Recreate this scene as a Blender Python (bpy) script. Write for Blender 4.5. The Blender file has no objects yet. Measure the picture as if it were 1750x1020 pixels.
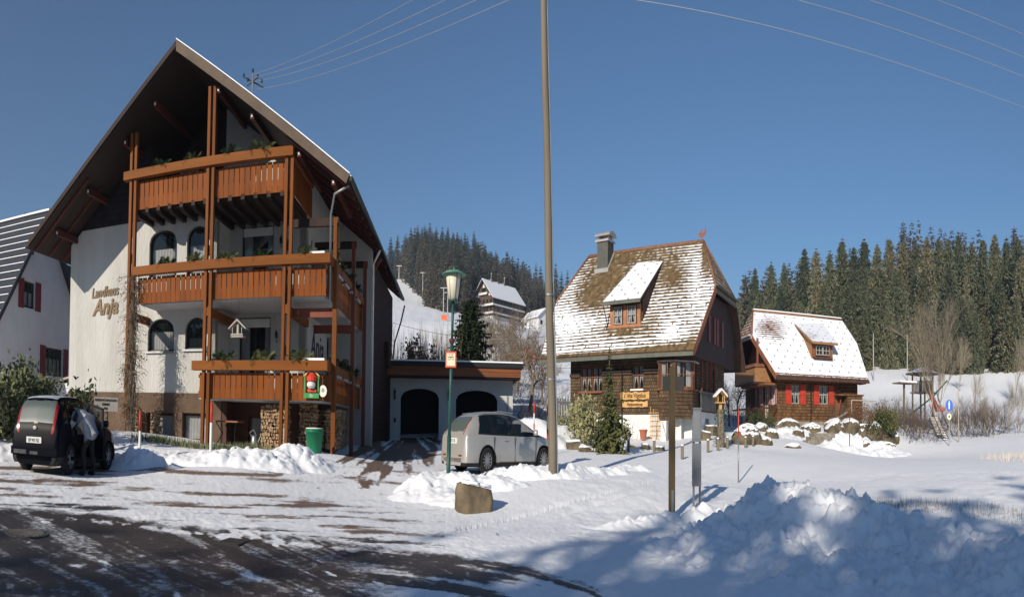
import bpy, math, random
import numpy as np
from mathutils import Vector, Matrix
random.seed(7); RNG = np.random.default_rng(7)
SC = bpy.context.scene
COL = SC.collection
# ------------------------------------------------------------------ camera
# A swept cylindrical lens (the photograph is a stitched panorama): RX, RY are its horizontal and vertical scales.
RX, RY, HY = 1026.34, 1539.5, 693.93
PIT, ROL, EZ = math.radians(1.7156), math.radians(-.7837), 1.6
def rot_cam(v):
    x, y, z = v
    c, s = math.cos(PIT), math.sin(PIT); y, z = c*y-s*z, s*y+c*z
    c, s = math.cos(ROL), math.sin(ROL); x, z = c*x+s*z, -s*x+c*z
    return (x, y, z)
cam_data = bpy.data.cameras.new('camera'); cam = bpy.data.objects.new('camera', cam_data); COL.objects.link(cam)
cam_data.type = 'PANO'; cam_data.panorama_type = 'CENTRAL_CYLINDRICAL'
cam_data.central_cylindrical_radius = 1.0
cam_data.central_cylindrical_range_u_min = -875/RX; cam_data.central_cylindrical_range_u_max = 875/RX
cam_data.central_cylindrical_range_v_min = -(1020-HY)/RY; cam_data.central_cylindrical_range_v_max = HY/RY
cam_data.clip_start = .05; cam_data.clip_end = 6000
ex, ez, ey = rot_cam((1, 0, 0)), rot_cam((0, 0, 1)), rot_cam((0, 1, 0))
m = Matrix(((ex[0], ez[0], -ey[0], 0), (ex[1], ez[1], -ey[1], 0), (ex[2], ez[2], -ey[2], EZ), (0, 0, 0, 1)))
cam.matrix_world = m
SC.camera = cam
def ray(x, y):
    t = (x-875)/RX
    return rot_cam((math.sin(t), math.cos(t), (HY-y)/RY))
def P(x, y, d):
    r = ray(x, y); k = d/math.hypot(r[0], r[1]); return Vector((r[0]*k, r[1]*k, EZ+r[2]*k))
def project(X, Y, Z):
    """numpy: world -> reference pixels"""
    x, y, z = X, Y, Z-EZ
    c, s = math.cos(ROL), math.sin(ROL); x, z = c*x-s*z, s*x+c*z
    c, s = math.cos(PIT), math.sin(PIT); y, z = c*y+s*z, -s*y+c*z
    return 875+RX*np.arctan2(x, y), HY-RY*z/np.hypot(x, y)
# ------------------------------------------------------------------ light
SUN_EL, SUN_AZ = math.radians(22.5), math.radians(211.5)       # azimuth clockwise from +Y
world = bpy.data.worlds.new("World"); SC.world = world; world.use_nodes = True
wn = world.node_tree.nodes; wl = world.node_tree.links; wn.clear()
sky = wn.new('ShaderNodeTexSky'); sky.sky_type = 'NISHITA'; sky.sun_disc = False
sky.sun_elevation = SUN_EL; sky.sun_rotation = SUN_AZ; sky.altitude = 800; sky.air_density = 1.0; sky.dust_density = .4; sky.ozone_density = 3.0
bg = wn.new('ShaderNodeBackground'); bg.inputs[1].default_value = .097
wo = wn.new('ShaderNodeOutputWorld'); tint = wn.new('ShaderNodeMix'); tint.data_type = 'RGBA'; tint.blend_type = 'MULTIPLY'; tint.inputs[0].default_value = 1; tint.inputs[7].default_value = (.61, .785, .90, 1); wl.new(sky.outputs[0], tint.inputs[6]); wl.new(tint.outputs[2], bg.inputs[0]); wl.new(bg.outputs[0], wo.inputs[0])
sd = bpy.data.lights.new('sun', 'SUN'); sd.energy = 4.9; sd.angle = math.radians(.53); sd.color = (1, .90, .76)
so = bpy.data.objects.new('sun', sd); COL.objects.link(so)
sdir = Vector((math.sin(SUN_AZ)*math.cos(SUN_EL), math.cos(SUN_AZ)*math.cos(SUN_EL), math.sin(SUN_EL)))
so.rotation_euler = sdir.to_track_quat('Z', 'Y').to_euler(); so.location = sdir*60
SC.view_settings.view_transform = 'Standard'; SC.view_settings.look = 'None'; SC.view_settings.exposure = .08; SC.view_settings.gamma = 1
SC.view_settings.use_curve_mapping = False
SC.render.engine = 'CYCLES'; SC.cycles.use_denoising = True; SC.cycles.max_bounces = 7; SC.cycles.transparent_max_bounces = 12
SC.cycles.diffuse_bounces = 5; SC.cycles.glossy_bounces = 3; SC.cycles.caustics_reflective = False; SC.cycles.caustics_refractive = False
# ------------------------------------------------------------------ noise
def _hash(ix, iy, seed):
    h = (ix.astype(np.int64)*374761393+iy.astype(np.int64)*668265263+seed*1442695041) & 0xffffffff
    h = ((h ^ (h >> 13))*1274126177) & 0xffffffff
    return ((h ^ (h >> 16)) & 0xffff)/65535.
def vnoise(x, y, seed=0):
    x = np.asarray(x, float); y = np.asarray(y, float)
    ix = np.floor(x); iy = np.floor(y); fx = x-ix; fy = y-iy
    fx = fx*fx*(3-2*fx); fy = fy*fy*(3-2*fy)
    a = _hash(ix, iy, seed); b = _hash(ix+1, iy, seed); c = _hash(ix, iy+1, seed); d = _hash(ix+1, iy+1, seed)
    return (a*(1-fx)+b*fx)*(1-fy)+(c*(1-fx)+d*fx)*fy
def fbm(x, y, seed=0, o=4):
    s = 0; a = .5
    for i in range(o):
        s = s+a*vnoise(np.asarray(x)*2**i, np.asarray(y)*2**i, seed+i*17); a *= .5
    return s/(1-.5**o)
def clods(x, y, seed=0, keep=.75):
    """broken lumps: rounded chunks of random size on a jittered grid, 0..1"""
    x = np.asarray(x, float); y = np.asarray(y, float); ix = np.floor(x); iy = np.floor(y); out = np.zeros_like(x)
    for a in (-1, 0, 1):
        for b in (-1, 0, 1):
            cx, cy = ix+a, iy+b; jx, jy = _hash(cx, cy, seed), _hash(cx, cy, seed+1); r = .30+.45*_hash(cx, cy, seed+2); on = _hash(cx, cy, seed+3) < keep
            an = 6.28*_hash(cx, cy, seed+4); dx, dy = x-cx-jx, y-cy-jy; u, v = dx*np.cos(an)+dy*np.sin(an), -dx*np.sin(an)+dy*np.cos(an); d = np.maximum(np.abs(u), np.abs(v)*1.3)*.6+np.hypot(u, v*1.2)*.45
            out = np.maximum(out, on*r*np.clip((r-d)/r*2.2, 0, 1))
    return out
def sstep(a, b, x): t = np.clip((x-a)/(b-a), 0, 1); return t*t*(3-2*t)
# ------------------------------------------------------------------ materials
MATS = {}
def mat(name, c1, c2=None, scale=3., rough=.7, bump=0., bscale=None, metal=0., spec=.3, stretch=(1, 1, 1), detail=6, lo=.35, hi=.65, coat=0., gen='Object'):
    if name in MATS: return MATS[name]
    m = bpy.data.materials.new(name); m.use_nodes = True; N = m.node_tree.nodes; L = m.node_tree.links
    b = N['Principled BSDF']; b.inputs['Roughness'].default_value = rough; b.inputs['Metallic'].default_value = metal
    b.inputs['Specular IOR Level'].default_value = spec; b.inputs['Coat Weight'].default_value = coat
    if coat: b.inputs['Coat Roughness'].default_value = .08
    c2 = c2 or tuple(v*.8 for v in c1)
    tc = N.new('ShaderNodeTexCoord'); mp = N.new('ShaderNodeMapping'); mp.inputs['Scale'].default_value = stretch
    L.new(tc.outputs[gen], mp.inputs[0])
    n = N.new('ShaderNodeTexNoise'); n.inputs['Scale'].default_value = scale; n.inputs['Detail'].default_value = detail; n.inputs['Roughness'].default_value = .6
    L.new(mp.outputs[0], n.inputs['Vector'])
    r = N.new('ShaderNodeValToRGB'); r.color_ramp.elements[0].position = lo; r.color_ramp.elements[1].position = hi
    r.color_ramp.elements[0].color = (*c2, 1); r.color_ramp.elements[1].color = (*c1, 1)
    L.new(n.outputs['Fac'], r.inputs[0]); L.new(r.outputs[0], b.inputs['Base Color'])
    if bump:
        n2 = N.new('ShaderNodeTexNoise'); n2.inputs['Scale'].default_value = bscale or scale*3; n2.inputs['Detail'].default_value = 5
        L.new(mp.outputs[0], n2.inputs['Vector'])
        bp = N.new('ShaderNodeBump'); bp.inputs['Strength'].default_value = bump; bp.inputs['Distance'].default_value = .03
        L.new(n2.outputs['Fac'], bp.inputs['Height']); L.new(bp.outputs[0], b.inputs['Normal'])
    MATS[name] = m; return m
def emit_free_glass(name, tint=(.02, .03, .03), clear=.6, rough=.03):
    if name in MATS: return MATS[name]
    m = bpy.data.materials.new(name); m.use_nodes = True; N = m.node_tree.nodes; L = m.node_tree.links
    b = N['Principled BSDF']; b.inputs['Base Color'].default_value = (*tint, 1); b.inputs['Roughness'].default_value = rough; b.inputs['Specular IOR Level'].default_value = .8
    b.inputs['IOR'].default_value = 1.5
    t = N.new('ShaderNodeBsdfTransparent'); mx = N.new('ShaderNodeMixShader'); mx.inputs[0].default_value = clear
    L.new(b.outputs[0], mx.inputs[1]); L.new(t.outputs[0], mx.inputs[2]); L.new(mx.outputs[0], N['Material Output'].inputs[0])
    MATS[name] = m; return m
M_plaster = mat('white plaster', (.51, .505, .48), (.40, .39, .36), .9, .85, .9, 9., stretch=(1, 1, .35), lo=.25, hi=.62)
M_plaster2 = mat('smooth plaster', (.52, .52, .51), (.47, .47, .46), 1.0, .85, .15, 30)
M_plinth = mat('brown plinth plaster', (.14, .09, .06), (.09, .06, .042), 1.5, .9, .8, 9.)
M_wood = mat('red brown stained wood', (.24, .068, .011), (.14, .038, .006), 2., .6, .25, 10, spec=.12, stretch=(1, 1, .12))
M_woodh = mat('stained rail wood', (.23, .075, .013), (.15, .048, .008), 1.5, .6, .2, 10, spec=.12, stretch=(.12, .12, 1))
M_woodpost = mat('stained post wood', (.20, .066, .014), (.12, .038, .008), 2., .6, .25, 10, spec=.12, stretch=(1, 1, .1))
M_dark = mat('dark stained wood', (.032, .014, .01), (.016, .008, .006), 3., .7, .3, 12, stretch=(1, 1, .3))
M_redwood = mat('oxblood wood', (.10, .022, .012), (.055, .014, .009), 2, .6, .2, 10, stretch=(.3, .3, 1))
M_slate = mat('dark roof', (.035, .035, .04), (.02, .02, .022), 2., .5, .3, 20)
M_metal = mat('grey metal', (.30, .31, .32), (.24, .25, .26), 3., .45, 0, metal=.7)
M_white = mat('white paint', (.75, .75, .73), (.68, .68, .66), 4., .5)
M_iron = mat('black iron', (.015, .015, .016), (.01, .01, .01), 4., .5)
M_snow = mat('snow', (.87, .88, .90), (.83, .84, .865), .7, .65, .5, 5., spec=.25, lo=.3, hi=.7)
M_glass = emit_free_glass('window glass', clear=.58)
M_glassd = emit_free_glass('dark glass', tint=(.012, .016, .018), clear=.12)
M_curtain = mat('white curtain', (.78, .79, .79), (.66, .67, .68), 3., .9, .6, 4, stretch=(14, 14, .3))
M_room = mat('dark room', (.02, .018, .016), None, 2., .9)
# ------------------------------------------------------------------ mesh builder
class MB:
    def __init__(s): s.v = []; s.f = []
    def add(s, vs, fs):
        o = len(s.v); s.v += [tuple(v) for v in vs]; s.f += [tuple(i+o for i in f) for f in fs]; return s
    def box(s, x0, x1, y0, y1, z0, z1):
        return s.add([(x0, y0, z0), (x1, y0, z0), (x1, y1, z0), (x0, y1, z0), (x0, y0, z1), (x1, y0, z1), (x1, y1, z1), (x0, y1, z1)],
                     [(0, 3, 2, 1), (4, 5, 6, 7), (0, 1, 5, 4), (1, 2, 6, 5), (2, 3, 7, 6), (3, 0, 4, 7)])
    def quad(s, a, b, c, d): return s.add([a, b, c, d], [(0, 1, 2, 3)])
    def prism(s, pts, vec):
        """closed polygon pts (3D) swept along vec"""
        n = len(pts); vec = Vector(vec); a = [Vector(p) for p in pts]; b = [p+vec for p in a]
        return s.add(a+b, [tuple(range(n))[::-1], tuple(range(n, 2*n))]+[(i, (i+1) % n, n+(i+1) % n, n+i) for i in range(n)])
    def beam(s, p, q, w, h, up=(0, 0, 1)):
        p, q = Vector(p), Vector(q); d = (q-p).normalized(); up = Vector(up)
        if abs(d.dot(up)) > .98: up = Vector((0, 1, 0))
        x = d.cross(up).normalized(); y = x.cross(d).normalized(); x *= w/2; y *= h/2
        return s.add([p-x-y, p+x-y, p+x+y, p-x+y, q-x-y, q+x-y, q+x+y, q-x+y], [(0, 3, 2, 1), (4, 5, 6, 7), (0, 1, 5, 4), (1, 2, 6, 5), (2, 3, 7, 6), (3, 0, 4, 7)])
    def tube(s, pts, rad, n=8, cap=True):
        pts = [Vector(p) for p in pts]; rad = rad if hasattr(rad, '__len__') else [rad]*len(pts)
        o = len(s.v); pu = None
        for i, p in enumerate(pts):
            d = (pts[min(i+1, len(pts)-1)]-pts[max(i-1, 0)]).normalized()
            u = pu or (Vector((1, 0, 0)) if abs(d.x) < .9 else Vector((0, 1, 0)))
            x = (u-d*u.dot(d)).normalized(); y = d.cross(x); pu = x
            for k in range(n):
                a = 2*math.pi*k/n; s.v.append(tuple(p+(x*math.cos(a)+y*math.sin(a))*rad[i]))
        for i in range(len(pts)-1):
            for k in range(n): s.f.append((o+i*n+k, o+i*n+(k+1) % n, o+(i+1)*n+(k+1) % n, o+(i+1)*n+k))
        if cap: s.f.append(tuple(o+k for k in range(n))[::-1]); s.f.append(tuple(o+(len(pts)-1)*n+k for k in range(n)))
        return s
    def lathe(s, prof, c=(0, 0, 0), n=20, axis='z', cap=True):
        """prof list of (r, h)"""
        o = len(s.v); c = Vector(c)
        for r, h in prof:
            for k in range(n):
                a = 2*math.pi*k/n; q = (r*math.cos(a), r*math.sin(a), h)
                if axis == 'y': q = (q[0], q[2], q[1])
                if axis == 'x': q = (q[2], q[0], q[1])
                s.v.append(tuple(c+Vector(q)))
        for i in range(len(prof)-1):
            for k in range(n): s.f.append((o+i*n+k, o+i*n+(k+1) % n, o+(i+1)*n+(k+1) % n, o+(i+1)*n+k))
        if cap: s.f.append(tuple(o+k for k in range(n))[::-1]); s.f.append(tuple(o+(len(prof)-1)*n+k for k in range(n)))
        return s
    def mesh(s, name, m, smooth=False, off=None):
        me = bpy.data.meshes.new(name)
        v = np.array(s.v, float) if s.v else np.zeros((0, 3))
        if off is not None and len(v): v = v-np.array(off)
        me.from_pydata(v.tolist(), [], s.f); me.update()
        if m: me.materials.append(m)
        if smooth: me.polygons.foreach_set('use_smooth', [True]*len(me.polygons))
        return me
    def build(s, name, m, parent=None, smooth=False, off=None, label=None):
        o = bpy.data.objects.new(name, s.mesh(name, m, smooth, off)); COL.objects.link(o)
        if parent: o.parent = parent
        if label: o['label'] = label
        return o
def tag(o, label=None, cat=None, group=None, kind=None):
    if label: o['label'] = label
    if cat: o['category'] = cat
    if group: o['group'] = group
    if kind: o['kind'] = kind
    return o
def thing(name, label, cat, loc=(0, 0, 0), rz=0, group=None):
    o = bpy.data.objects.new(name, None); COL.objects.link(o); o.location = loc; o.rotation_euler = (0, 0, rz); o.empty_display_size = .3
    return tag(o, label, cat, group)
def copy_tree(o, parent=None):
    c = o.copy(); COL.objects.link(c); c.parent = parent
    for ch in list(o.children): copy_tree(ch, c)
    return c
def recalc(o):
    import bmesh
    b = bmesh.new(); b.from_mesh(o.data); bmesh.ops.recalc_face_normals(b, faces=b.faces); b.to_mesh(o.data); b.free()
def text_obj(name, txt, size, m, shear=0., extrude=.01, squeeze=1., bold=0.):
    cu = bpy.data.curves.new(name, 'FONT'); cu.body = txt; cu.size = size; cu.shear = shear; cu.extrude = extrude; cu.align_x = 'CENTER'; cu.offset = bold; cu.resolution_u = 3
    o = bpy.data.objects.new(name, cu); COL.objects.link(o)
    bpy.context.view_layer.update()
    me = bpy.data.meshes.new_from_object(o.evaluated_get(bpy.context.evaluated_depsgraph_get())); bpy.data.objects.remove(o)
    me.materials.clear(); me.materials.append(m)
    n = bpy.data.objects.new(name, me); COL.objects.link(n); n.scale = (squeeze, 1, 1); return n
class Frame:
    """local building frame: s along the front, p away from the viewer, z up"""
    def __init__(s, name, label, cat, phi, s0, p0, z0, group=None):
        s.a = math.radians(phi); s.u = Vector((math.cos(s.a), -math.sin(s.a), 0)); s.v = Vector((math.sin(s.a), math.cos(s.a), 0)); s.off = (s0, p0, z0)
        s.root = thing(name, label, cat, s.W(s0, p0, z0), -s.a, group)
    def W(s, a, p, z): return s.u*a+s.v*p+Vector((0, 0, z))
    def L(s, a, p, z): return Vector((a-s.off[0], p-s.off[1], z-s.off[2]))
    def part(s, name, mb, m, parent=None, smooth=False, label=None, fix=False):
        o = mb.build(name, m, parent or s.root, smooth, s.off, label)
        if fix: recalc(o)
        return o
    def front(s, x, y, p):
        r = Vector(ray(x, y)); k = p/r.dot(s.v); return r.dot(s.u)*k, EZ+r.z*k
    def side(s, x, y, q):
        r = Vector(ray(x, y)); k = q/r.dot(s.u); return r.dot(s.v)*k, EZ+r.z*k
def wall(mb, plane, at, th, a0, a1, z0, z1, holes=()):
    """wall with rectangular openings. plane 'f': constant p=at (outer face), thickness th towards +p; 's': constant s=at, thickness signed"""
    def mp(a, t, z): return (a, at+t, z) if plane == 'f' else (at+t, a, z)
    xs = sorted({a0, a1, *[min(max(h[0], a0), a1) for h in holes], *[min(max(h[1], a0), a1) for h in holes]})
    zs = sorted({z0, z1, *[min(max(h[2], z0), z1) for h in holes], *[min(max(h[3], z0), z1) for h in holes]})
    nx, nz = len(xs)-1, len(zs)-1
    sol = [[not any(h[0]-1e-6 <= (xs[i]+xs[i+1])/2 <= h[1]+1e-6 and h[2] <= (zs[j]+zs[j+1])/2 <= h[3] for h in holes) for j in range(nz)] for i in range(nx)]
    for i in range(nx):
        for j in range(nz):
            if not sol[i][j]: continue
            A, B, C, D = xs[i], xs[i+1], zs[j], zs[j+1]
            mb.quad(mp(A, 0, C), mp(B, 0, C), mp(B, 0, D), mp(A, 0, D)); mb.quad(mp(B, th, C), mp(A, th, C), mp(A, th, D), mp(B, th, D))
            for di, dj, e in ((-1, 0, ((A, C), (A, D))), (1, 0, ((B, D), (B, C))), (0, -1, ((B, C), (A, C))), (0, 1, ((A, D), (B, D)))):
                ii, jj = i+di, j+dj
                if 0 <= ii < nx and 0 <= jj < nz and sol[ii][jj]: continue
                (x1, y1), (x2, y2) = e
                mb.quad(mp(x1, 0, y1), mp(x2, 0, y2), mp(x2, th, y2), mp(x1, th, y1))
    return mb
def arch_fill(mb, plane, at, th, a0, a1, zs, zt, n=10):
    """spandrels above an arch that springs at zs and peaks at zt"""
    def mp(a, z): return (a, at, z) if plane == 'f' else (at, a, z)
    vec = (0, th, 0) if plane == 'f' else (th, 0, 0)
    c, w, r = (a0+a1)/2, (a1-a0)/2, zt-zs
    cur = [(a0+(a1-a0)*i/(2*n), zs+r*math.sqrt(max(0, 1-(((a0+(a1-a0)*i/(2*n))-c)/w)**2))) for i in range(2*n+1)]
    for h in (cur[:n+1], cur[n:]):
        for (x1, y1), (x2, y2) in zip(h, h[1:]):
            mb.prism([mp(x1, y1), mp(x2, y2), mp(x2, zt), mp(x1, zt)], vec)
def window(F, plane, at, a0, a1, z0, z1, depth, frame_m, fw=.06, mull=1, bars=(), curtain=None, parent=None, arch=0, name='window', glass=None, label=None):
    """window set back DEPTH (signed, towards the inside) from the plane at AT; frame > pane, curtain"""
    def mp(a, t, z): return (a, at+t, z) if plane == 'f' else (at+t, a, z)
    sg = 1 if depth >= 0 else -1
    mb = MB()
    def bar(x0, x1, y0, y1, t0=0, t1=.06):
        p, q = mp(x0, depth+sg*t0, y0), mp(x1, depth+sg*t1, y1); mb.box(min(p[0], q[0]), max(p[0], q[0]), min(p[1], q[1]), max(p[1], q[1]), y0, y1)
    bar(a0, a0+fw, z0, z1-arch); bar(a1-fw, a1, z0, z1-arch); bar(a0+fw, a1-fw, z0, z0+fw)
    if arch:
        c, w = (a0+a1)/2, (a1-a0)/2; n = 12
        for i in range(n):
            t1, t2 = math.pi*(1-i/n), math.pi*(1-(i+1)/n)
            q = [(c+w*math.cos(t), z1-arch+arch*math.sin(t)) for t in (t1, t2)]+[(c+(w-fw)*math.cos(t), z1-arch+(arch-fw)*math.sin(t)) for t in (t2, t1)]
            mb.prism([mp(x, depth, y) for x, y in q], Vector(mp(0, sg*.06, 0))-Vector(mp(0, 0, 0)))
        ztop = z1-fw
    else: bar(a0+fw, a1-fw, z1-fw, z1)
    for k in range(1, mull+1) if mull else ():
        x = a0+(a1-a0)*k/(mull+1); bar(x-fw*.45, x+fw*.45, z0+fw, z1-fw)
    for h in bars:
        z = z0+(z1-z0)*h; bar(a0+fw, a1-fw, z-.018, z+.018, .01, .05)
    o = F.part(name, mb, frame_m, parent, fix=True, label=label)
    g = MB()
    if arch:
        c, w = (a0+a1)/2, (a1-a0)/2-.01
        pts = [mp(a0+.01, depth+sg*.045, z0+.01), mp(a1-.01, depth+sg*.045, z0+.01)]+[mp(c+w*math.cos(math.pi*i/14), depth+sg*.045, z1-arch+(arch-.01)*math.sin(math.pi*i/14)) for i in range(15)]
        g.add(pts, [tuple(range(len(pts)))])
    else: g.quad(mp(a0+.01, depth+sg*.035, z0+.01), mp(a1-.01, depth+sg*.035, z0+.01), mp(a1-.01, depth+sg*.035, z1-.01), mp(a0+.01, depth+sg*.035, z1-.01))
    F.part('pane', g, glass or M_glass, o)
    if curtain:
        cm = MB(); n = 28
        def strip(x0f, x1f, zt, zb, top=True):
            """pleated cloth: x0f,x1f functions of height fraction"""
            rows = 8; vs = []; fs = []
            for j in range(rows+1):
                z = zt+(zb-zt)*j/rows; xa, xb = x0f(j/rows), x1f(j/rows)
                for i in range(n+1):
                    vs.append(mp(xa+(xb-xa)*i/n, depth+sg*(.13+.025*math.sin(i*1.9+j*.1)), z))
            for j in range(rows):
                for i in range(n): fs.append((j*(n+1)+i, j*(n+1)+i+1, (j+1)*(n+1)+i+1, (j+1)*(n+1)+i))
            cm.add(vs, fs)
        if curtain == 'full': strip(lambda t: a0+.05, lambda t: a1-.05, z1-.05-arch*.3, z0+.05)
        elif curtain == 'half': strip(lambda t: a0+.05, lambda t: a1-.05, z0+(z1-z0)*.62, z0+.05)
        elif curtain == 'tied':       # short valance above and two swags drawn aside in every light
            k = mull+1
            for i in range(k):
                xa, xb = a0+(a1-a0)*i/k+.05, a0+(a1-a0)*(i+1)/k-.05; w = xb-xa
                strip(lambda t: xa, lambda t: xb, z1-.06, z0+(z1-z0)*.55)
                strip(lambda t: xa, lambda t: xa+w*(.5-.38*min(1, t*1.5)), z0+(z1-z0)*.55, z0+.06)
                strip(lambda t: xb-w*(.5-.38*min(1, t*1.5)), lambda t: xb, z0+(z1-z0)*.55, z0+.06)
        elif curtain == 'sides':
            w = a1-a0
            strip(lambda t: a0+.05, lambda t: a0+w*.3, z1-.06, z0+.05); strip(lambda t: a1-w*.22, lambda t: a1-.05, z1-.06, z0+.05)
        F.part('curtain', cm, M_curtain, o, smooth=True)
    return o
# ------------------------------------------------------------------ terrain
_cp = []
def cp(px, py, d): p = P(px, py, d); _cp.append((math.atan2(p.x, p.y), math.log(d), p.z))
def cz(px, d, z): _cp.append(((px-875)/RX, math.log(d), z))
for px in range(-100, 1900, 200): cz(px, 5, 0); cz(px, 8.5, .04)
for px in (-100, 200, 500, 900, 1300, 1700): cz(px, 13, .16)
for a in (70, 100, 140, 180, -140, -100, -70):
    for d in (5, 15, 40, 150, 500): _cp.append((math.radians(a), math.log(d), .0))
for q in [(115, 812, 17.8), (40, 806, 18), (192, 797, 20.5), (225, 742, 24), (60, 742, 27), (355, 762, 24.2), (487, 768, 23.7), (570, 776, 23), (420, 803, 18.6), (280, 803, 18.8),
          (600, 785, 26), (668, 751, 40.2), (877, 752, 39.8), (740, 800, 22.5), (760, 760, 34), (632, 752, 35), (830, 813, 21.2), (927, 808, 22.8), (945, 819, 20), (765, 836, 18.5), (805, 872, 16.3),
          (650, 830, 19), (550, 850, 16.8), (1148, 884, 16.5), (1190, 868, 17.5), (1262, 822, 24), (1060, 800, 24), (1165, 785, 28), (1117, 771, 33), (1063, 741, 43), (1180, 748, 41), (1243, 766, 34),
          (975, 765, 33), (930, 700, 47), (1005, 745, 42), (1300, 770, 36), (1400, 765, 40), (1340, 745, 45), (1480, 766, 46), (1500, 800, 26), (1600, 860, 15.5), (1700, 790, 28), (1622, 770, 46), (1730, 770, 44),
          (1650, 742, 60), (1600, 700, 95), (1750, 705, 90), (1485, 637, 140), (1750, 657, 130), (1600, 644, 137), (1340, 738, 49), (1400, 738, 48.5), (1466, 738, 49), (1281, 738, 52), (1520, 735, 55), (1400, 752, 46),
          (960, 690, 60), (970, 640, 82), (920, 600, 110), (900, 560, 190), (850, 547, 300), (740, 552, 220), (690, 600, 130), (700, 640, 70), (800, 640, 70), (690, 505, 330), (640, 600, 130), (650, 480, 380)]: cp(*q)
for q in [(735, 470, 86), (650, 470, 74), (870, 470, 66), (960, 450, 55), (1100, 420, 40), (1260, 300, 20), (1400, 300, 45), (1700, 300, 50), (1400, 165, 14), (1750, 160, 15), (1550, 190, 18), (735, 600, 95), (900, 600, 75), (735, 1100, 90), (1100, 1000, 50), (1500, 900, 60),
          (0, 200, 25), (60, 200, 26), (-100, 200, 25), (0, 45, 1.6), (-60, 25, .9), (60, 50, 1.8), (-60, 60, 2), (300, 60, 2.2), (300, 200, 25), (500, 120, 10), (500, 300, 45), (300, 600, 60), (0, 700, 60), (1900, 60, 2), (1900, 150, 14), (1850, 30, .8),
          (1100, 70, 4.5), (1200, 80, 5), (1250, 120, 8), (1150, 200, 14), (1300, 90, 5)]: cz(*q)
_cp = np.array(_cp); _C = .10
_D = np.sqrt(((_cp[:, None, :2]-_cp[None, :, :2])**2).sum(-1)+_C*_C)
_W = np.linalg.solve(_D-1e-3*np.eye(len(_cp)), _cp[:, 2])
def GH(X, Y):
    X = np.asarray(X, float); Y = np.asarray(Y, float); sh = X.shape
    t = np.arctan2(X, Y).ravel(); l = np.log(np.maximum(np.hypot(X, Y), 3)).ravel(); out = np.empty_like(t)
    for i in range(0, len(t), 20000):
        a, b = t[i:i+20000], l[i:i+20000]
        out[i:i+20000] = np.sqrt((a[:, None]-_cp[None, :, 0])**2+(b[:, None]-_cp[None, :, 1])**2+_C*_C)@_W
    return out.reshape(sh)
def gz(x, y): return float(GH(np.array([x]), np.array([y]))[0])
def Gp(px, py, dmin=5, dmax=800):
    """where the line of sight through a pixel meets the ground"""
    ds = np.geomspace(dmin, dmax, 400); pts = [P(px, py, d) for d in ds]
    g = GH(np.array([p.x for p in pts]), np.array([p.y for p in pts])); zz = np.array([p.z for p in pts])
    i = np.argmax(zz <= g) if (zz <= g).any() else len(ds)-1
    i = max(i, 1); a, b = zz[i-1]-g[i-1], zz[i]-g[i]; t = a/(a-b) if a != b else 0
    d = ds[i-1]+(ds[i]-ds[i-1])*min(max(t, 0), 1); p = P(px, py, d); return Vector((p.x, p.y, gz(p.x, p.y)))
def GD(px, d):
    p = P(px, 700, d); return Vector((p.x, p.y, gz(p.x, p.y)))

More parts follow.
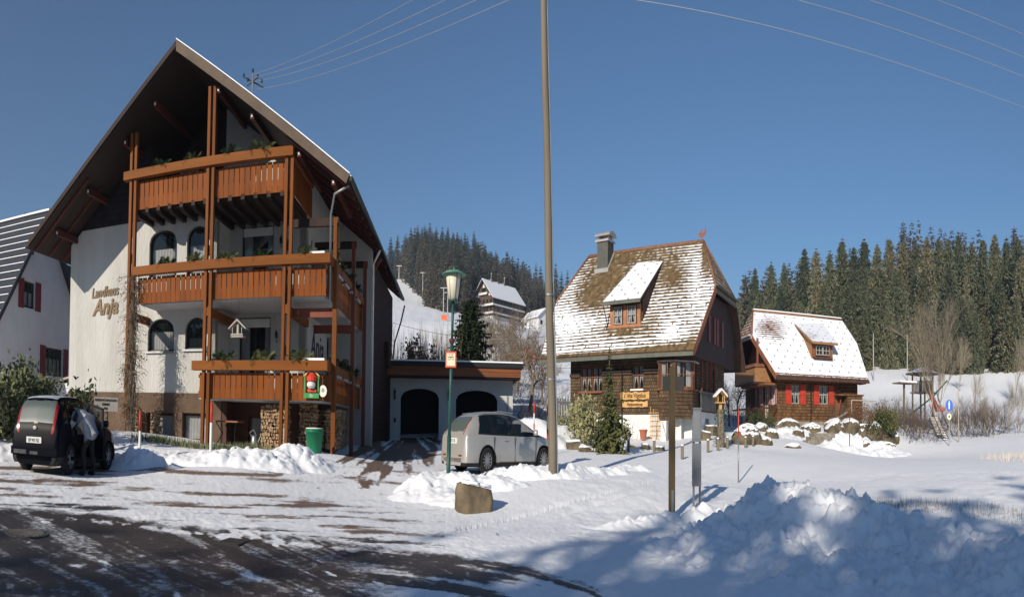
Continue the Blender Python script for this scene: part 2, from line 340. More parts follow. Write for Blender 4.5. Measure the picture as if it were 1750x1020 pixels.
def make_ground():
    view = np.radians(50)
    th = np.concatenate([np.linspace(-math.pi, -view, 60)[:-1], np.linspace(-view, view, 1000), np.linspace(view, math.pi, 60)[1:]])
    ys = np.arange(1032, 774, -.9)
    d = np.concatenate([np.linspace(.6, 8.2, 12), 2464/(ys-740), np.geomspace(72, 900, 90), np.geomspace(1000, 4500, 6)])
    T, D = np.meshgrid(th, d); X, Y = D*np.sin(T), D*np.cos(T); Z = GH(X, Y)
    Z = np.where(D > 900, np.minimum(Z, 60), Z)
    px, py = project(X, Y, Z); inv = (np.abs(T) < view+.01)
    # paved road: its visible edge, then the worn patches and the curved wheel tracks across it
    yb = np.interp(px, [-300, 0, 150, 300, 450, 650, 760, 900, 1000, 1100, 1180, 1300], [858, 860, 868, 888, 903, 925, 937, 958, 985, 1040, 1200, 1500])
    u = py-yb; near = sstep(0, 16, u+10*(fbm(px*.03, py*.1, 3)-.5))
    road = near*(D < 17.5)
    stripe = vnoise(u*.11+.35*fbm(px*.01, py*.02, 5), px*.004, 11)
    stripe2 = vnoise(u*.3, px*.006, 12)
    right = sstep(480, 800, px)
    patch = fbm(px*.012+.02*py, py*.03-px*.006, 21, 5)
    patch2 = fbm(px*.05, py*.12, 22, 4)
    arc = (px-330)*.010+np.abs(py-1150)*.022; sweep = vnoise(arc*3.2, (py+.25*px)*.012, 61)*.6+vnoise(arc*11, (py+.3*px)*.02, 62)*.4
    snow_l = np.maximum(sstep(.60, .70, patch*.55+patch2*.2+sweep*.25), .36*sstep(.38, .70, sweep*.6+patch2*.4))
    snow_r = sstep(.40, .60, stripe*.62+stripe2*.24+patch2*.14)*sstep(2, 20, u)
    bare = road*(1-np.maximum(snow_l*(1-.6*right), snow_r*right))
    bare = bare*(1-.6*np.exp(-((u-20)/4.)**2)*sstep(760, 520, px)*sstep(0, 120, px)*sstep(.35, .55, patch2))
    # worn strip just behind the road edge and the parking apron
    apron = (u < 6)*(py > 796)*(px < 760)*(D < 26)
    st = fbm(px*.013, py*.11, 31, 5)*.7+fbm(px*.06, py*.35, 32, 4)*.3
    st2 = vnoise((py-.06*px)*.14, px*.006, 35)*.6+vnoise((py-.03*px)*.38, px*.012, 36)*.4
    bare = np.maximum(bare, apron*(.80*sstep(.43, .70, st*.55+st2*.45+.04*sstep(300, 100, px)-.06*sstep(650, 760, px)+.05*np.exp(-((u+28)/14)**2)+.03*np.exp(-((py-812)/8)**2))+.10))
    kerb = sstep(6, 0, np.abs(py-np.interp(px, [-50, 30, 200, 330, 470, 540], [798, 800, 800, 808, 812, 800])))*(px < 540)*(D < 24)
    bare = np.maximum(bare, kerb*sstep(.38, .5, fbm(px*.02, py*.1, 33)))
    # driveway up to the garages
    inside = sstep(0, 12, px-np.interp(py, [750, 785, 800, 815], [628, 575, 540, 470]))*sstep(0, 12, np.interp(py, [750, 785, 830], [762, 748, 745])-px)*(py > 748)*(py < 835)*(D < 42)
    tr = (px-700)/np.maximum(py-735, 8)      # straight tracks fan out towards the viewer
    ds = fbm(tr*3.2, py*.012, 41, 4)*.65+fbm(px*.05, py*.12, 42, 4)*.35
    drive = inside*sstep(.44, .60, ds+.10*sstep(800, 770, py)-.12*sstep(800, 825, py))
    bare = np.maximum(bare, drive)
    bare = np.where(inv, np.clip(bare, 0, 1), 0)
    pave = np.clip(np.where(u > -8, .15*sstep(300, 900, px), 1.), 0, 1)
    # caterpillar track and wheel ruts up the lane
    yt = np.interp(px, [780, 900, 1000, 1100, 1200, 1300], [905, 880, 852, 825, 797, 770]); rut = np.exp(-((py-yt)/3.2)**2)*(px > 780)*(px < 1310)*(D < 40)
    yt2 = np.interp(px, [780, 900, 1000, 1100, 1200, 1300], [930, 900, 868, 838, 806, 775]); rut2 = np.exp(-((py-yt2)/2.)**2)*(px > 850)*(px < 1310)*(D < 40)
    tread = (np.sin(px*2.1+vnoise(px*.2, py*.1, 8)) > 0)
    lane = ((py > yt) & (py < yt2))*1.
    # relief of the snow
    amp = np.clip(1-bare, 0, 1)*sstep(6, 9, D)
    rough = sstep(15, 9, np.abs(u))*.5+sstep(900, 1000, px)*.6*(D < 24)+.25
    dz = amp*(.10*(fbm(X*.8, Y*.8, 51)-.5)*rough+.05*(fbm(X*3.1, Y*3.1, 52)-.5)*rough*(D < 60)+.02*(fbm(X*11, Y*11, 53, 3)-.5)*(D < 25))
    dz = dz-.05*rut*(.5+.5*tread)*(.5+vnoise(px*.05, py*.1, 9))-.045*rut2
    dz = dz-.02*stripe*right*road
    far = sstep(40, 90, D); dz = dz*(1-far)+far*(.9*(fbm(X*.09, Y*.09, 54)-.5)+.35*(fbm(X*.4, Y*.4, 55)-.5))*(D < 900)
    Z2 = Z+np.where(inv, dz, 0)
    n, k = X.shape
    V = np.stack([X, Y, Z2], -1).reshape(-1, 3)
    idx = np.arange(n*k).reshape(n, k)
    q = np.stack([idx[:-1, :-1], idx[:-1, 1:], idx[1:, 1:], idx[1:, :-1]], -1)
    paved = np.zeros((n-1, k-1), bool)
    pm = ((bare > .04) | ((py > 796) & (px < 760) & (D < 26)) | (u > 0)) & (D < 42) & inv & (px < 1150)
    paved = pm[:-1, :-1] & pm[1:, 1:]
    qs = (q[~paved].reshape(-1, 4), q[paved].reshape(-1, 4))
    for nm, lab, qq in (('ground', 'snow covered ground rising to the wooded hills', qs[0]), ('road', 'dark paved road and driveway under worn snow and tyre tracks', qs[1])):
        used = np.unique(qq); remap = np.full(len(V), -1); remap[used] = np.arange(len(used)); f = remap[qq]
        me = bpy.data.meshes.new(nm); me.vertices.add(len(used)); me.vertices.foreach_set('co', V[used].ravel())
        me.loops.add(f.size); me.loops.foreach_set('vertex_index', f[:, ::-1].ravel().astype(np.int32))
        me.polygons.add(len(f)); me.polygons.foreach_set('loop_start', np.arange(0, f.size, 4, dtype=np.int32)); me.polygons.foreach_set('loop_total', np.full(len(f), 4, np.int32))
        me.update(); me.polygons.foreach_set('use_smooth', np.ones(len(f), bool))
        for an, ar in (('bare', bare), ('pave', pave)):
            at = me.attributes.new(an, 'FLOAT', 'POINT'); at.data.foreach_set('value', ar.ravel()[used].astype(np.float32))
        me.materials.append(ground_mat()); me.validate()
        o = bpy.data.objects.new(nm, me); COL.objects.link(o); tag(o, lab, kind='structure')
def ground_mat():
    if 'ground' in MATS: return MATS['ground']
    m = bpy.data.materials.new('snow and paving'); m.use_nodes = True; N = m.node_tree.nodes; L = m.node_tree.links; b = N['Principled BSDF']
    tc = N.new('ShaderNodeTexCoord')
    def noise(sc, det=6, st=None):
        n = N.new('ShaderNodeTexNoise'); n.inputs['Scale'].default_value = sc; n.inputs['Detail'].default_value = det; n.inputs['Roughness'].default_value = .65
        L.new(tc.outputs['Object'], n.inputs['Vector']); return n.outputs['Fac']
    def mth(op, a, b_=None, c=None):
        n = N.new('ShaderNodeMath'); n.operation = op
        for i, v in enumerate((a, b_, c)):
            if v is None: continue
            if isinstance(v, (int, float)): n.inputs[i].default_value = v
            else: L.new(v, n.inputs[i])
        return n.outputs[0]
    def attr(n_): a = N.new('ShaderNodeAttribute'); a.attribute_name = n_; return a.outputs['Fac']
    def ramp(f, a, ca, b_, cb):
        r = N.new('ShaderNodeValToRGB'); r.color_ramp.elements[0].position = a; r.color_ramp.elements[1].position = b_
        r.color_ramp.elements[0].color = (*ca, 1); r.color_ramp.elements[1].color = (*cb, 1); L.new(f, r.inputs[0]); return r.outputs[0]
    bare = attr('bare')
    fine = noise(9, 10); fine2 = noise(38, 5); f = mth('ADD', mth('MULTIPLY', fine, .65), mth('MULTIPLY', fine2, .35))
    k = mth('ADD', bare, mth('MULTIPLY', mth('SUBTRACT', f, .5), 1.7))
    k = mth('MULTIPLY', mth('GREATER_THAN', bare, .02), k)
    mr = N.new('ShaderNodeMapRange'); mr.interpolation_type = 'SMOOTHSTEP'; mr.inputs['From Min'].default_value = .25; mr.inputs['From Max'].default_value = .85; L.new(k, mr.inputs['Value']); K = mr.outputs[0]
    asph = ramp(f, .36, (.024, .021, .021), .62, (.070, .058, .054)); pav = ramp(f, .36, (.10, .065, .045), .62, (.24, .165, .115))
    mx = N.new('ShaderNodeMix'); mx.data_type = 'RGBA'; L.new(attr('pave'), mx.inputs[0]); L.new(asph, mx.inputs[6]); L.new(pav, mx.inputs[7])
    snow = ramp(noise(1.1, 8), .3, (.81, .825, .85), .7, (.88, .89, .91))
    m2 = N.new('ShaderNodeMix'); m2.data_type = 'RGBA'; L.new(K, m2.inputs[0]); L.new(snow, m2.inputs[6]); L.new(mx.outputs[2], m2.inputs[7]); L.new(m2.outputs[2], b.inputs['Base Color'])
    rr = N.new('ShaderNodeMapRange'); rr.inputs['To Min'].default_value = .7; rr.inputs['To Max'].default_value = .55; L.new(K, rr.inputs['Value']); L.new(rr.outputs[0], b.inputs['Roughness'])
    b.inputs['Specular IOR Level'].default_value = .25
    h = mth('ADD', mth('MULTIPLY', noise(6, 6), .6), mth('MULTIPLY', fine2, .3)); h = mth('SUBTRACT', h, mth('MULTIPLY', K, .5))
    bp = N.new('ShaderNodeBump'); bp.inputs['Strength'].default_value = .55; bp.inputs['Distance'].default_value = .05; L.new(h, bp.inputs['Height']); L.new(bp.outputs[0], b.inputs['Normal'])
    MATS['ground'] = m; return m
make_ground()
M_heap = mat('heaped snow', (.87, .88, .90), (.79, .805, .83), 1.6, .7, .8, 4., spec=.2, lo=.3, hi=.7)
def heap(name, label, blobs, res=.07, lump=.35, seed=0, cut=-.025, cat='snow pile', group=None, fine=1.):
    """blobs: (x, y, rx, ry, heading, h) ploughed snow piled on the ground, as a height field with lumps and clods"""
    x0 = min(b[0]-max(b[2], b[3])*1.5 for b in blobs); x1 = max(b[0]+max(b[2], b[3])*1.5 for b in blobs)
    y0 = min(b[1]-max(b[2], b[3])*1.5 for b in blobs); y1 = max(b[1]+max(b[2], b[3])*1.5 for b in blobs)
    X, Y = np.meshgrid(np.arange(x0, x1+res, res), np.arange(y0, y1+res, res)); Hh = np.zeros_like(X)
    wx = (fbm(X*1.3, Y*1.3, seed+1)-.5)*.8; wy = (fbm(X*1.3, Y*1.3, seed+2)-.5)*.8
    for bx, by, rx, ry, a, h in blobs:
        c, s = math.cos(a), math.sin(a); dx, dy = X+wx*min(rx, 1)-bx, Y+wy*min(ry, 1)-by; uu, vv = (dx*c+dy*s)/rx, (-dx*s+dy*c)/ry
        Hh = Hh+np.exp(9*h*np.clip(1-(uu*uu+vv*vv)**.8, 0, 1))-1
    Hh = np.log(1+Hh)/9*.92-.03
    k = np.clip(Hh/.3, 0, 1)
    rid = 1-np.abs(2*fbm(X*2.2, Y*2.2, seed+7, 3)-1)
    cl = np.abs(vnoise(X*3.3+wx, Y*3.3+wy, seed+8)-.5)*2; cl = np.minimum(cl*2.2, 1)
    ck = np.clip(Hh/.12, 0, 1); Hh = Hh+ck*lump*fine*(.26*clods(X*1.3, Y*1.3, seed+20, .35)+.15*clods(X*3.2, Y*3.2, seed+30, .45)+.12*clods(X*7, Y*7, seed+40, .6)+.05*clods(X*15, Y*15, seed+50, .6)-.08)
    Hh = Hh+k*lump*((fbm(X*1.1, Y*1.1, seed+3, 4)-.5)*.8+(rid-.8)*.25+(cl-.7)*.20+(fbm(X*6, Y*6, seed+4, 3)-.5)*.26*fine+(vnoise(X*13, Y*13, seed+5)-.5)*.07*fine)
    Zz = GH(X, Y)+Hh; n, kk = X.shape; idx = np.arange(n*kk).reshape(n, kk); ok = Hh > cut
    q = np.stack([idx[:-1, :-1], idx[:-1, 1:], idx[1:, 1:], idx[1:, :-1]], -1)[ok[:-1, :-1] | ok[1:, 1:] | ok[1:, :-1] | ok[:-1, 1:]]
    V = np.stack([X, Y, Zz], -1).reshape(-1, 3); used = np.unique(q); rm = np.full(len(V), -1); rm[used] = np.arange(len(used))
    c0 = V[used].mean(0); c0[2] = gz(c0[0], c0[1])
    me = bpy.data.meshes.new(name); me.from_pydata((V[used]-c0).tolist(), [], rm[q].tolist()); me.update(); me.polygons.foreach_set('use_smooth', [True]*len(me.polygons)); me.materials.append(M_heap)
    o = bpy.data.objects.new(name, me); o.location = c0; COL.objects.link(o); tag(o, label, cat, group); return o
def gb(px, py, rx, ry, a, h):
    p = Gp(px, py); return (p.x, p.y, rx, ry, a, h)
def gd(px, d, rx, ry, a, h):
    p = GD(px, d); return (p.x, p.y, rx, ry, a, h)
# bank along the kerb in front of the guest house
bl = [gd(x, d, 1.15, .75, -.1, h) for x, d, h in ((200, 20.6, .20), (232, 20.5, .44), (262, 20.4, .22), (292, 20.2, .26), (325, 20.0, .24), (352, 19.8, .30), (385, 19.6, .24), (410, 19.6, .34), (440, 19.6, .32), (468, 19.7, .28), (500, 20.2, .40), (520, 20.3, .34), (540, 20.9, .2))]
bl += [gd(x, d, 1.4, 1.1, 0, .10) for x, d in ((230, 22), (290, 21.6), (340, 21.5), (390, 21.4), (440, 21.5), (490, 21.6))]
heap('snow_bank', 'long lumpy snow bank along the kerb before the guest house', bl, .05, .34, 1, cat='snow bank')
heap('snow_bank', 'low snow bank at left edge behind the black car', [gd(-20, 21, 2.2, 1., .4, .55), gd(30, 22.5, 2.0, 1., .4, .5), gd(75, 24, 1.6, .8, .3, .35)], .08, .3, 2, cat='snow bank')
heap('snow_mound', 'rounded snow mound around the street lamp and the boulder', [gd(735, 18.2, 1.1, .9, 0, .42), gd(765, 18.6, 1.0, .8, 0, .40), gd(712, 17.6, .9, .7, 0, .2), gd(790, 18.6, 1.2, .7, 0, .40), gd(830, 18.6, 1.2, .6, 0, .28), gd(770, 17.2, .9, .6, 0, .2), gd(850, 18.9, 1.2, .5, 0, .26)], .05, .26, 3)
heap('snow_bank', 'uneven snow ridge between the silver car and the lane', [gd(x, d, 1.2, .6, .1, h) for x, d, h in ((858, 20.4, .24), (885, 20.2, .36), (910, 20.3, .22), (935, 20.4, .3), (965, 20.9, .34), (1000, 21.6, .26), (1040, 22.6, .22), (1080, 23.8, .2))], .05, .28, 4, cat='snow bank')
heap('snow_bank', 'shaded snow slope behind the silver car and marker poles', [gd(905, 33, 2.8, 2.2, 0, 1.2), gd(940, 34, 2.6, 2.2, 0, 1.1), gd(985, 36, 3.2, 2.2, .2, .7), gd(885, 36, 2, 2, 0, 1.2), gd(1030, 34, 3, 1.8, .2, .35)], .14, .25, 5, cat='snow bank')
heap('snow_pile', 'huge ploughed snow pile in the right foreground', [
    gd(1325, 13.0, 1.7, 1.6, 0, .88), gd(1390, 12.6, 1.9, 1.7, -.3, .74), gd(1450, 11.9, 1.6, 1.6, -.3, .56), gd(1500, 11.4, 1.5, 1.5, -.4, .42), gd(1550, 11.0, 1.4, 1.4, -.5, .44), gd(1610, 10.6, 1.2, 1.3, -.6, .50),
    gd(1670, 10.2, 1.2, 1.3, -.7, .44), gd(1720, 9.6, 1.2, 1.3, -.7, .46), gd(1780, 9.3, 1.4, 1.4, -.8, .55), gd(1230, 12.6, 2.0, 1.3, .2, .26), gd(1170, 12.0, 1.8, 1.0, .1, .14), gd(1350, 11.2, 2.3, 1.5, -.2, .34), gd(1480, 9.9, 2.0, 1.2, -.4, .26), gd(1620, 9.0, 1.8, 1.0, -.6, .26), gd(1240, 10.6, 1.8, .9, 0, .12), gd(1400, 9.3, 1.8, .9, -.2, .14), gd(1720, 8.4, 1.5, .9, -.7, .2), gd(1326, 13.0, .4, .4, 0, .40)], .04, .55, 6)
heap('snow_ridge', 'small snow ridge below the brown signpost', [gd(1060, 14.6, 1.0, .4, 0, .18), gd(1110, 15.0, 1.0, .4, 0, .2), gd(1150, 15.6, .9, .45, 0, .24), gd(1200, 16.0, .9, .45, 0, .3), gd(1245, 16.4, 1.0, .5, 0, .28)], .045, .4, 8, cat='snow bank')
# ------------------------------------------------------------------ guest house
G = Frame('guest_house', 'tall white plastered guest house with red brown timber balconies and steep dark gable roof', 'guest house', -4.9, -10.6, 24.2, 1.0)
PW, PP, PR = 24.2, 22.7, 25.8            # planes: front wall, balcony posts, recessed wall
RS, RZ = -11.45, 12.12                    # ridge
ELs, ELz, ERs, ERz = -19.38, 7.22, -4.2, 7.9
RF, RB = 21.75, 42.2                      # roof front and back
TH = .30
def roof_z(s, under=0.):
    z = RZ+(s-RS)*((RZ-ELz)/(RS-ELs)) if s < RS else RZ-(s-RS)*((RZ-ERz)/(ERs-RS))
    return z-under
def gguest():
    T = .18
    for nm, sa, za in (('roof', ELs, ELz), ('roof', ERs, ERz)):
        mb = MB(); mb.prism([(RS, RF, RZ), (sa, RF, za), (sa, RF, za-.16), (RS, RF, RZ-.20)], (0, RB-RF, 0))
        r = G.part(nm, mb, M_slate, fix=True, label='dark tiled left slope of the roof' if sa < RS else 'dark tiled right slope of the roof with a thin snow edge')
        # boarded underside, barge board, gutter
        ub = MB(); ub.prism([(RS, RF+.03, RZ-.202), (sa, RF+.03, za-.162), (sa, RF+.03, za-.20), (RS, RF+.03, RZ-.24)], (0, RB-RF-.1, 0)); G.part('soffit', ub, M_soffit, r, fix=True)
        bb = MB(); d = Vector((sa-RS, 0, za-RZ)).normalized(); nrm = Vector((-d.z, 0, d.x)) if sa < RS else Vector((d.z, 0, -d.x))
        if nrm.z > 0: nrm = -nrm
        a, b = Vector((RS, RF-.045, RZ-.03)), Vector((sa, RF-.045, za-.02)); w = .25 if sa > RS else .14
        bb.prism([a, b, b+nrm*w, a+Vector((0, 0, -w*1.18))], (0, .04, 0)); G.part('barge_board', bb, M_barge if sa > RS else M_dark, r, fix=True)
        if sa > RS:
            sn = MB(); up = -nrm*.028; a, b = Vector((RS, RF-.06, RZ)), Vector((sa, RF-.06, za)); sn.prism([a, b, b+up, a+Vector((0, 0, .03))], (0, .10, 0)); G.part('snow_edge', sn, M_snow, r, fix=True)
            sn = MB(); a, b = Vector((RS+.5, RF+.06, RZ-.35)), Vector((sa, RF+.5, za)); 
            a = Vector((RS+1.2, RF+.3, roof_z(RS+1.2)+.004)); b = Vector((sa+.0, RF+.3, za+.004))
            sn.prism([a, b, b+Vector((0, 0, .05)), a+Vector((0, 0, .02))], (0, RB-RF-.8, 0)); G.part('snow_cover', sn, M_snow, r, fix=True)
        gm = MB(); gm.tube([(sa+(.07 if sa > RS else -.07), RF, za-.12), (sa+(.07 if sa > RS else -.07), RB, za-.12)], .075, 8); G.part('gutter', gm, M_metalroof, r, smooth=True)
    # rafters under the eaves at both sides, purlins with pale capped ends
    side = 'left'
    for s in (-18.2, -16.4, -14.4, -12.9, -9.9, -8.4, -6.4, -5.0):
        z = roof_z(s)-.42
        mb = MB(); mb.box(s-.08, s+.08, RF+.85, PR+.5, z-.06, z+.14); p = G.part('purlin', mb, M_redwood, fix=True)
        cp_ = MB(); cp_.box(s-.03, s+.03, RF+.82, RF+.85, z-.02, z+.06); G.part('purlin_end', cp_, M_white, p, fix=True)
    mb = MB()
    for k in range(18):
        p = RF+.5+k*1.1
        for sa, sb in ((ELs+.1, ELs+3.2), (ERs-.1, ERs-2.6)):
            mb.beam((sa, p, roof_z(sa)-.24), (sb, p, roof_z(sb)-.24), .1, .13)
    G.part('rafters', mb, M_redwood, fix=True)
    # --- walls
    W = MB()
    arch = [(-13.97, -12.55, 6.05, 7.50), (-12.02, -10.92, 6.05, 7.50), (-13.97, -12.60, 3.76, 4.76), (-12.03, -10.97, 3.80, 4.76)]
    wall(W, 'f', PW, .3, -18.55, -10.55, 2.49, 7.88, arch)
    for a in arch: arch_fill(W, 'f', PW, .3, a[0], a[1], a[3]-.38, a[3])
    wall(W, 's', -18.55, .3, PW+.3, 40, 2.49, 7.3, [(27, 28.2, 3.4, 4.6), (27, 28.4, 6.0, 7.1)])
    wall(W, 's', -10.55, -.3, PW, PR, 2.49, 7.88)
    wall(W, 'f', PR, .3, -10.85, -6.9, 2.49, 9.05, [(-10.05, -8.52, 2.5, 4.90), (-9.99, -8.45, 5.2, 7.70)])
    # gable of the top floor: white part right of the loggia, side wall and rear block
    W.prism([(-10.85, PR, 9.05), (-6.9, PR, 9.05), (-6.9, PR, roof_z(-6.9)-.3), (-10.85, PR, roof_z(-10.85)-.3)], (0, .3, 0))
    wall(W, 's', -6.9, -.3, PR, 31.2, 2.49, roof_z(-6.9)-.31, [(30.2, 31.0, 2.6, 4.75), (30.2, 31.0, 5.3, 7.5)])
    wall(W, 'f', 31.0, .3, -6.9, -4.72, 1.0, roof_z(-4.72)-.3, [])
    W.prism([(-6.9, 31.0, roof_z(-4.72)-.3), (-4.72, 31.0, roof_z(-4.72)-.3), (-6.9, 31.0, roof_z(-6.9)-.3)], (0, .3, 0))
    G.part('wall', W, M_plaster, fix=True)
    pl = MB(); wall(pl, 'f', PW-.03, .33, -18.58, -10.2, .3, 2.49, [(-13.97, -12.56, 1.06, 1.88), (-12.09, -10.7, 1.06, 1.9)]); wall(pl, 's', -18.58, .3, PW+.3, 40, .3, 2.49)
    G.part('plinth', pl, M_plinth, fix=True)
    lo = MB(); wall(lo, 'f', 25.2, .25, -10.2, -6.2, .3, 2.3, [(-9.3, -7.6, 1.0, 1.9)]); wall(lo, 's', -10.2, .25, PW, 25.2, .3, 2.3); wall(lo, 's', -6.2, .25, 25.2, 31, .3, 2.49)
    G.part('basement_wall', lo, M_dark2, fix=True)
    dk = MB()      # shingled gable field left of the loggia, the loggia lining, the rear dark wing
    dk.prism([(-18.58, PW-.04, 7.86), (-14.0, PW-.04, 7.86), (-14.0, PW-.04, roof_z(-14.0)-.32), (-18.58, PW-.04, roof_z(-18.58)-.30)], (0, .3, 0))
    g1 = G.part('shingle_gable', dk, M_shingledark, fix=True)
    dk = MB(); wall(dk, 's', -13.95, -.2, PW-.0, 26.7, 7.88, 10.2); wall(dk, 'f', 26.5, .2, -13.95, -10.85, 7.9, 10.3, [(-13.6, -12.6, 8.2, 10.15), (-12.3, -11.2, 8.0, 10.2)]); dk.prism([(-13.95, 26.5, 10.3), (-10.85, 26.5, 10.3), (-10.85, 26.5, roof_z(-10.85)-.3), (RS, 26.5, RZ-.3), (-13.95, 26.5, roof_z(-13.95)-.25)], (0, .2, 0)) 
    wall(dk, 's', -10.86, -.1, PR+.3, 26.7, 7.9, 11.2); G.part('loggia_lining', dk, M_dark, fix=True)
    dk = MB(); wall(dk, 's', -4.72, -.3, 31.3, 40.5, .6, 7.6); wall(dk, 'f', 40.2, .3, -18.5, -4.8, .6, 7.3)
    dk.prism([(-18.5, 40.2, 7.2), (-4.8, 40.2, 7.2), (RS, 40.2, RZ-.4)], (0, .3, 0)); dk.box(-4.72, -4.45, 36.5, 37.4, 4.2, 5.2)
    G.part('shingled_side', dk, M_shinglebrown, fix=True)
    # closed interior floors keep the rooms dark
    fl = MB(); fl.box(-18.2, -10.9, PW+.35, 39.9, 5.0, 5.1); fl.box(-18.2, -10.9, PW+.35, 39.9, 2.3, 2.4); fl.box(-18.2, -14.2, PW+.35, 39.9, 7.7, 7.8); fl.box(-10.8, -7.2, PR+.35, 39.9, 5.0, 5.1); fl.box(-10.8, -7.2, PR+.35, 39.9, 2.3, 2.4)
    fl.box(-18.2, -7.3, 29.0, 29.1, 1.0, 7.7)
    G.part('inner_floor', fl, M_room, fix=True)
    # --- windows
    for a in arch: window(G, 'f', PW, a[0], a[1], a[2], a[3], .14, M_winframe, .06, 0, (), 'half' if a[2] > 5 or a[0] < -13 else None, arch=.38, glass=M_glassd if a[2] < 5 and a[0] > -13 else None)
    sl = MB()
    for a in arch: sl.box(a[0]-.1, a[1]+.1, PW-.09, PW+.14, a[2]-.06, a[2])
    G.part('window_sill', sl, M_metal, fix=True)
    for z0, z1, sa, sb in ((2.52, 4.88, -10.05, -8.52), (5.22, 7.68, -9.99, -8.45)):
        w = window(G, 'f', PR, sa, sb, z0, z1, .12, M_winframe, .07, 1, (), 'sides', name='balcony_door')
        sh = MB(); sh.box(sa+.05, sb-.05, PR+.08, PR+.12, z1-.28, z1-.02)
        for k in range(5): sh.box(sa+.05, sb-.05, PR+.075, PR+.08, z1-.27+k*.05, z1-.24+k*.05)
        G.part('roller_shutter', sh, M_white, w, fix=True)
    for z0 in (2.55, 5.25): window(G, 's', -6.9, 30.2, 31.0, z0, z0+2.2, -.1, M_winframe, .06, 0, name='balcony_door')
    window(G, 'f', 26.5, -13.6, -12.6, 8.2, 10.15, .05, M_white, .08, 0, (), 'full', glass=M_glass, label='white framed loggia window'); window(G, 'f', 26.5, -12.3, -11.2, 8.0, 10.2, .05, M_white, .08, 1, (), 'half', label='white framed loggia door')
    for a in ((-13.97, -12.56, 1.06, 1.88), (-12.09, -10.75, 1.06, 1.9)): window(G, 'f', PW-.03, *a, .16, M_dark2, .08, 0, (), 'full', name='cellar_window')
    window(G, 'f', 25.2, -9.3, -7.6, 1.0, 1.9, .1, M_dark2, .08, 0, (), 'full', name='cellar_window')
    window(G, 's', -18.55, 27, 28.2, 3.4, 4.6, .1, M_winframe, .06, 1); window(G, 's', -18.55, 27, 28.4, 6.0, 7.1, .1, M_winframe, .06, 1)
    # --- balconies: rail, slats, floor slab and beams
    def slats(mb, plane, at, a0, a1, z0, z1, w=.235, gap=.018, wide=()):
        a = a0; k = 0
        while a < a1-.02:
            b = min(a+w, a1); t = .025
            g = gap
            zm = z0+(z1-z0)*.42
            for lo_, hi_, gg in ((z0, zm, .012), (zm, z1, .034)):
                if plane == 'f': mb.box(a+gg/2, b-gg/2, at, at+t, lo_, hi_)
                else: mb.box(at-t, at, a+gg/2, b-gg/2, lo_, hi_)
            a = b; k += 1
        # carved slots: half of every board edge is cut back above mid height
        return mb
    def balcony(lab, s0, s1, zt, zb, rail_h, side_to, soffit, joists, back):
        bal = MB(); bal.box(s0, s1, PP-.27, PP+.02, zt-rail_h, zt)
        if side_to: bal.box(s1-.22, s1, PP+.02, side_to, zt-rail_h, zt)
        if lab != 'top': 
            pass
        b = G.part('balcony_rail', bal, M_woodh, fix=True)
        sm = MB(); slats(sm, 'f', PP-.02, s0+(.1 if lab == 'mid' else .25), s1-.2, zb, zt-rail_h-.06)
        if side_to: slats(sm, 's', s1-.16, PP+.05, side_to-.1, zb, zt-rail_h-.06)
        G.part('balustrade_slats', sm, M_wood, b, fix=True)
        st = MB(); st.box(s0+.2, s1-.25, PP+.01, PP+.06, zb+.12, zb+.2); st.box(s0+.2, s1-.25, PP+.01, PP+.06, zt-rail_h-.2, zt-rail_h-.12)
        if side_to: st.box(s1-.26, s1-.19, PP+.05, side_to, zb+.12, zb+.2); st.box(s1-.26, s1-.19, PP+.05, side_to, zt-rail_h-.2, zt-rail_h-.12)
        G.part('stringer', st, M_woodpost, b, fix=True)
        fl = MB(); fl.box(s0+.2, s1-.3, PP+.1, back, zb-.02, zb+.14)
        if side_to and s1 > -6: fl.box(-6.9, s1-.3, back+.001, side_to, zb-.02, zb+.14)
        G.part('balcony_floor', fl, soffit, fix=True)
        if joists:
            jm = MB(); s = s0+.45
            while s < s1-.3: jm.prism([(s, PP-.02, zb+.05), (s, PP-.02, zb-.10), (s, PP+.25, zb-.19), (s, PR, zb-.19), (s, PR, zb+.0)], (.16, 0, 0)); s += .56
            G.part('joists', jm, M_dark, fix=True)
    balcony('top', -14.35, -6.6, 8.96, 7.82, .25, None, M_dark, True, PR)
    side = MB(); side.box(-6.72, -6.6, PP, PR, 8.72, 8.9); side.box(-6.72, -6.66, PP, PR, 7.8, 8.65); G.part('balustrade_return', side, M_wood, fix=True)
    balcony('mid', -13.75, -5.05, 6.10, 5.03, .25, 31.6, M_plaster2, False, PR)
    balcony('low', -10.83, -5.1, 3.33, 2.30, .26, 30.9, M_plaster2, False, PR)
    lf = MB(); lf.box(-19.62, -18.56, 26.0, 29.0, 5.85, 6.12); lf.box(-19.55, -18.56, 26.1, 26.14, 4.95, 5.8); lf.box(-19.55, -19.5, 26.1, 29, 4.95, 5.8); lf.box(-19.5, -18.56, 26.15, 29, 4.85, 4.95)
    G.part('side_balcony', lf, M_wood, fix=True, label='small balcony at the left side wall')
    # --- posts: double timbers with a gap
    for s, zb, zt in ((-13.95, .85, roof_z(-13.9)-.5), (-10.2, .8, roof_z(-10.2)-.45), (-6.82, .8, roof_z(-6.82)-.5)):
        mb = MB(); lean = .10
        for k in (-1, 1): mb.beam((s-lean/2+k*.115, PP-.09, zb), (s+lean/2+k*.115, PP-.09, zt), .12, .16, up=(0, 1, 0))
        p = G.part('post', mb, M_woodpost, fix=True)
        bl = MB()
        for z in (6.4, 5.0, 3.6, 2.3, 9.1):
            if z < zt: bl.box(s-.05, s+.05, PP-.05, PP+.08, z-.14, z+.14)
        G.part('post_block', bl, M_dark2, p, fix=True)
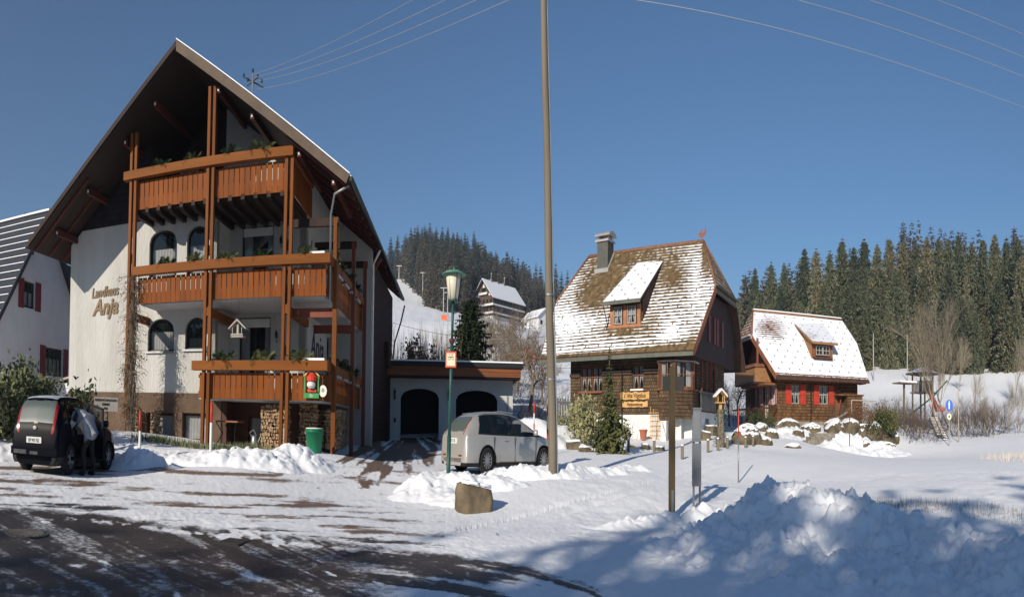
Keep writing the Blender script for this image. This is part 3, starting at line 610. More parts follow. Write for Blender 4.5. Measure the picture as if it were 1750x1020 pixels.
        bs = MB(); bs.box(s-.045, s+.045, PP-.13, PP-.05, .7, 1.55); G.part('post_anchor', bs, M_metal, p, fix=True)
    for q, zt in ((23.3, 7.2), (27.3, 7.4), (30.6, 7.4)):
        mb = MB(); mb.beam((-5.02, q, .7), (-5.02, q, zt), .17, .17, up=(0, 1, 0)); G.part('post', mb, M_redwoodpost if q > 24 else M_woodpost, fix=True)
        bm = MB(); bm.box(-6.9, -4.9, q-.07, q+.07, zt-.22, zt); G.part('tie_beam', bm, M_dark, fix=True)
    for z in (4.55,):
        for q in (23.4, 27.3): bm = MB(); bm.box(-6.9, -5.0, q-.07, q+.07, z, z+.25); G.part('tie_beam', bm, M_redwoodpost, fix=True)
        for s in (-13.95, -10.2, -6.82): bm = MB(); bm.box(s-.09, s+.09, PP-.15, PR, z+.02, z+.25); G.part('tie_beam', bm, M_woodpost, fix=True)
    for q, zz in ((31.1, 6.9),): bm = MB(); bm.beam((-4.9, q, zz), (-4.25, q, zz+.7), .1, .12); G.part('brace', bm, M_redwoodpost, fix=True)
    # downpipes
    dp = MB(); dp.tube([(-4.62, 30.85, .9), (-4.62, 30.85, 6.9), (-4.6, 30.6, 7.3), (-4.2, 30.2, 7.7)], .05, 8); G.part('downpipe', dp, M_white, smooth=True)
    dp = MB(); dp.tube([(-19.38, 25.5, 7.05), (-19.1, 25.6, 6.85), (-18.72, 25.8, 6.2), (-18.68, 25.9, 5.9)], .05, 8); G.part('downpipe', dp, M_metal, smooth=True)
    dp = MB(); dp.tube([(-5.15, 22.9, 4.9), (-5.15, 22.9, 7.2), (-4.9, 22.4, 7.6), (-4.3, 22.2, 7.75)], .04, 8); G.part('downpipe', dp, M_metal, smooth=True)
    dp = MB(); dp.tube([(-4.7, 40.2, 4.3), (-4.55, 40.6, 5.6), (-4.2, 41.2, 6.6), (-4.0, 41.6, 7.4)], .05, 8); G.part('downpipe', dp, M_iron, smooth=True)
    # lettering and the painted sign boards at the side wall
    def put(t, s, p, z, sh, size, m, sq=1., plane='f', slant=0., bold=0.):
        o = text_obj('lettering', t, size, m, sh, .009, sq, bold); o.parent = G.root; o.location = G.L(s, p, z)
        o.rotation_euler = (math.pi/2, slant, 0) if plane == 'f' else (math.pi/2, 0, math.pi/2); return o
    put('Landhaus', -16.42, PW-.03, 5.60, .25, .46, M_gold, .92, slant=-.03, bold=.008)
    put('Anja', -16.38, PW-.03, 5.02, .3, .72, M_gold, 1.1, slant=-.02, bold=.02)
    for z, t, sq in ((3.75, 'Anja', 1.0), (6.55, 'Landhaus', .62)):
        bd = MB(); bd.box(-6.9, -6.875, 26.1, 30.0, z-.15, z+1.0); G.part('sign_board', bd, M_plaster2, fix=True)
        put(t, -6.86, 28.0, z, .1, 1.25 if t == 'Anja' else 1.15, M_iron, sq*1.15, 's')
    for s, z in ((-8.2, 4.25), (-8.05, 7.1)):
        lm = MB(); lm.tube([(s, PR, z-.1), (s, PR-.14, z-.12), (s, PR-.14, z)], .015, 6); lm.lathe([(.03, -.02), (.06, .02), (.07, .14), (.03, .2), (.01, .24)], (s, PR-.14, z), 10); G.part('wall_lamp', lm, M_iron, fix=True)
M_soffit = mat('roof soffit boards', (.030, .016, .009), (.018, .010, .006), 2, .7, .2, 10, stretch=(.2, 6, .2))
M_barge = mat('weathered barge board', (.125, .088, .06), (.085, .062, .044), 2, .7, .2, 10)
M_metalroof = mat('copper green gutter', (.05, .06, .055), (.03, .035, .03), 2, .5)
M_dark2 = mat('deep brown frames', (.075, .028, .016), (.045, .018, .012), 2, .6)
M_winframe = mat('dark window frame', (.035, .03, .028), (.025, .02, .02), 2, .4)
M_redwoodpost = mat('reddish timber', (.20, .055, .03), (.13, .035, .02), 2, .6, .2, 10, stretch=(1, 1, .1))  # redder timber tone of the side posts, tie beams and gable boards
M_gold = mat('ochre lettering', (.20, .12, .045), (.13, .078, .03), 3, .5)
def shingle(name, c1, c2, sx=7, sz=5, rough=.8, mortar=(.01, .008, .006), bump=.6, wallaxis=True):
    m = bpy.data.materials.new(name); m.use_nodes = True; N = m.node_tree.nodes; L = m.node_tree.links; b = N['Principled BSDF']; b.inputs['Roughness'].default_value = rough; b.inputs['Specular IOR Level'].default_value = .2
    tc = N.new('ShaderNodeTexCoord'); sp = N.new('ShaderNodeSeparateXYZ'); L.new(tc.outputs['Object'], sp.inputs[0]); ad = N.new('ShaderNodeMath'); ad.operation = 'ADD'; L.new(sp.outputs[0], ad.inputs[0]); L.new(sp.outputs[1], ad.inputs[1])
    cb = N.new('ShaderNodeCombineXYZ'); L.new(ad.outputs[0], cb.inputs[0]); L.new(sp.outputs[2], cb.inputs[1])
    br = N.new('ShaderNodeTexBrick'); br.inputs['Scale'].default_value = 1; br.inputs['Brick Width'].default_value = 1/sx; br.inputs['Row Height'].default_value = 1/sz; br.inputs['Mortar Size'].default_value = .012; br.inputs['Bias'].default_value = 0
    br.inputs['Color1'].default_value = (*c1, 1); br.inputs['Color2'].default_value = (*c2, 1); br.inputs['Mortar'].default_value = (*mortar, 1)
    L.new(cb.outputs[0], br.inputs['Vector']); n = N.new('ShaderNodeTexNoise'); n.inputs['Scale'].default_value = 1.7; n.inputs['Detail'].default_value = 6; L.new(tc.outputs['Object'], n.inputs[0])
    mx = N.new('ShaderNodeMix'); mx.data_type = 'RGBA'; mx.blend_type = 'MULTIPLY'; mx.inputs[0].default_value = .8; L.new(br.outputs[0], mx.inputs[6])
    r = N.new('ShaderNodeValToRGB'); r.color_ramp.elements[0].position = .3; r.color_ramp.elements[0].color = (.45, .45, .45, 1); r.color_ramp.elements[1].position = .7; L.new(n.outputs[0], r.inputs[0]); L.new(r.outputs[0], mx.inputs[7])
    L.new(mx.outputs[2], b.inputs['Base Color']); bp = N.new('ShaderNodeBump'); bp.inputs['Strength'].default_value = bump; bp.inputs['Distance'].default_value = .03; bp.invert = True; L.new(br.outputs['Fac'], bp.inputs['Height']); L.new(bp.outputs[0], b.inputs['Normal'])
    MATS[name] = m; return m
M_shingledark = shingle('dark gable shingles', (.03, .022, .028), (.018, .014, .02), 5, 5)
M_shinglebrown = shingle('brown side shingles', (.07, .024, .016), (.04, .016, .012), 5, 5)
gguest()
# ------------------------------------------------------------------ garage
A = Frame('garage', 'white double garage with flat roof, brown fascia and two dark arched openings', 'garage', -4.9, -.6, 39.5, 1.1)
def ggarage():
    W = MB(); ar = [(-4.0, -1.45, .9, 3.46), (-.33, 2.40, .9, 3.44)]
    wall(W, 'f', 39.5, .3, -4.68, 3.42, .8, 3.98, ar)
    for a in ar: arch_fill(W, 'f', 39.5, .3, a[0], a[1], a[3]-.42, a[3])
    wall(W, 's', 3.42, -.25, 39.8, 45, .8, 3.98); wall(W, 's', -4.68, .25, 39.8, 45, .8, 3.98); wall(W, 'f', 44.8, .2, -4.43, 3.17, .8, 3.98)
    A.part('wall', W, M_plaster2, fix=True)
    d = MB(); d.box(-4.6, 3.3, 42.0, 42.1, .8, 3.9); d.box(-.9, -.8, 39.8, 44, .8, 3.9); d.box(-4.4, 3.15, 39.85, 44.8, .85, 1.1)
    A.part('inside', d, mat('unlit garage', (.006, .006, .006), None, 2, .9), fix=True)  # near black lining puts the darkness of the unlit depth into the colour
    r = MB(); r.box(-6.2, 3.95, 38.0, 46, 4.36, 4.56); R_ = A.part('roof', r, M_iron, fix=True)
    f = MB(); f.box(-5.6, 3.80, 38.12, 38.17, 3.96, 4.36); f.box(3.75, 3.80, 38.17, 46, 3.96, 4.36)
    for z in (4.09, 4.22): f.box(-5.6, 3.80, 38.10, 38.12, z-.055, z+.055)
    A.part('fascia', f, M_fascia, R_, fix=True)
    c = MB(); c.box(-5.6, 3.78, 38.2, 39.5, 3.90, 3.96); A.part('soffit', c, M_dark, R_, fix=True)
    s = MB(); s.box(-5.9, 3.93, 38.02, 45.9, 4.562, 4.62); A.part('snow_cover', s, M_snow, R_, fix=True)
    dw = MB(); dw.box(-5.75, -4.7, 38.9, 39.1, .9, 3.9); A.part('side_door', dw, M_iron, fix=True)
    for sx in (-4.36, -.9+.1):
        lm = MB(); lm.box(sx-.05, sx+.05, 39.36, 39.48, 2.95, 3.3); lm.lathe([(.09, 0), (.02, .1)], (sx, 39.42, 3.3), 8); lm.box(sx-.02, sx+.02, 39.4, 39.5, 3.42, 3.47); A.part('wall_lantern', lm, M_iron, fix=True)
    bx = MB(); bx.box(-4.42, -4.28, 39.45, 39.5, 1.95, 2.15); A.part('meter_box', bx, M_iron, fix=True)
M_fascia = mat('garage fascia boards', (.22, .075, .025), (.14, .045, .016), 2, .6, .2, 10, stretch=(.2, .2, 2))
ggarage()
def scr(*a): pass
t = thing('broom', 'dark broom hung on the garage wall right of the second opening', 'broom', A.W(3.05, 39.4, 1.9), -A.a)
mb = MB(); mb.tube([(0, 0, .55), (0, 0, 1.35)], .018, 6); mb.build('handle', M_iron, t)
mb = MB(); mb.lathe([(.22, 0), (.16, .3), (.05, .55)], (0, 0, 0), 10); mb.build('bristles', M_iron, t)
# ------------------------------------------------------------------ tiled roofs that carry snow
def snow_roof_mat(name, t1, t2, row=.25, tw=.19, dots=True):
    m = bpy.data.materials.new(name); m.use_nodes = True; N = m.node_tree.nodes; L = m.node_tree.links; b = N['Principled BSDF']
    def mth(op, a, b_=None, c=None):
        n = N.new('ShaderNodeMath'); n.operation = op
        for i, v in enumerate((a, b_, c)):
            if v is None: continue
            if isinstance(v, (int, float)): n.inputs[i].default_value = v
            else: L.new(v, n.inputs[i])
        return n.outputs[0]
    uv = N.new('ShaderNodeUVMap'); uv.uv_map = 'UVMap'; sp = N.new('ShaderNodeSeparateXYZ'); L.new(uv.outputs[0], sp.inputs[0]); U, V = sp.outputs[0], sp.outputs[1]
    at = N.new('ShaderNodeAttribute'); at.attribute_name = 'snow'; S = at.outputs['Fac']
    def noise(sc, st=(1, 1, 1), det=5):
        mp = N.new('ShaderNodeMapping'); mp.inputs['Scale'].default_value = st; L.new(uv.outputs[0], mp.inputs[0]); n = N.new('ShaderNodeTexNoise'); n.inputs['Scale'].default_value = sc; n.inputs['Detail'].default_value = det; n.inputs['Roughness'].default_value = .65; L.new(mp.outputs[0], n.inputs[0]); return n.outputs['Fac']
    vr = mth('DIVIDE', V, row); ph = mth('FRACT', vr); rowi = mth('FLOOR', vr)
    ushift = mth('ADD', mth('DIVIDE', U, tw), mth('MULTIPLY', rowi, .5)); ti = mth('FLOOR', ushift); tph = mth('FRACT', ushift)
    wn_ = N.new('ShaderNodeTexWhiteNoise'); wn_.noise_dimensions = '2D'; cb = N.new('ShaderNodeCombineXYZ'); L.new(ti, cb.inputs[0]); L.new(rowi, cb.inputs[1]); L.new(cb.outputs[0], wn_.inputs['Vector'])
    # snow keeps to the upper part of every course when it is thin
    k = mth('ADD', mth('MULTIPLY_ADD', S, .72, .12), mth('MULTIPLY', mth('SUBTRACT', noise(2.2, (1, 2.2, 1), 7), .5), .9))
    k = mth('ADD', k, mth('MULTIPLY', mth('SUBTRACT', wn_.outputs[0], .5), .22))
    thr = mth('ADD', .05, mth('MULTIPLY', mth('SUBTRACT', 1., ph), .92))
    mr = N.new('ShaderNodeMapRange'); mr.interpolation_type = 'SMOOTHSTEP'; mr.inputs['From Min'].default_value = -.05; mr.inputs['From Max'].default_value = .05; L.new(mth('SUBTRACT', k, thr), mr.inputs[0]); K = mr.outputs[0]
    if dots:       # small hooks that hold the snow poke through it in a staggered grid
        r2 = mth('DIVIDE', V, .62); f2 = mth('FRACT', r2); i2 = mth('FLOOR', r2); u2 = mth('FRACT', mth('ADD', mth('DIVIDE', U, 1.05), mth('MULTIPLY', i2, .5)))
        d = mth('MULTIPLY', mth('LESS_THAN', mth('ABSOLUTE', mth('SUBTRACT', u2, .5)), .045), mth('LESS_THAN', mth('ABSOLUTE', mth('SUBTRACT', f2, .5)), .14)); K = mth('MULTIPLY', K, mth('SUBTRACT', 1, mth('MULTIPLY', d, .9)))
    mixf = mth('ADD', mth('MULTIPLY', wn_.outputs[0], .45), mth('MULTIPLY', noise(3., det=7), .75))
    r = N.new('ShaderNodeValToRGB'); r.color_ramp.elements[0].position = .35; r.color_ramp.elements[1].position = .8; r.color_ramp.elements[0].color = (*t2, 1); r.color_ramp.elements[1].color = (*t1, 1); L.new(mixf, r.inputs[0])
    mx = N.new('ShaderNodeMix'); mx.data_type = 'RGBA'; L.new(K, mx.inputs[0]); L.new(r.outputs[0], mx.inputs[6]); mx.inputs[7].default_value = (.84, .87, .92, 1); L.new(mx.outputs[2], b.inputs['Base Color'])
    b.inputs['Roughness'].default_value = .75; b.inputs['Specular IOR Level'].default_value = .2
    edge = mth('MULTIPLY', mth('LESS_THAN', tph, .08), .4); h = mth('ADD', mth('SUBTRACT', mth('MULTIPLY', mth('SUBTRACT', 1., ph), .8), edge), mth('MULTIPLY', K, .9))
    bp = N.new('ShaderNodeBump'); bp.inputs['Strength'].default_value = .7; bp.inputs['Distance'].default_value = .035; L.new(h, bp.inputs['Height']); L.new(bp.outputs[0], b.inputs['Normal'])
    MATS[name] = m; return m
def roof_patch(F, name, polys, m, snowf, parent=None, nu=90, nv=70, label=None, lift=0.):
    """polys: quads (eave left, eave right, top right, top left) in (s,p,z), meshed finely; UV in metres; snow from snowf(px, py) in world"""
    V = []; Fc = []; UV = []; SN = []
    for q in polys:
        a, b_, c, d = [Vector(v) for v in q]; o = len(V)
        du = (b_-a).normalized(); vd = (d-a); vd = (vd-du*vd.dot(du)); vd = vd.normalized() if vd.length > 1e-6 else Vector((0, 0, 1)); org = Vector(polys[0][0])
        for j in range(nv+1):
            for i in range(nu+1):
                s, t = i/nu, j/nv; p = (a*(1-s)+b_*s)*(1-t)+(d*(1-s)+c*s)*t; V.append(p); UV.append(((p-org).dot(du)+30, (p-org).dot(vd)+30))
        for j in range(nv):
            for i in range(nu): k = o+j*(nu+1)+i; Fc.append((k, k+1, k+nu+2, k+nu+1))
    A_ = np.array([tuple(v) for v in V]); W = np.outer(A_[:, 0], F.u)+np.outer(A_[:, 1], F.v); W[:, 2] += A_[:, 2]
    px, py = project(W[:, 0], W[:, 1], W[:, 2]); sn = snowf(px, py, A_)
    if lift: 
        n = (Vector(polys[0][1])-Vector(polys[0][0])).cross(Vector(polys[0][3])-Vector(polys[0][0])).normalized(); n = n if n.z > 0 else -n; A_ = A_+np.outer(np.ones(len(A_))*lift, n)
    me = bpy.data.meshes.new(name); me.from_pydata((A_-np.array(F.off)).tolist(), [], Fc); me.update()
    at = me.attributes.new('snow', 'FLOAT', 'POINT'); at.data.foreach_set('value', np.asarray(sn, np.float32))
    ul = me.uv_layers.new(name='UVMap'); li = np.empty(len(me.loops), np.int32); me.loops.foreach_get('vertex_index', li); ul.data.foreach_set('uv', np.array(UV, np.float32)[li].ravel())
    me.materials.append(m); o = bpy.data.objects.new(name, me); COL.objects.link(o); o.parent = parent or F.root; recalc(o)
    if label: o['label'] = label
    return o
def blob(px, py, cx, cy, rx, ry): return np.exp(-(((px-cx)/rx)**2+((py-cy)/ry)**2))
M_tile_f = snow_roof_mat('brown mossy tiles with snow', (.185, .125, .06), (.085, .058, .028))
M_tile_r = snow_roof_mat('red brown tiles with snow', (.20, .10, .06), (.11, .055, .035), row=.22)
M_shf = shingle('weathered wall shingles', (.175, .115, .068), (.10, .065, .04), 6, 6.5)
M_shr = shingle('golden wall shingles', (.24, .125, .052), (.135, .065, .03), 6, 5.5)
M_brownwood = mat('dark brown timber', (.085, .045, .032), (.05, .027, .02), 2, .7, .2, 10, stretch=(1, 1, .15))
M_orangewood = mat('orange brown timber', (.24, .095, .045), (.16, .062, .03), 2, .6, .2, 10, stretch=(1, 1, .15))
M_eave = mat('greenish eaves board', (.13, .14, .11), (.09, .10, .08), 2, .7)
# ------------------------------------------------------------------ shingled farmhouse
H = Frame('shingled_farmhouse', 'old brown shingled farmhouse with big half-hipped tile roof patched with snow', 'house', 38.0, -19, 37.3, 1.6)
def farm():
    EL, ER, BR, AR, AL, BL_ = (-25.55, 36, 5.28), (-13.62, 36, 5.28), (-13.2, 39.25, 8.53), (-15.1, 42, 11.28), (-25.0, 42, 11.28), (-26.35, 39.25, 8.53)
    CR, DR, CL, DL = (-13.35, 44.7, 8.55), (-13.5, 48, 5.25), (-26.3, 44.7, 8.55), (-25.6, 48, 5.25)
    def sf(px, py, A_):
        s = 1.0-1.05*blob(px, py, 1040, 472, 56, 46)-.75*blob(px, py, 1120, 430, 95, 24)-.8*blob(px, py, 1145, 470, 28, 24)-.75*blob(px, py, 1000, 515, 45, 28)-.95*blob(px, py, 1065, 566, 46, 12)-.55*blob(px, py, 1115, 550, 18, 22)-.45*blob(px, py, 1185, 590, 16, 45)
        s = s-.38*blob(px, py, 1160, 500, 45, 40)-.30*blob(px, py, 975, 585, 45, 14)-.2+.35*blob(px, py, 998, 548, 30, 16)+.35*blob(px, py, 1188, 500, 14, 40)+.35*blob(px, py, 1140, 575, 25, 25)+.2*blob(px, py, 1190, 440, 18, 14)-.9*sstep(1196, 1203, px)*sstep(500, 440, py)
        eave = (A_[:, 1]-36)
        s = s+.30*blob(px, py, 965, 560, 25, 60)+.25*blob(px, py, 975, 500, 14, 45)
        return s-1.2*sstep(.30, .05, eave)-.9*sstep(.7, .3, eave)*blob(px, 0*py, 1150, 0, 50, 1)
    r = roof_patch(H, 'roof', [(EL, ER, BR, BL_), (BL_, BR, AR, AL)], M_tile_f, sf, nu=110, nv=60)
    roof_patch(H, 'half_hip', [(BR, CR, AR, AR)], M_tile_f, lambda a, b_, c: np.zeros(len(a))+.0, r, 20, 20, lift=.01)
    roof_patch(H, 'half_hip', [(CL, BL_, AL, AL)], M_tile_f, lambda a, b_, c: np.zeros(len(a))+.9, r, 20, 20, lift=.01)
    roof_patch(H, 'roof_back', [(DR, DL, CL, CR), (CR, CL, AL, AR)], M_tile_f, lambda a, b_, c: np.zeros(len(a))+.8, r, 20, 20)
    def dn(p, k=.2): return (p[0], p[1], p[2]-k)
    u = MB()
    for poly in ([EL, ER, BR, AR, AL, BL_], [DR, DL, CL, AL, AR, CR], [BR, CR, AR], [CL, BL_, AL]):
        u.prism([dn(p, .03) for p in poly], (0, 0, -.11))
    H.part('roof_boards', u, M_brownwood, r, fix=True)
    rt = MB(); rt.tube([AL, AR], .11, 8); rt.tube([AR, BR], .09, 8); rt.tube([AL, BL_], .09, 8); rt.tube([AR, CR], .09, 8); H.part('ridge_tiles', rt, mat('ridge tiles', (.26, .13, .08), (.15, .08, .045), 5, .8, .4, 12), r, smooth=True)
    g = MB(); g.box(-25.55, -13.6, 35.9, 36.02, 5.03, 5.2); H.part('gutter', g, M_eave, r, fix=True)
    hb = MB(); hb.beam((-13.25, 39.1, 8.35), (-13.4, 44.8, 8.35), .1, .2); hb.beam((-13.05, 39.1, 8.55), (-13.2, 44.8, 8.55), .2, .05); H.part('hip_eaves_board', hb, M_eave, r, fix=True)
    vb = MB(); vb.beam((ER[0]+.02, 36, 5.15), (BR[0]+.02, 39.25, 8.38), .06, .28); H.part('barge_board', vb, M_orangewood, r, fix=True)
    # walls
    W = MB(); holes = [(-22.85, -21.05, 3.66, 4.82), (-18.62, -17.82, 3.72, 4.82)]
    wall(W, 'f', 37.3, .25, -23.72, -14.95, 2.55, 5.3, holes); wall(W, 's', -23.72, .25, 37.55, 46.5, 2.55, 5.3)
    wall(W, 's', -14.25, -.25, 38.3, 44.4, 2.7, 5.3, [(41.4, 42.4, 3.4, 4.9)])
    H.part('shingle_wall', W, M_shf, fix=True)
    P_ = MB(); wall(P_, 'f', 37.34, .22, -23.7, -15.0, .8, 2.55); wall(P_, 's', -14.3, -.22, 38.35, 44.3, .8, 2.7, [(40.2, 41.0, .8, 2.4)]); P_.prism([(-16.6, 37.34, .8), (-14.3, 38.4, .8), (-14.3, 38.4, 2.7), (-16.6, 37.34, 2.7)], (-.1, .25, 0)); H.part('plinth', P_, M_white2, fix=True)
    U = MB()     # boarded upper gable that stands out over the ground floor
    U.prism([(-13.95, 37.2, 5.25), (-13.95, 46.0, 5.25), (-13.95, 46.0, 7.2), (-13.95, 44.6, 8.35), (-13.95, 39.4, 8.35), (-13.95, 37.0, 6.0)], (-.25, 0, 0)); U.box(-14.3, -13.95, 37.2, 46, 5.1, 5.25)
    U.prism([(-23.9, 37.2, 5.25), (-23.9, 46.0, 5.25), (-23.9, 46.0, 7.2), (-23.9, 44.6, 8.35), (-23.9, 39.4, 8.35), (-23.9, 37.0, 6.0)], (.25, 0, 0))
    H.part('gable_boarding', U, M_gableboard, fix=True)
    for a, b_ in ((40.2, 40.9), (42.0, 42.7)):
        sh = MB(); sh.box(-13.95, -13.88, a-.45, a-.05, 6.0, 7.3); sh.box(-13.95, -13.88, b_+.05, b_+.45, 6.0, 7.3); sw = H.part('shutter', sh, M_redshutter, fix=True)
    # ground floor windows
    window(H, 'f', 37.3, -22.85, -22.0, 3.66, 4.82, .1, M_orangewood, .045, 1, (.6,), 'tied'); window(H, 'f', 37.3, -21.92, -21.05, 3.66, 4.82, .1, M_orangewood, .045, 1, (.6,), 'tied')
    window(H, 'f', 37.3, -18.62, -17.82, 3.72, 4.82, .1, M_orangewood, .045, 1, (.6,), 'tied'); window(H, 's', -14.25, 41.4, 42.4, 3.4, 4.9, -.1, M_brownwood, .07, 1, (.5,), 'full')
    s = MB(); s.box(-22.95, -20.95, 37.12, 37.32, 3.58, 3.66); H.part('window_sill', s, M_orangewood, fix=True); s = MB(); s.box(-18.72, -17.72, 37.12, 37.32, 3.64, 3.72); H.part('window_sill', s, M_white, fix=True)
    bd = MB(); bd.box(-23.74, -22.9, 37.2, 37.3, 4.36, 4.5); bd.box(-21.0, -18.7, 37.2, 37.3, 4.4, 4.54); bd.box(-17.75, -16.6, 37.2, 37.3, 4.42, 4.56); H.part('string_course', bd, M_brownwood, fix=True)
    bd = MB(); bd.box(-23.74, -22.9, 37.18, 37.3, 4.5, 4.54); bd.box(-21.0, -18.7, 37.18, 37.3, 4.54, 4.58); bd.box(-17.75, -16.6, 37.18, 37.3, 4.56, 4.60); H.part('string_course_cap', bd, M_woodgrey, fix=True)
    dpp = MB(); dpp.tube([(-19.4, 37.2, 2.0), (-19.4, 37.2, 4.7), (-19.3, 36.5, 5.0)], .045, 6); H.part('downpipe', dpp, M_iron)
    # bay at the corner
    pts = [(-16.62, 37.3), (-16.2, 36.45), (-15.1, 36.45), (-14.15, 37.35), (-14.25, 38.4), (-16.6, 38.4)]
    b = MB(); b.prism([(x, y, 2.35) for x, y in pts], (0, 0, 1.28)); B_ = H.part('bay', b, M_shbay, fix=True)
    b = MB(); b.prism([(x*1.0, y, 4.93) for x, y in pts], (0, 0, .32)); H.part('bay_frieze', b, M_brownwood, B_, fix=True)
    b = MB(); cx, cy = -15.4, 37.6; b.prism([(cx+(x-cx)*1.12, cy+(y-cy)*1.12, 4.86) for x, y in pts], (0, 0, .05)); H.part('bay_cornice', b, M_woodgrey, B_, fix=True)
    b = MB(); b.prism([(cx+(x-cx)*1.08, cy+(y-cy)*1.08, 3.60) for x, y in pts], (0, 0, .07)); H.part('bay_sill', b, M_orangewood, B_, fix=True)
    posts = MB()
    for (x0, y0), (x1, y1) in zip(pts[:4], pts[1:4]):
        for k in (0, 1):
            x, y = (x0, y0) if k == 0 else (x1, y1); posts.beam((x, y+.06, 3.66), (x, y+.06, 4.94), .17, .17, up=(0, 1, 0))
    H.part('bay_posts', posts, M_orangewood, B_, fix=True)
    for (x0, y0), (x1, y1) in zip(pts[:3], pts[1:4]):
        a, c = Vector((x0, y0, 0)), Vector((x1, y1, 0)); d = (c-a).normalized(); nn = Vector((-d.y, d.x, 0))
        a2, c2 = a+d*.1, c-d*.1; f = MB(); 
        for z0, z1 in ((3.68, 3.76), (4.82, 4.90)): f.beam(a2+Vector((0, 0, (z0+z1)/2))+nn*.05, c2+Vector((0, 0, (z0+z1)/2))+nn*.05, .06, z1-z0)
        f.beam(a2+Vector((0, 0, 4.3))+nn*.05, c2+Vector((0, 0, 4.3))+nn*.05, .03, .03)
        for e in ((a2, c2) if (c2-a2).length < .6 else (a2, (a2+c2)/2, c2)): f.beam(e+nn*.05+Vector((0, 0, 3.68)), e+nn*.05+Vector((0, 0, 4.9)), .06, .06)
        w = H.part('window', f, M_orangewood, B_, fix=True)
        gl = MB(); gl.quad(a2+Vector((0, 0, 3.7))+nn*.07, c2+Vector((0, 0, 3.7))+nn*.07, c2+Vector((0, 0, 4.88))+nn*.07, a2+Vector((0, 0, 4.88))+nn*.07); H.part('pane', gl, M_glass, w)
    cu = MB()
    for (x0, y0), (x1, y1) in zip(pts[:3], pts[1:4]):
        a, c = Vector((x0, y0, 0)), Vector((x1, y1, 0)); d = (c-a); nn = Vector((-d.y, d.x, 0)).normalized(); 
        for lo_, hi_ in ((.06, .34), (.66, .94)):
            vs = []; n = 10
            for z in (3.75, 4.86):
                for i in range(n+1): vs.append(a+d*(lo_+(hi_-lo_)*i/n)+nn*(.16+.03*math.sin(i*2.2))+Vector((0, 0, z)))
            cu.add(vs, [(i, i+1, n+2+i, n+1+i) for i in range(n)])
    H.part('bay_curtains', cu, M_curtain, B_)
    il = MB(); il.box(-23.4, -14.6, 38.9, 39.0, 2.5, 5.2); il.box(-23.4, -14.6, 37.6, 43, 2.5, 2.6); il.box(-23.4, -14.5, 37.6, 43, 5.1, 5.2); H.part('inside', il, M_room, fix=True)
    # porch boards on the side and garden trellis
    sb = MB()
    for k in range(16): sb.box(-14.12, -14.05, 38.7+k*.2, 38.85+k*.2, 2.75, 3.6)
    sb.box(-14.15, -14.02, 38.6, 42, 3.55, 3.65); H.part('side_boarding', sb, M_greyboard, fix=True)
    st = MB()
    for k in range(4): st.box(-14.15, -14.05, 38.9+k*.9, 39.0+k*.9, 3.6, 5.1)
    H.part('side_posts', st, M_redwoodpost, fix=True)
    # dormer
    D = MB(); D.box(-20.5, -18.1, 37.5, 40, 6.6, 7.72); d = H.part('dormer', D, M_orangewood, fix=True)
    D2 = MB()
    for x in (-20.5, -19.42, -18.35): D2.box(x, x+.25, 37.40, 37.5, 6.75, 7.7)
    D2.box(-20.6, -18.0, 37.32, 37.5, 6.62, 6.76); H.part('dormer_posts', D2, M_orangewood2, d, fix=True)
    for a, b_ in ((-20.18, -19.5), (-19.1, -18.42)):
        window(H, 'f', 37.5, a, b_, 6.80, 7.62, -.1, M_woodgrey, .05, 1, (.5,), None, d); c = MB(); c.quad((a+.05, 37.46, 7.55), (b_-.05, 37.46, 7.55), (b_-.05, 37.46, 7.2), (a+.05, 37.46, 7.2)); c.add([(a+.05, 37.46, 7.2), (a+.3, 37.46, 7.2), (a+.15, 37.46, 6.85), (a+.05, 37.46, 6.85)], [(0, 1, 2, 3)]); c.add([(b_-.05, 37.46, 7.2), (b_-.3, 37.46, 7.2), (b_-.15, 37.46, 6.85), (b_-.05, 37.46, 6.85)], [(0, 1, 2, 3)]); H.part('dormer_curtain', c, M_curtain, d)
        w2 = MB(); w2.quad((a, 37.49, 6.8), (b_, 37.49, 6.8), (b_, 37.49, 7.62), (a, 37.49, 7.62)); H.part('dormer_dark_sheet', w2, M_room, d)  # dark sheet on the closed dormer stands in for the unlit room
    dr = [(-20.85, 36.9, 7.86), (-17.85, 36.9, 7.86), (-17.95, 40.95, 10.3), (-20.2, 41.05, 10.36)]
    roof_patch(H, 'dormer_roof', [dr], M_tile_f, lambda px, py, A_: 1.6-.6*sstep(.5, 0, A_[:, 0]+20.9)+0*px, d, 40, 40)
    u = MB(); u.prism([(x, y, z-.02) for x, y, z in dr], (0, 0, -.14)); u.prism([(-18.0, 37.6, 6.8), (-18.0, 37.6, 7.9), (-18.0, 40.6, 9.9)], (-.1, 0, 0)); u.prism([(-20.6, 37.6, 6.8), (-20.6, 37.6, 7.9), (-20.5, 40.6, 9.9)], (.1, 0, 0)); H.part('dormer_boards', u, M_brownwood, d, fix=True)
    gt = MB(); gt.box(-20.85, -17.85, 36.82, 36.92, 7.68, 7.82); H.part('dormer_gutter', gt, M_eave, d, fix=True)
    gp = MB(); gp.tube([(-20.8, 36.9, 7.7), (-20.72, 37.2, 7.2), (-20.7, 37.4, 6.8), (-20.75, 37.2, 6.4)], .035, 6); H.part('dormer_downpipe', gp, M_iron, d)
    # chimney
    c = MB(); c.box(-23.65, -22.7, 41.0, 41.95, 9.6, 11.75); ch = H.part('chimney', c, mat('grey chimney cladding', (.10, .10, .085), (.075, .075, .065), 3, .7), fix=True)
    c = MB(); c.box(-23.8, -22.6, 40.9, 42.05, 11.75, 11.87); H.part('chimney_collar', c, M_metalpale, ch, fix=True)
    c = MB(); 
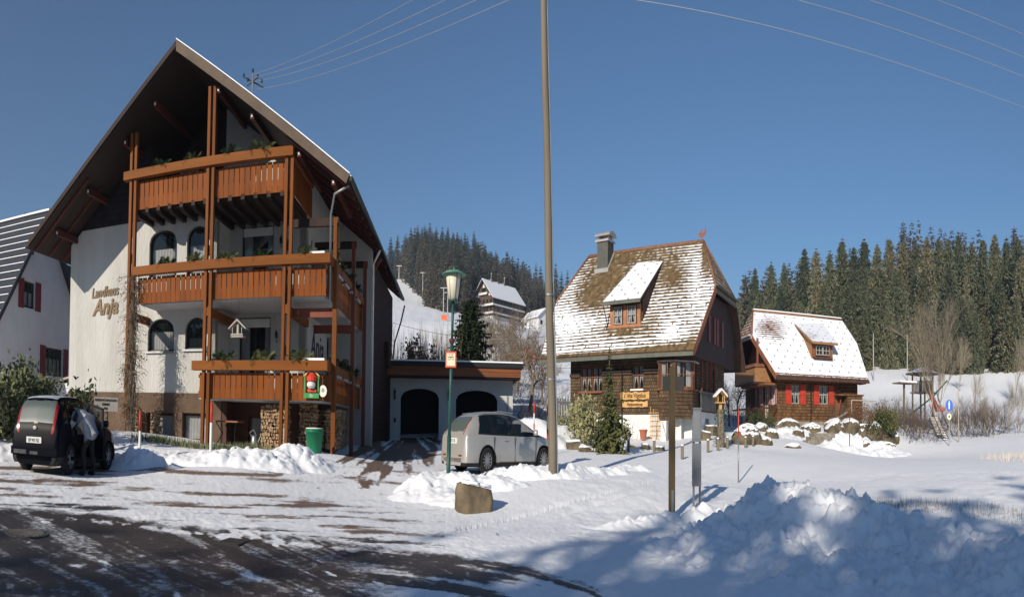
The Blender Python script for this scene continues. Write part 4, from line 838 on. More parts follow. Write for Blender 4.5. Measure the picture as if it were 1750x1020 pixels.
    pr = [(-23.85, 40.9+.6*(1-math.cos(t)), 12.05+.28*math.sin(t)) for t in [math.pi*i/10 for i in range(11)]]; c.prism(pr, (1.35, 0, 0)); c.box(-23.6, -23.5, 41.15, 41.85, 11.85, 12.1); c.box(-22.85, -22.75, 41.15, 41.85, 11.85, 12.1); H.part('chimney_cap', c, M_metalpale, ch, fix=True)
    c = MB(); c.beam((-23.75, 40.85, 10.2), (-23.75, 41.9, 11.25), .14, .08); c.beam((-22.6, 40.85, 10.2), (-22.6, 41.9, 11.25), .14, .08); c.box(-23.8, -22.55, 40.8, 41.0, 10.05, 10.3); H.part('flashing', c, M_metalpale, ch, fix=True)
    wv = MB(); wv.tube([(-15.2, 42, 11.25), (-15.2, 42, 11.9)], .02, 6); wv.prism([(-15.55, 42, 11.62), (-15.35, 42, 11.85), (-15.25, 42, 11.7), (-15.1, 42, 11.72), (-14.95, 42, 12.0), (-14.9, 42, 11.72), (-15.1, 42, 11.52), (-15.4, 42, 11.5)], (0, .03, 0)); H.part('weathercock', wv, mat('rusty metal', (.25, .10, .06), None, 4, .7), fix=True)
    # name boards
    for z0, z1, a, b_, txt, sz in ((3.24, 3.58, -19.5, -17.3, "s' Alte Vögtshus", .27), (2.88, 3.14, -19.38, -17.42, 'Ferienwohnung', .2)):
        n = MB(); k = 16; top = [(a+(b_-a)*i/k, 37.27, z1+.018*math.sin(i*1.7)+.01*math.sin(i*.9)) for i in range(k+1)]; bot = [(a+(b_-a)*i/k, 37.27, z0+.018*math.sin(i*1.3+1)) for i in range(k, -1, -1)]; n.prism(top+bot, (0, -.06, 0)); o = H.part('name_board', n, M_signwood, fix=True)
        t = text_obj('lettering', txt, sz, mat('burnt lettering', (.10, .05, .02), None, 4, .8), .1, .004, .95, .008); t.parent = o; t.location = H.L((a+b_)/2, 37.205, (z0+z1)/2-sz*.3); t.rotation_euler = (math.pi/2, 0, 0)
M_white2 = mat('white plinth', (.72, .72, .70), (.62, .62, .60), 2, .85, .2, 12)
M_gableboard = mat('dark gable boards', (.05, .032, .03), (.034, .022, .021), 1.2, .75, .3, 10, stretch=(1, 1, .2))
M_redshutter = mat('red shutter paint', (.17, .03, .03), (.12, .022, .022), 3, .5)
M_woodgrey = mat('pale grey timber', (.42, .38, .34), (.30, .27, .24), 3, .7)
M_greyboard = mat('grey weathered boards', (.13, .13, .12), (.09, .085, .08), 3, .8, .2, 10, stretch=(1, 1, .2))
M_orangewood2 = mat('lighter orange timber', (.42, .19, .09), (.30, .13, .06), 3, .6)
M_metalpale = mat('pale sheet metal', (.45, .43, .40), (.36, .34, .32), 3, .4, metal=.4)
M_signwood = mat('pale routed wood', (.62, .38, .15), (.48, .28, .10), 2, .6, .2, 8, stretch=(.3, 1, 3))
M_shbay = shingle('square bay shingles', (.17, .105, .055), (.10, .062, .035), 4.5, 6)
farm()
# ------------------------------------------------------------------ red shuttered house
K_ = Frame('red_shuttered_house', 'small wooden house with red shutters, snow covered roof and leaning shed dormer', 'house', -.24, 27.5, 48.6, 1.9)
def rhouse():
    EL, ER, BR, AR, AL, BL_ = (22.65, 47.5, 5.15), (32.4, 47.5, 5.12), (33.0, 50.5, 7.78), (32.45, 52.5, 9.54), (22.5, 52.5, 9.54), (21.55, 50.5, 7.78)
    CR, DR, CL, DL = (33.0, 54.5, 7.78), (32.4, 57.5, 5.15), (21.6, 54.5, 7.78), (22.6, 57.5, 5.15)
    def sf(px, py, A_):
        s = 1.35-1.25*blob(px, py, 1315, 560, 24, 17)-.45*blob(px, py, 1331, 576, 10, 10)
        return s-1.3*sstep(.35, .05, A_[:, 1]-47.5)
    r = roof_patch(K_, 'roof', [(EL, ER, BR, BL_), (BL_, BR, AR, AL)], M_tile_r, sf, nu=90, nv=50)
    roof_patch(K_, 'half_hip', [(CL, BL_, AL, AL)], M_tile_r, lambda a, b_, c: np.zeros(len(a))+.02, r, 20, 20, lift=.01); roof_patch(K_, 'half_hip', [(BR, CR, AR, AR)], M_tile_r, lambda a, b_, c: np.zeros(len(a))+.8, r, 20, 20, lift=.01)
    roof_patch(K_, 'roof_back', [(DR, DL, CL, CR), (CR, CL, AL, AR)], M_tile_r, lambda a, b_, c: np.zeros(len(a))+1., r, 20, 20)
    u = MB()
    for poly in ([EL, ER, BR, AR, AL, BL_], [DR, DL, CL, AL, AR, CR], [BR, CR, AR], [CL, BL_, AL]): u.prism([(p[0], p[1], p[2]-.03) for p in poly], (0, 0, -.17))
    K_.part('roof_boards', u, M_brownwood, r, fix=True)
    rt = MB(); rt.tube([AL, AR], .11, 8); rt.tube([AL, BL_], .08, 8); K_.part('ridge_tiles', rt, MATS['ridge tiles'], r, smooth=True)
    s = MB(); s.prism([(AL[0], 52.45, 9.62), (AR[0], 52.45, 9.62), (AR[0]-.1, 52.5, 9.70), (AL[0]+.1, 52.5, 9.70)], (0, .2, 0)); K_.part('ridge_snow', s, M_snow, r, fix=True)
    vb = MB(); vb.beam((22.6, 47.5, 5.0), (21.5, 50.5, 7.62), .07, .28); K_.part('barge_board', vb, M_orangewood, r, fix=True); hb = MB(); hb.beam((21.45, 50.4, 7.62), (21.5, 54.6, 7.62), .1, .2); hb.beam((21.3, 50.4, 7.72), (21.35, 54.6, 7.72), .3, .1); K_.part('hip_eaves_board', hb, M_woodgrey, r, fix=True)
    g = MB(); g.box(22.6, 32.4, 47.38, 47.52, 4.9, 5.06); K_.part('gutter', g, M_brownwood, r, fix=True)
    ra = MB()
    for k in range(19): ra.box(23.0+k*.5, 23.12+k*.5, 47.55, 48.7, 4.86, 5.0)
    K_.part('rafter_ends', ra, M_orangewood, fix=True)
    W = MB(); wall(W, 'f', 48.6, .25, 23.25, 31.8, 2.5, 5.1, [(24.65, 25.48, 3.54, 4.66), (27.55, 28.5, 3.56, 4.70), (29.3, 30.1, 2.3, 4.5)]); wall(W, 's', 23.25, .25, 48.85, 56, 2.5, 5.2, [(52.2, 52.95, 3.5, 4.7), (50.5, 51.4, 2.7, 4.7), (49.1, 50.0, 3.5, 4.7)]); wall(W, 's', 31.8, -.25, 48.85, 56, 2.5, 5.1); wall(W, 'f', 56, .25, 23.3, 31.8, 2.5, 5.1)
    K_.part('shingle_wall', W, M_shr, fix=True)
    p = MB(); wall(p, 'f', 48.64, .25, 23.3, 31.8, 1., 2.5); wall(p, 's', 23.3, .25, 48.9, 56, 1., 2.5); wall(p, 's', 31.8, -.25, 48.9, 56, 1., 2.5); K_.part('stone_plinth', p, M_stone, fix=True)
    gb_ = MB(); gb_.prism([(23.4, 48.6, 5.1), (23.4, 56.4, 5.1), (23.4, 54.5, 7.6), (23.4, 50.5, 7.6)], (-.15, 0, 0)); gb_.prism([(31.7, 48.6, 5.1), (31.7, 56.4, 5.1), (31.7, 54.5, 7.6), (31.7, 50.5, 7.6)], (.15, 0, 0)); K_.part('gable_boarding', gb_, M_redwoodpost, fix=True)
    il = MB(); il.box(23.6, 31.4, 50.6, 50.7, 2.5, 5.0); K_.part('inside', il, M_room, fix=True)
    window(K_, 'f', 48.6, 24.65, 25.48, 3.54, 4.66, .08, M_woodgrey, .06, 1, (.5,), 'tied'); window(K_, 'f', 48.6, 27.55, 28.5, 3.56, 4.70, .08, M_woodgrey, .06, 1, (.5,), 'tied')
    for a, b_ in ((52.2, 52.95), (49.1, 50.0)): window(K_, 's', 23.25, a, b_, 3.5, 4.7, .08, M_white, .07, 1, (.5,), 'full')
    window(K_, 's', 23.25, 50.5, 51.4, 2.7, 4.7, .08, M_white, .07, 1, (.4, .7), None, name='glazed_door')
    for a, b_ in ((24.02, 24.6), (25.52, 26.1), (26.95, 27.5), (28.55, 29.1)):
        s = MB(); s.box(a, b_, 48.52, 48.57, 3.5, 4.74); o = K_.part('shutter', s, M_redshutter2, fix=True, label='bright red shutter'); t = MB()
        for z in (3.6, 4.08, 4.58): t.box(a+.03, b_-.03, 48.50, 48.52, z, z+.06)
        K_.part('shutter_batten', t, M_redshutter2, o, fix=True)
    for a, b_ in ((53.0, 53.5), (51.7, 52.15), (50.05, 50.4), (48.7, 49.05)):
        s = MB(); s.box(23.17, 23.22, a, b_, 3.5, 4.74); K_.part('shutter', s, M_pinkshutter, fix=True, label='shutter open against the shaded left wall')
    dp = MB(); dp.tube([(26.62, 48.5, 2.0), (26.62, 48.5, 4.8), (26.62, 47.8, 5.0)], .05, 6); K_.part('downpipe', dp, M_iron)
    d = MB(); d.box(29.32, 30.08, 48.75, 48.8, 2.3, 4.48); K_.part('door', d, M_orangewood, fix=True)
    pc = MB(); pc.box(30.2, 31.9, 47.9, 48.6, 2.3, 4.1); pc.box(29.2, 32.0, 47.8, 48.6, 4.1, 4.2); K_.part('porch', pc, M_shr, fix=True)
    c = MB(); c.beam((29.3, 47.9, 3.2), (29.9, 48.5, 4.1), .1, .1); K_.part('porch_brace', c, M_orangewood, fix=True)
    # balcony in the left gable
    b = MB(); b.box(21.5, 23.2, 49.6, 49.66, 4.85, 5.9); b.box(21.5, 21.56, 49.66, 54.3, 4.85, 5.7); bo = K_.part('balcony', b, M_balc, fix=True)
    b = MB(); b.box(21.4, 23.25, 49.5, 49.7, 5.75, 5.95); b.box(21.4, 21.6, 49.7, 54.4, 5.75, 5.95); K_.part('rail', b, M_orangewood, bo, fix=True)
    b = MB(); b.box(21.5, 23.25, 49.7, 54.3, 4.75, 4.88); K_.part('balcony_floor', b, M_brownwood, bo, fix=True)
    b = MB()
    for y in (49.7, 54.2): b.beam((21.75, y, 4.9), (21.75, y, 7.5), .15, .15, up=(0, 1, 0))
    K_.part('balcony_posts', b, M_orangewood, bo, fix=True)
    pv = MB(); pv.box(21.9, 23.2, 48.4, 54, 4.62, 4.74); K_.part('gallery_beam', pv, M_orangewood, fix=True)
    # dormer with shed roof
    D = MB(); D.box(27.0, 29.15, 48.9, 51, 6.25, 7.34); d = K_.part('dormer', D, M_orangewood, fix=True)
    ck = MB(); ck.prism([(26.98, 48.95, 6.3), (26.98, 48.95, 7.4), (26.98, 51.3, 8.55)], (-.06, 0, 0)); ck.prism([(29.17, 48.95, 6.3), (29.17, 48.95, 7.4), (29.17, 51.3, 8.55)], (.06, 0, 0)); K_.part('dormer_cheek', ck, M_balc, d, fix=True)
    o_ = MB(); o_.quad((27.3, 48.89, 6.62), (28.75, 48.89, 6.62), (28.75, 48.89, 7.22), (27.3, 48.89, 7.22)); K_.part('dormer_dark_sheet', o_, M_room, d)  # no real opening: unlit interior painted as a dark sheet behind the windows
    window(K_, 'f', 48.88, 27.3, 28.0, 6.62, 7.22, -.08, M_woodgrey, .05, 1, (.5,), None, d); window(K_, 'f', 48.88, 28.05, 28.75, 6.62, 7.22, -.08, M_woodgrey, .05, 1, (.5,), None, d)
    s = MB(); s.box(27.1, 29.1, 48.7, 48.9, 6.35, 6.5); K_.part('dormer_sill', s, M_brownwood, d, fix=True)
    dr = [(26.75, 48.4, 7.42), (29.5, 48.4, 7.42), (29.9, 52.0, 9.1), (26.5, 51.6, 8.85)]
    roof_patch(K_, 'dormer_roof', [dr], M_tile_r, lambda px, py, A_: 1.3-.5*blob(A_[:, 0], A_[:, 1], 27.2, 49.5, .8, .8), d, 40, 40); u = MB(); u.prism([(x, y, z-.02) for x, y, z in dr], (0, 0, -.13)); K_.part('dormer_boards', u, M_balc, d, fix=True)
M_stone = mat('grey brown stone', (.28, .25, .21), (.17, .15, .12), 2.5, .9, .8, 5)
M_redshutter2 = mat('bright red paint', (.44, .045, .026), (.36, .035, .02), 3, .5)
M_pinkshutter = mat('pinkish red paint', (.42, .20, .20), (.34, .15, .15), 3, .6)  # paler and pinker than the front shutters
M_balc = mat('ochre boarding', (.33, .17, .075), (.23, .115, .05), 2, .7, .2, 9, stretch=(1, 1, 4))
rhouse()
# ------------------------------------------------------------------ left neighbour
B = Frame('white_neighbour_house', 'white house at left edge with steep slate roof lined with snow and dark red shutters', 'house', -4.9, -23.5, 27.5, 1.0)
def neigh():
    q = -23.5; pk, zk = 28.0, 9.95
    W = MB(); wall(W, 's', q, -.3, 25.4, 30.6, .8, 7.0, [(26.15, 27.2, 5.85, 6.9), (28.25, 30.0, 3.3, 4.45)])
    for poly in ([(q, 21.9, .8), (q, 25.4, .8), (q, 25.4, 7.0), (q, 21.9, 3.0)], [(q, 30.6, .8), (q, 32.5, .8), (q, 32.5, 4.6), (q, 30.6, 6.9)], [(q, 25.4, 7.0), (q, 30.6, 7.0), (q, pk, zk-.1)]): W.prism(poly, (-.3, 0, 0))
    wall(W, 'f', 21.9, .3, -40, q-.3, .8, 3.0); wall(W, 'f', 32.2, .3, -40, q-.3, .8, 4.6); B.part('wall', W, M_plaster3, fix=True)
    r = MB(); r.prism([(q+.35, 21.2, 2.35), (q+.35, pk, zk), (q+.35, pk, zk-.28), (q+.35, 21.2, 2.07)], (-17, 0, 0)); r.prism([(q+.35, pk, zk), (q+.35, 33.4, 4.1), (q+.35, 33.4, 3.82), (q+.35, pk, zk-.28)], (-17, 0, 0)); ro = B.part('roof', r, M_slateblue, fix=True)
    s = MB(); n = 22
    for i in range(1, n):
        t = i/n; p, z = 21.2+(pk-21.2)*t, 2.35+(zk-2.35)*t; s.beam((q+.3, p-.05, z+.0), (q-16.6, p-.05, z+.0), .03, .03)
    B.part('snow_lines', s, M_snow, ro, fix=True)
    s = MB(); s.box(q-16.6, q+.36, pk-.12, pk+.12, zk-.02, zk+.06); B.part('ridge_snow', s, M_snow, ro, fix=True)
    window(B, 's', q, 26.2, 27.15, 5.87, 6.88, -.1, M_greenframe, .07, 1, (), 'half'); window(B, 's', q, 28.3, 29.95, 3.32, 4.43, -.1, M_greenframe, .07, 3, (), 'half')
    for a, b_, z0, z1 in ((25.7, 26.15, 5.8, 6.95), (27.2, 27.7, 5.8, 6.95), (27.75, 28.25, 3.25, 4.5), (30.05, 30.5, 3.25, 4.5), (26.75, 26.95, 8.0, 8.5)): sh = MB(); sh.box(q, q+.05, a, b_, z0, z1); B.part('shutter', sh, M_crimson, fix=True)
    dw = MB(); dw.box(q-1.4, q-.31, 30.2, 33, 6.0, 8.2); B.part('rear_dormer', dw, M_slateblue, fix=True)
    il = MB(); il.box(-30, -29.9, 22.5, 32, .8, 7); B.part('inside', il, M_room, fix=True)
    sh = MB(); sh.box(-21.4, -19.9, 26.6, 27.6, .9, 2.9); x = B.part('outhouse', sh, M_plaster3, fix=True); sh = MB(); sh.prism([(-21.6, 26.4, 2.85), (-19.7, 26.4, 3.15), (-19.7, 26.4, 3.22), (-21.6, 26.4, 2.92)], (0, 1.4, 0)); B.part('outhouse_roof', sh, M_woodgrey, x, fix=True)
M_plaster3 = mat('white neighbour plaster', (.70, .70, .70), (.64, .64, .645), 1.2, .85, .15, 20)
M_slateblue = mat('blue grey slates', (.050, .056, .068), (.032, .036, .045), 6, .55, .4, 14)
M_greenframe = mat('dark green frame', (.03, .05, .045), (.02, .035, .03), 3, .5)
M_crimson = mat('crimson shutters', (.20, .022, .028), (.15, .018, .022), 3, .5)
neigh()
# ------------------------------------------------------------------ cars
def car(name, label, cat, dims, prof, wins, paint, pos, az, wheel_r, rear_style, plate, snow_roof=False, openings=(), spokes=10, group=None):
    """lofted body. prof: stations (x, ztop, zbelt, half width low, half width belt, half width roof); x from the rear bumper; origin at the rear axle on the ground"""
    Lc, ox, wb = dims
    root = thing(name, label, cat, pos, math.pi/2-az, group)
    pr = np.array(prof, float); nu, nv = 200, 46
    # stations denser where the outline is steep
    seg = np.sqrt(np.diff(pr[:, 0])**2+np.diff(pr[:, 1])**2); arc = np.concatenate([[0], np.cumsum(seg)]); ts = np.linspace(0, arc[-1], nu)
    def sm(col):
        v = np.interp(ts, arc, pr[:, col]); k = np.array([1, 3, 5, 6, 5, 3, 1.]); k /= k.sum(); vp = np.pad(v, 3, mode='edge'); out = np.convolve(vp, k, 'valid'); out = np.convolve(np.pad(out, 3, mode='edge'), k, 'valid'); out[0], out[-1] = v[0], v[-1]; return out
    X, ZT, ZB, WL, WB, WR = [sm(i) for i in range(6)]
    ZB = np.minimum(ZB, ZT-.03)
    def sect(i):
        zt, zb, wl_, wb_, wr = ZT[i], ZB[i], WL[i], WB[i], WR[i]; z0 = .20
        gh = max(zt-zb, 0.0); wr = min(wr, wb_-.02) 
        pts = [(wl_*.90, z0), (wl_*.985, z0+.07), (wl_, z0+.20), ((wl_+wb_)/2+.012, zb*.60+.05), (wb_+.008, zb*.85), (wb_-.012, zb), (wb_+(wr-wb_)*.45, zb+gh*.5), (wr+.01, zt-min(gh*.16, .09)), (wr-.06, zt-min(gh*.04, .025)), (wr*.5, zt), (0, zt+.012)]
        return pts
    kk = [0, 2, 5, 12, 18, 22, 27, 33, 37, 41, 46]; vv = np.arange(nv+1)
    Vs = np.zeros((nu, 2*nv+1, 3))
    for i in range(nu):
        p = np.array(sect(i)); y = np.interp(vv, kk, p[:, 0]); z = np.interp(vv, kk, p[:, 1])
        k3 = np.array([1, 2, 1.])/4
        for _ in range(2): y[1:-1] = np.convolve(y, k3, 'valid'); z[1:-1] = np.convolve(z, k3, 'valid')
        Vs[i, :nv+1] = np.stack([np.full(nv+1, X[i]), -y, z], -1); Vs[i, nv:] = np.stack([np.full(nv+1, X[i]), y[::-1], z[::-1]], -1)
    Vs[:, :, 0] -= ox
    nw = 2*nv; parts = {}
    C4 = (Vs[:-1, :-1]+Vs[1:, :-1]+Vs[1:, 1:]+Vs[:-1, 1:])/4
    vmid = np.minimum(np.arange(nw)+.5, nw-np.arange(nw)-.5)
    for i in range(nu-1):
        for j in range(nw):
            x, y, z = C4[i, j]; v = vmid[j]; part = 'body'; xb = x+ox
            for wx in (0, wb):
                if abs(y) > .5 and (x-wx)**2+(z-wheel_r)**2 < (wheel_r+.045)**2: part = None
            if part:
                for nm, fn in wins:
                    if fn(xb, y, z, v): part = nm; break
                for fn in openings:
                    if fn(xb, y, z): part = None
            if part is None: continue
            key = part+('_l' if y > 0 and part in ('side_window', 'tail_light', 'headlight', 'rear_side_window', 'front_side_window') else '')
            parts.setdefault(key, []).append((i, j))
    V = Vs.reshape(-1, 3); W_ = nw+1
    def mk(cells, nm, m, push=0.):
        f = np.array([(i*W_+j, i*W_+j+1, (i+1)*W_+j+1, (i+1)*W_+j) for i, j in cells]); used = np.unique(f); rm = {u: k for k, u in enumerate(used)}
        me = bpy.data.meshes.new(nm); me.from_pydata(V[used].tolist(), [], [[rm[a] for a in q] for q in f]); me.update(); me.polygons.foreach_set('use_smooth', [True]*len(me.polygons)); me.materials.append(m)
        o = bpy.data.objects.new(nm, me); COL.objects.link(o); o.parent = root; recalc(o); return o
    mats = {'body': paint, 'side_window': M_carglass, 'rear_side_window': M_carglass, 'front_side_window': M_carglass, 'rear_window': M_carglass2, 'windscreen': M_carglass, 'tail_light': M_tail, 'headlight': M_lens, 'trim': M_blackplastic, 'pillar': M_blackplastic}
    objs = {}
    for k, cells in parts.items():
        nm = k[:-2] if k.endswith('_l') else k; objs[k] = mk(cells, nm, mats[nm])
    body = objs['body']
    # closed ends
    e = MB(); ring = [tuple(Vs[0, j]) for j in range(nw+1)]; e.add(ring, [tuple(range(len(ring)))]); ring = [tuple(Vs[-1, j]) for j in range(nw+1)]; e.add(ring, [tuple(range(len(ring)))])
    ce = e.build('bumper_face', paint, body); recalc(ce)
    un = MB(); hw = min(pr[:, 3].max(), .9)-.22; un.box(-ox+.15, Lc-ox-.25, -hw, hw, .17, .55); un.build('underbody', M_blackplastic, root)
    it = MB(); it.box(-ox+.45, Lc-ox-1.35, -hw-.1, hw+.1, .5, .78); it.box(.55, .72, -hw+.02, -.05, .75, 1.12); it.box(.55, .72, .05, hw-.02, .75, 1.12); it.box(1.55, 1.72, -hw+.05, -.12, .75, 1.22); it.box(1.55, 1.72, .12, hw-.05, .75, 1.22); it.box(2.3, 2.5, -hw, hw, .75, .92)
    it.build('seats', M_seat, root)
    hw2 = pr[:, 3].max()
    for wx in (0, wb):
        for sgn in (-1, 1):
            w = MB(); r = wheel_r; w.lathe([(r*.62, -.10), (r*.93, -.10), (r, -.07), (r, .07), (r*.93, .10), (r*.62, .10)], (0, 0, 0), 32, 'y', False)
            ty = w.build('wheel', M_tyre, root, True); ty.location = (wx, sgn*(hw2-.12), r)
            rm_ = MB(); so = sgn*.085; rm_.lathe([(r*.66, so-.012*sgn), (r*.66, so), (r*.60, so+.008*sgn), (r*.58, so-.02*sgn)], (0, 0, 0), 28, 'y', False)
            for k in range(spokes):
                a = 2*math.pi*(k+.5)/spokes; d = Vector((math.cos(a), 0, math.sin(a)))
                rm_.beam(d*r*.12+Vector((0, so, 0)), d*r*.60+Vector((0, so-.005*sgn, 0)), .030 if spokes > 8 else .055, .02, up=(0, 1, 0))
            rm_.lathe([(r*.16, so-.02*sgn), (r*.16, so+.012*sgn), (r*.05, so+.018*sgn)], (0, 0, 0), 14, 'y'); ri = rm_.build('rim', M_alloy, ty); recalc(ri)
            dk = MB(); dk.lathe([(r*.63, so-.03*sgn), (.02, so-.03*sgn)], (0, 0, 0), 24, 'y'); dk.build('brake_disc', M_blackplastic, ty)
            ar = MB(); n = 14; vs = []; fs = []
            for k in range(n+1):
                a = math.pi*(k/n*1.16-.08); 
                for rr, yy in ((r+.05, hw2+.004), (r+.05, hw2-.30)): vs.append((wx+rr*math.cos(a), sgn*yy, r+rr*math.sin(a)))
            for k in range(n): fs.append((2*k, 2*k+1, 2*k+3, 2*k+2))
            ar.add(vs, fs); ar.build('wheel_arch', M_blackplastic, root)
    for x, y, z, w, h, m, nm, ax in plate:
        q = MB()
        if ax == 'r': q.box(-ox+x-.012, -ox+x+.012, y-w/2, y+w/2, z-h/2, z+h/2)
        q.build(nm, m, root)
    return root, body, ox
M_silver = mat('silver beige paint', (.50, .475, .435), (.46, .435, .40), 1.5, .34, metal=.45, coat=.6)
M_navy = mat('near black blue paint', (.003, .004, .009), (.0025, .003, .007), 1.5, .35, metal=0, spec=.06)
M_carglass = emit_free_glass('car glass', (.008, .014, .017), .42, .03)
M_carglass2 = emit_free_glass('car rear glass', (.10, .125, .115), .15, .3)
M_tail = mat('red lens', (.30, .012, .01), (.22, .01, .008), 4, .2, coat=.5)
M_lens = mat('clear lens', (.5, .5, .52), None, 4, .15, coat=.5)
M_blackplastic = mat('black plastic', (.012, .012, .013), (.008, .008, .009), 4, .5)
M_tyre = mat('tyre rubber', (.02, .02, .021), (.014, .014, .015), 6, .85)
M_alloy = mat('alloy rim', (.40, .40, .40), (.30, .30, .30), 4, .35, metal=.6)
M_seat = mat('dark seat cloth', (.025, .025, .028), None, 4, .9)
M_plate = mat('plate white', (.70, .70, .68), None, 4, .5)
def plate_text(root, x, y, z, txt, size=.105):
    o = text_obj('plate_number', txt, size, M_iron, 0, .001, .8, .002); o.parent = root; o.location = (x, y, z); o.rotation_euler = (math.pi/2, 0, -math.pi/2); return o
def wagon():
    az = math.radians(52); wp = Gp(830, 812, 15, 30); right = Vector((math.cos(az), -math.sin(az), 0)); pos = wp-right*.79; pos.z = gz(pos.x, pos.y)+.0
    # x, ztop, zbelt, wlow, wbelt, wroof
    prof = [(.00, .42, .36, .60, .56, .40), (.015, .60, .55, .76, .70, .52), (.05, .86, .80, .84, .78, .58), (.09, .98, .92, .865, .82, .64), (.17, 1.08, .93, .88, .84, .62), (.32, 1.24, .94, .90, .86, .57), (.50, 1.37, .94, .905, .875, .54), (.72, 1.43, .935, .91, .885, .53), (1.05, 1.475, .92, .915, .89, .54), (1.6, 1.50, .91, .92, .895, .55), (2.1, 1.485, .90, .92, .895, .54),
            (2.5, 1.42, .895, .92, .89, .53), (2.85, 1.28, .90, .915, .885, .56), (3.2, 1.11, .91, .91, .88, .64), (3.4, .99, .905, .905, .87, .66), (3.8, .90, .84, .89, .84, .64), (4.15, .80, .74, .86, .78, .58), (4.36, .66, .60, .78, .70, .50), (4.45, .50, .45, .62, .56, .40), (4.47, .38, .34, .5, .46, .3)]
    def side(xb, y, z, v): return 23.0 < v < 34.0 and .56+(z-.92)*.55 < xb < 3.28-(z-.92)*1.45 and (xb > .8 or z > .97+.3*(.8-xb)) and not 1.14 < xb < 1.24 and not 2.10 < xb < 2.19
    def pil(xb, y, z, v): return 22.3 < v < 34.7 and .52+(z-.92)*.55 < xb < 3.36-(z-.92)*1.45
    def rear(xb, y, z, v): return xb < .56 and z > 1.00 and z < 1.36 and v > 36.2 and abs(y) < .56
    def wind(xb, y, z, v): return 2.58 < xb < 3.36 and v > 35.2 and z > .98
    def tail(xb, y, z, v): return xb < .50 and .92 < z < 1.36 and 33.8 < v <= 36.2 
    def trim(xb, y, z, v): return z < .27
    def head(xb, y, z, v): return 4.0 < xb < 4.36 and z > .60 and abs(y) > .45
    def refl(xb, y, z, v): return False
    r, body, ox = car('silver_estate_car', 'silver beige estate car parked in the snow before the garages', 'car', (4.47, .92, 2.64), prof, [('side_window', side), ('rear_window', rear), ('windscreen', wind), ('tail_light', tail), ('pillar', pil), ('trim', trim), ('headlight', head)], M_silver, pos, az, .325, 'wagon',
        [(.035, 0, .78, .54, .13, M_plate, 'number_plate', 'r')], spokes=12)
    plate_text(r, .035-ox-.015, 0, .745, 'FR TS 35')
    b = MB(); b.box(-ox-.012, -ox+.05, -.62, -.42, .42, .455); b.box(-ox-.012, -ox+.05, .42, .62, .42, .455); b.build('reflector', M_tail, r)
    m_ = MB(); m_.lathe([(.02, 0), (.09, .02), (.11, .09), (.09, .17), (.02, .19)], (0, 0, 0), 12); 
    for sg in (-1, 1):
        o = m_.build('wing_mirror', M_silver, r, True); o.location = (2.15-.0, sg*.98, .93); o.scale = (.8, 1, .8)
    h = MB()
    for x in (.72, 1.72): h.box(x, x+.17, -.925, -.905, .80, .825)
    h.build('door_handles', M_silver, body)
    g = MB()      # shut lines of the doors
    for x in (.28+.0, 1.22, 2.22): g.box(x, x+.012, -.922, -.905, .28, .90)
    g.box(.5, 2.4, -.9225, -.912, .275, .285); g.build('door_gaps', M_blackplastic, body)
    rl = MB(); rl.tube([(-.15, -.52, 1.435), (.8, -.53, 1.51), (1.4, -.52, 1.475)], .012, 6); rl.tube([(-.15, .52, 1.435), (.8, .53, 1.51), (1.4, .52, 1.475)], .014, 6); rl.build('roof_rails', M_silver, r)
    wp_ = MB(); wp_.beam((-.72, .05, 1.03), (-.58, .30, 1.18), .02, .015); wp_.build('rear_wiper', M_blackplastic, r)
    return r
wagon()
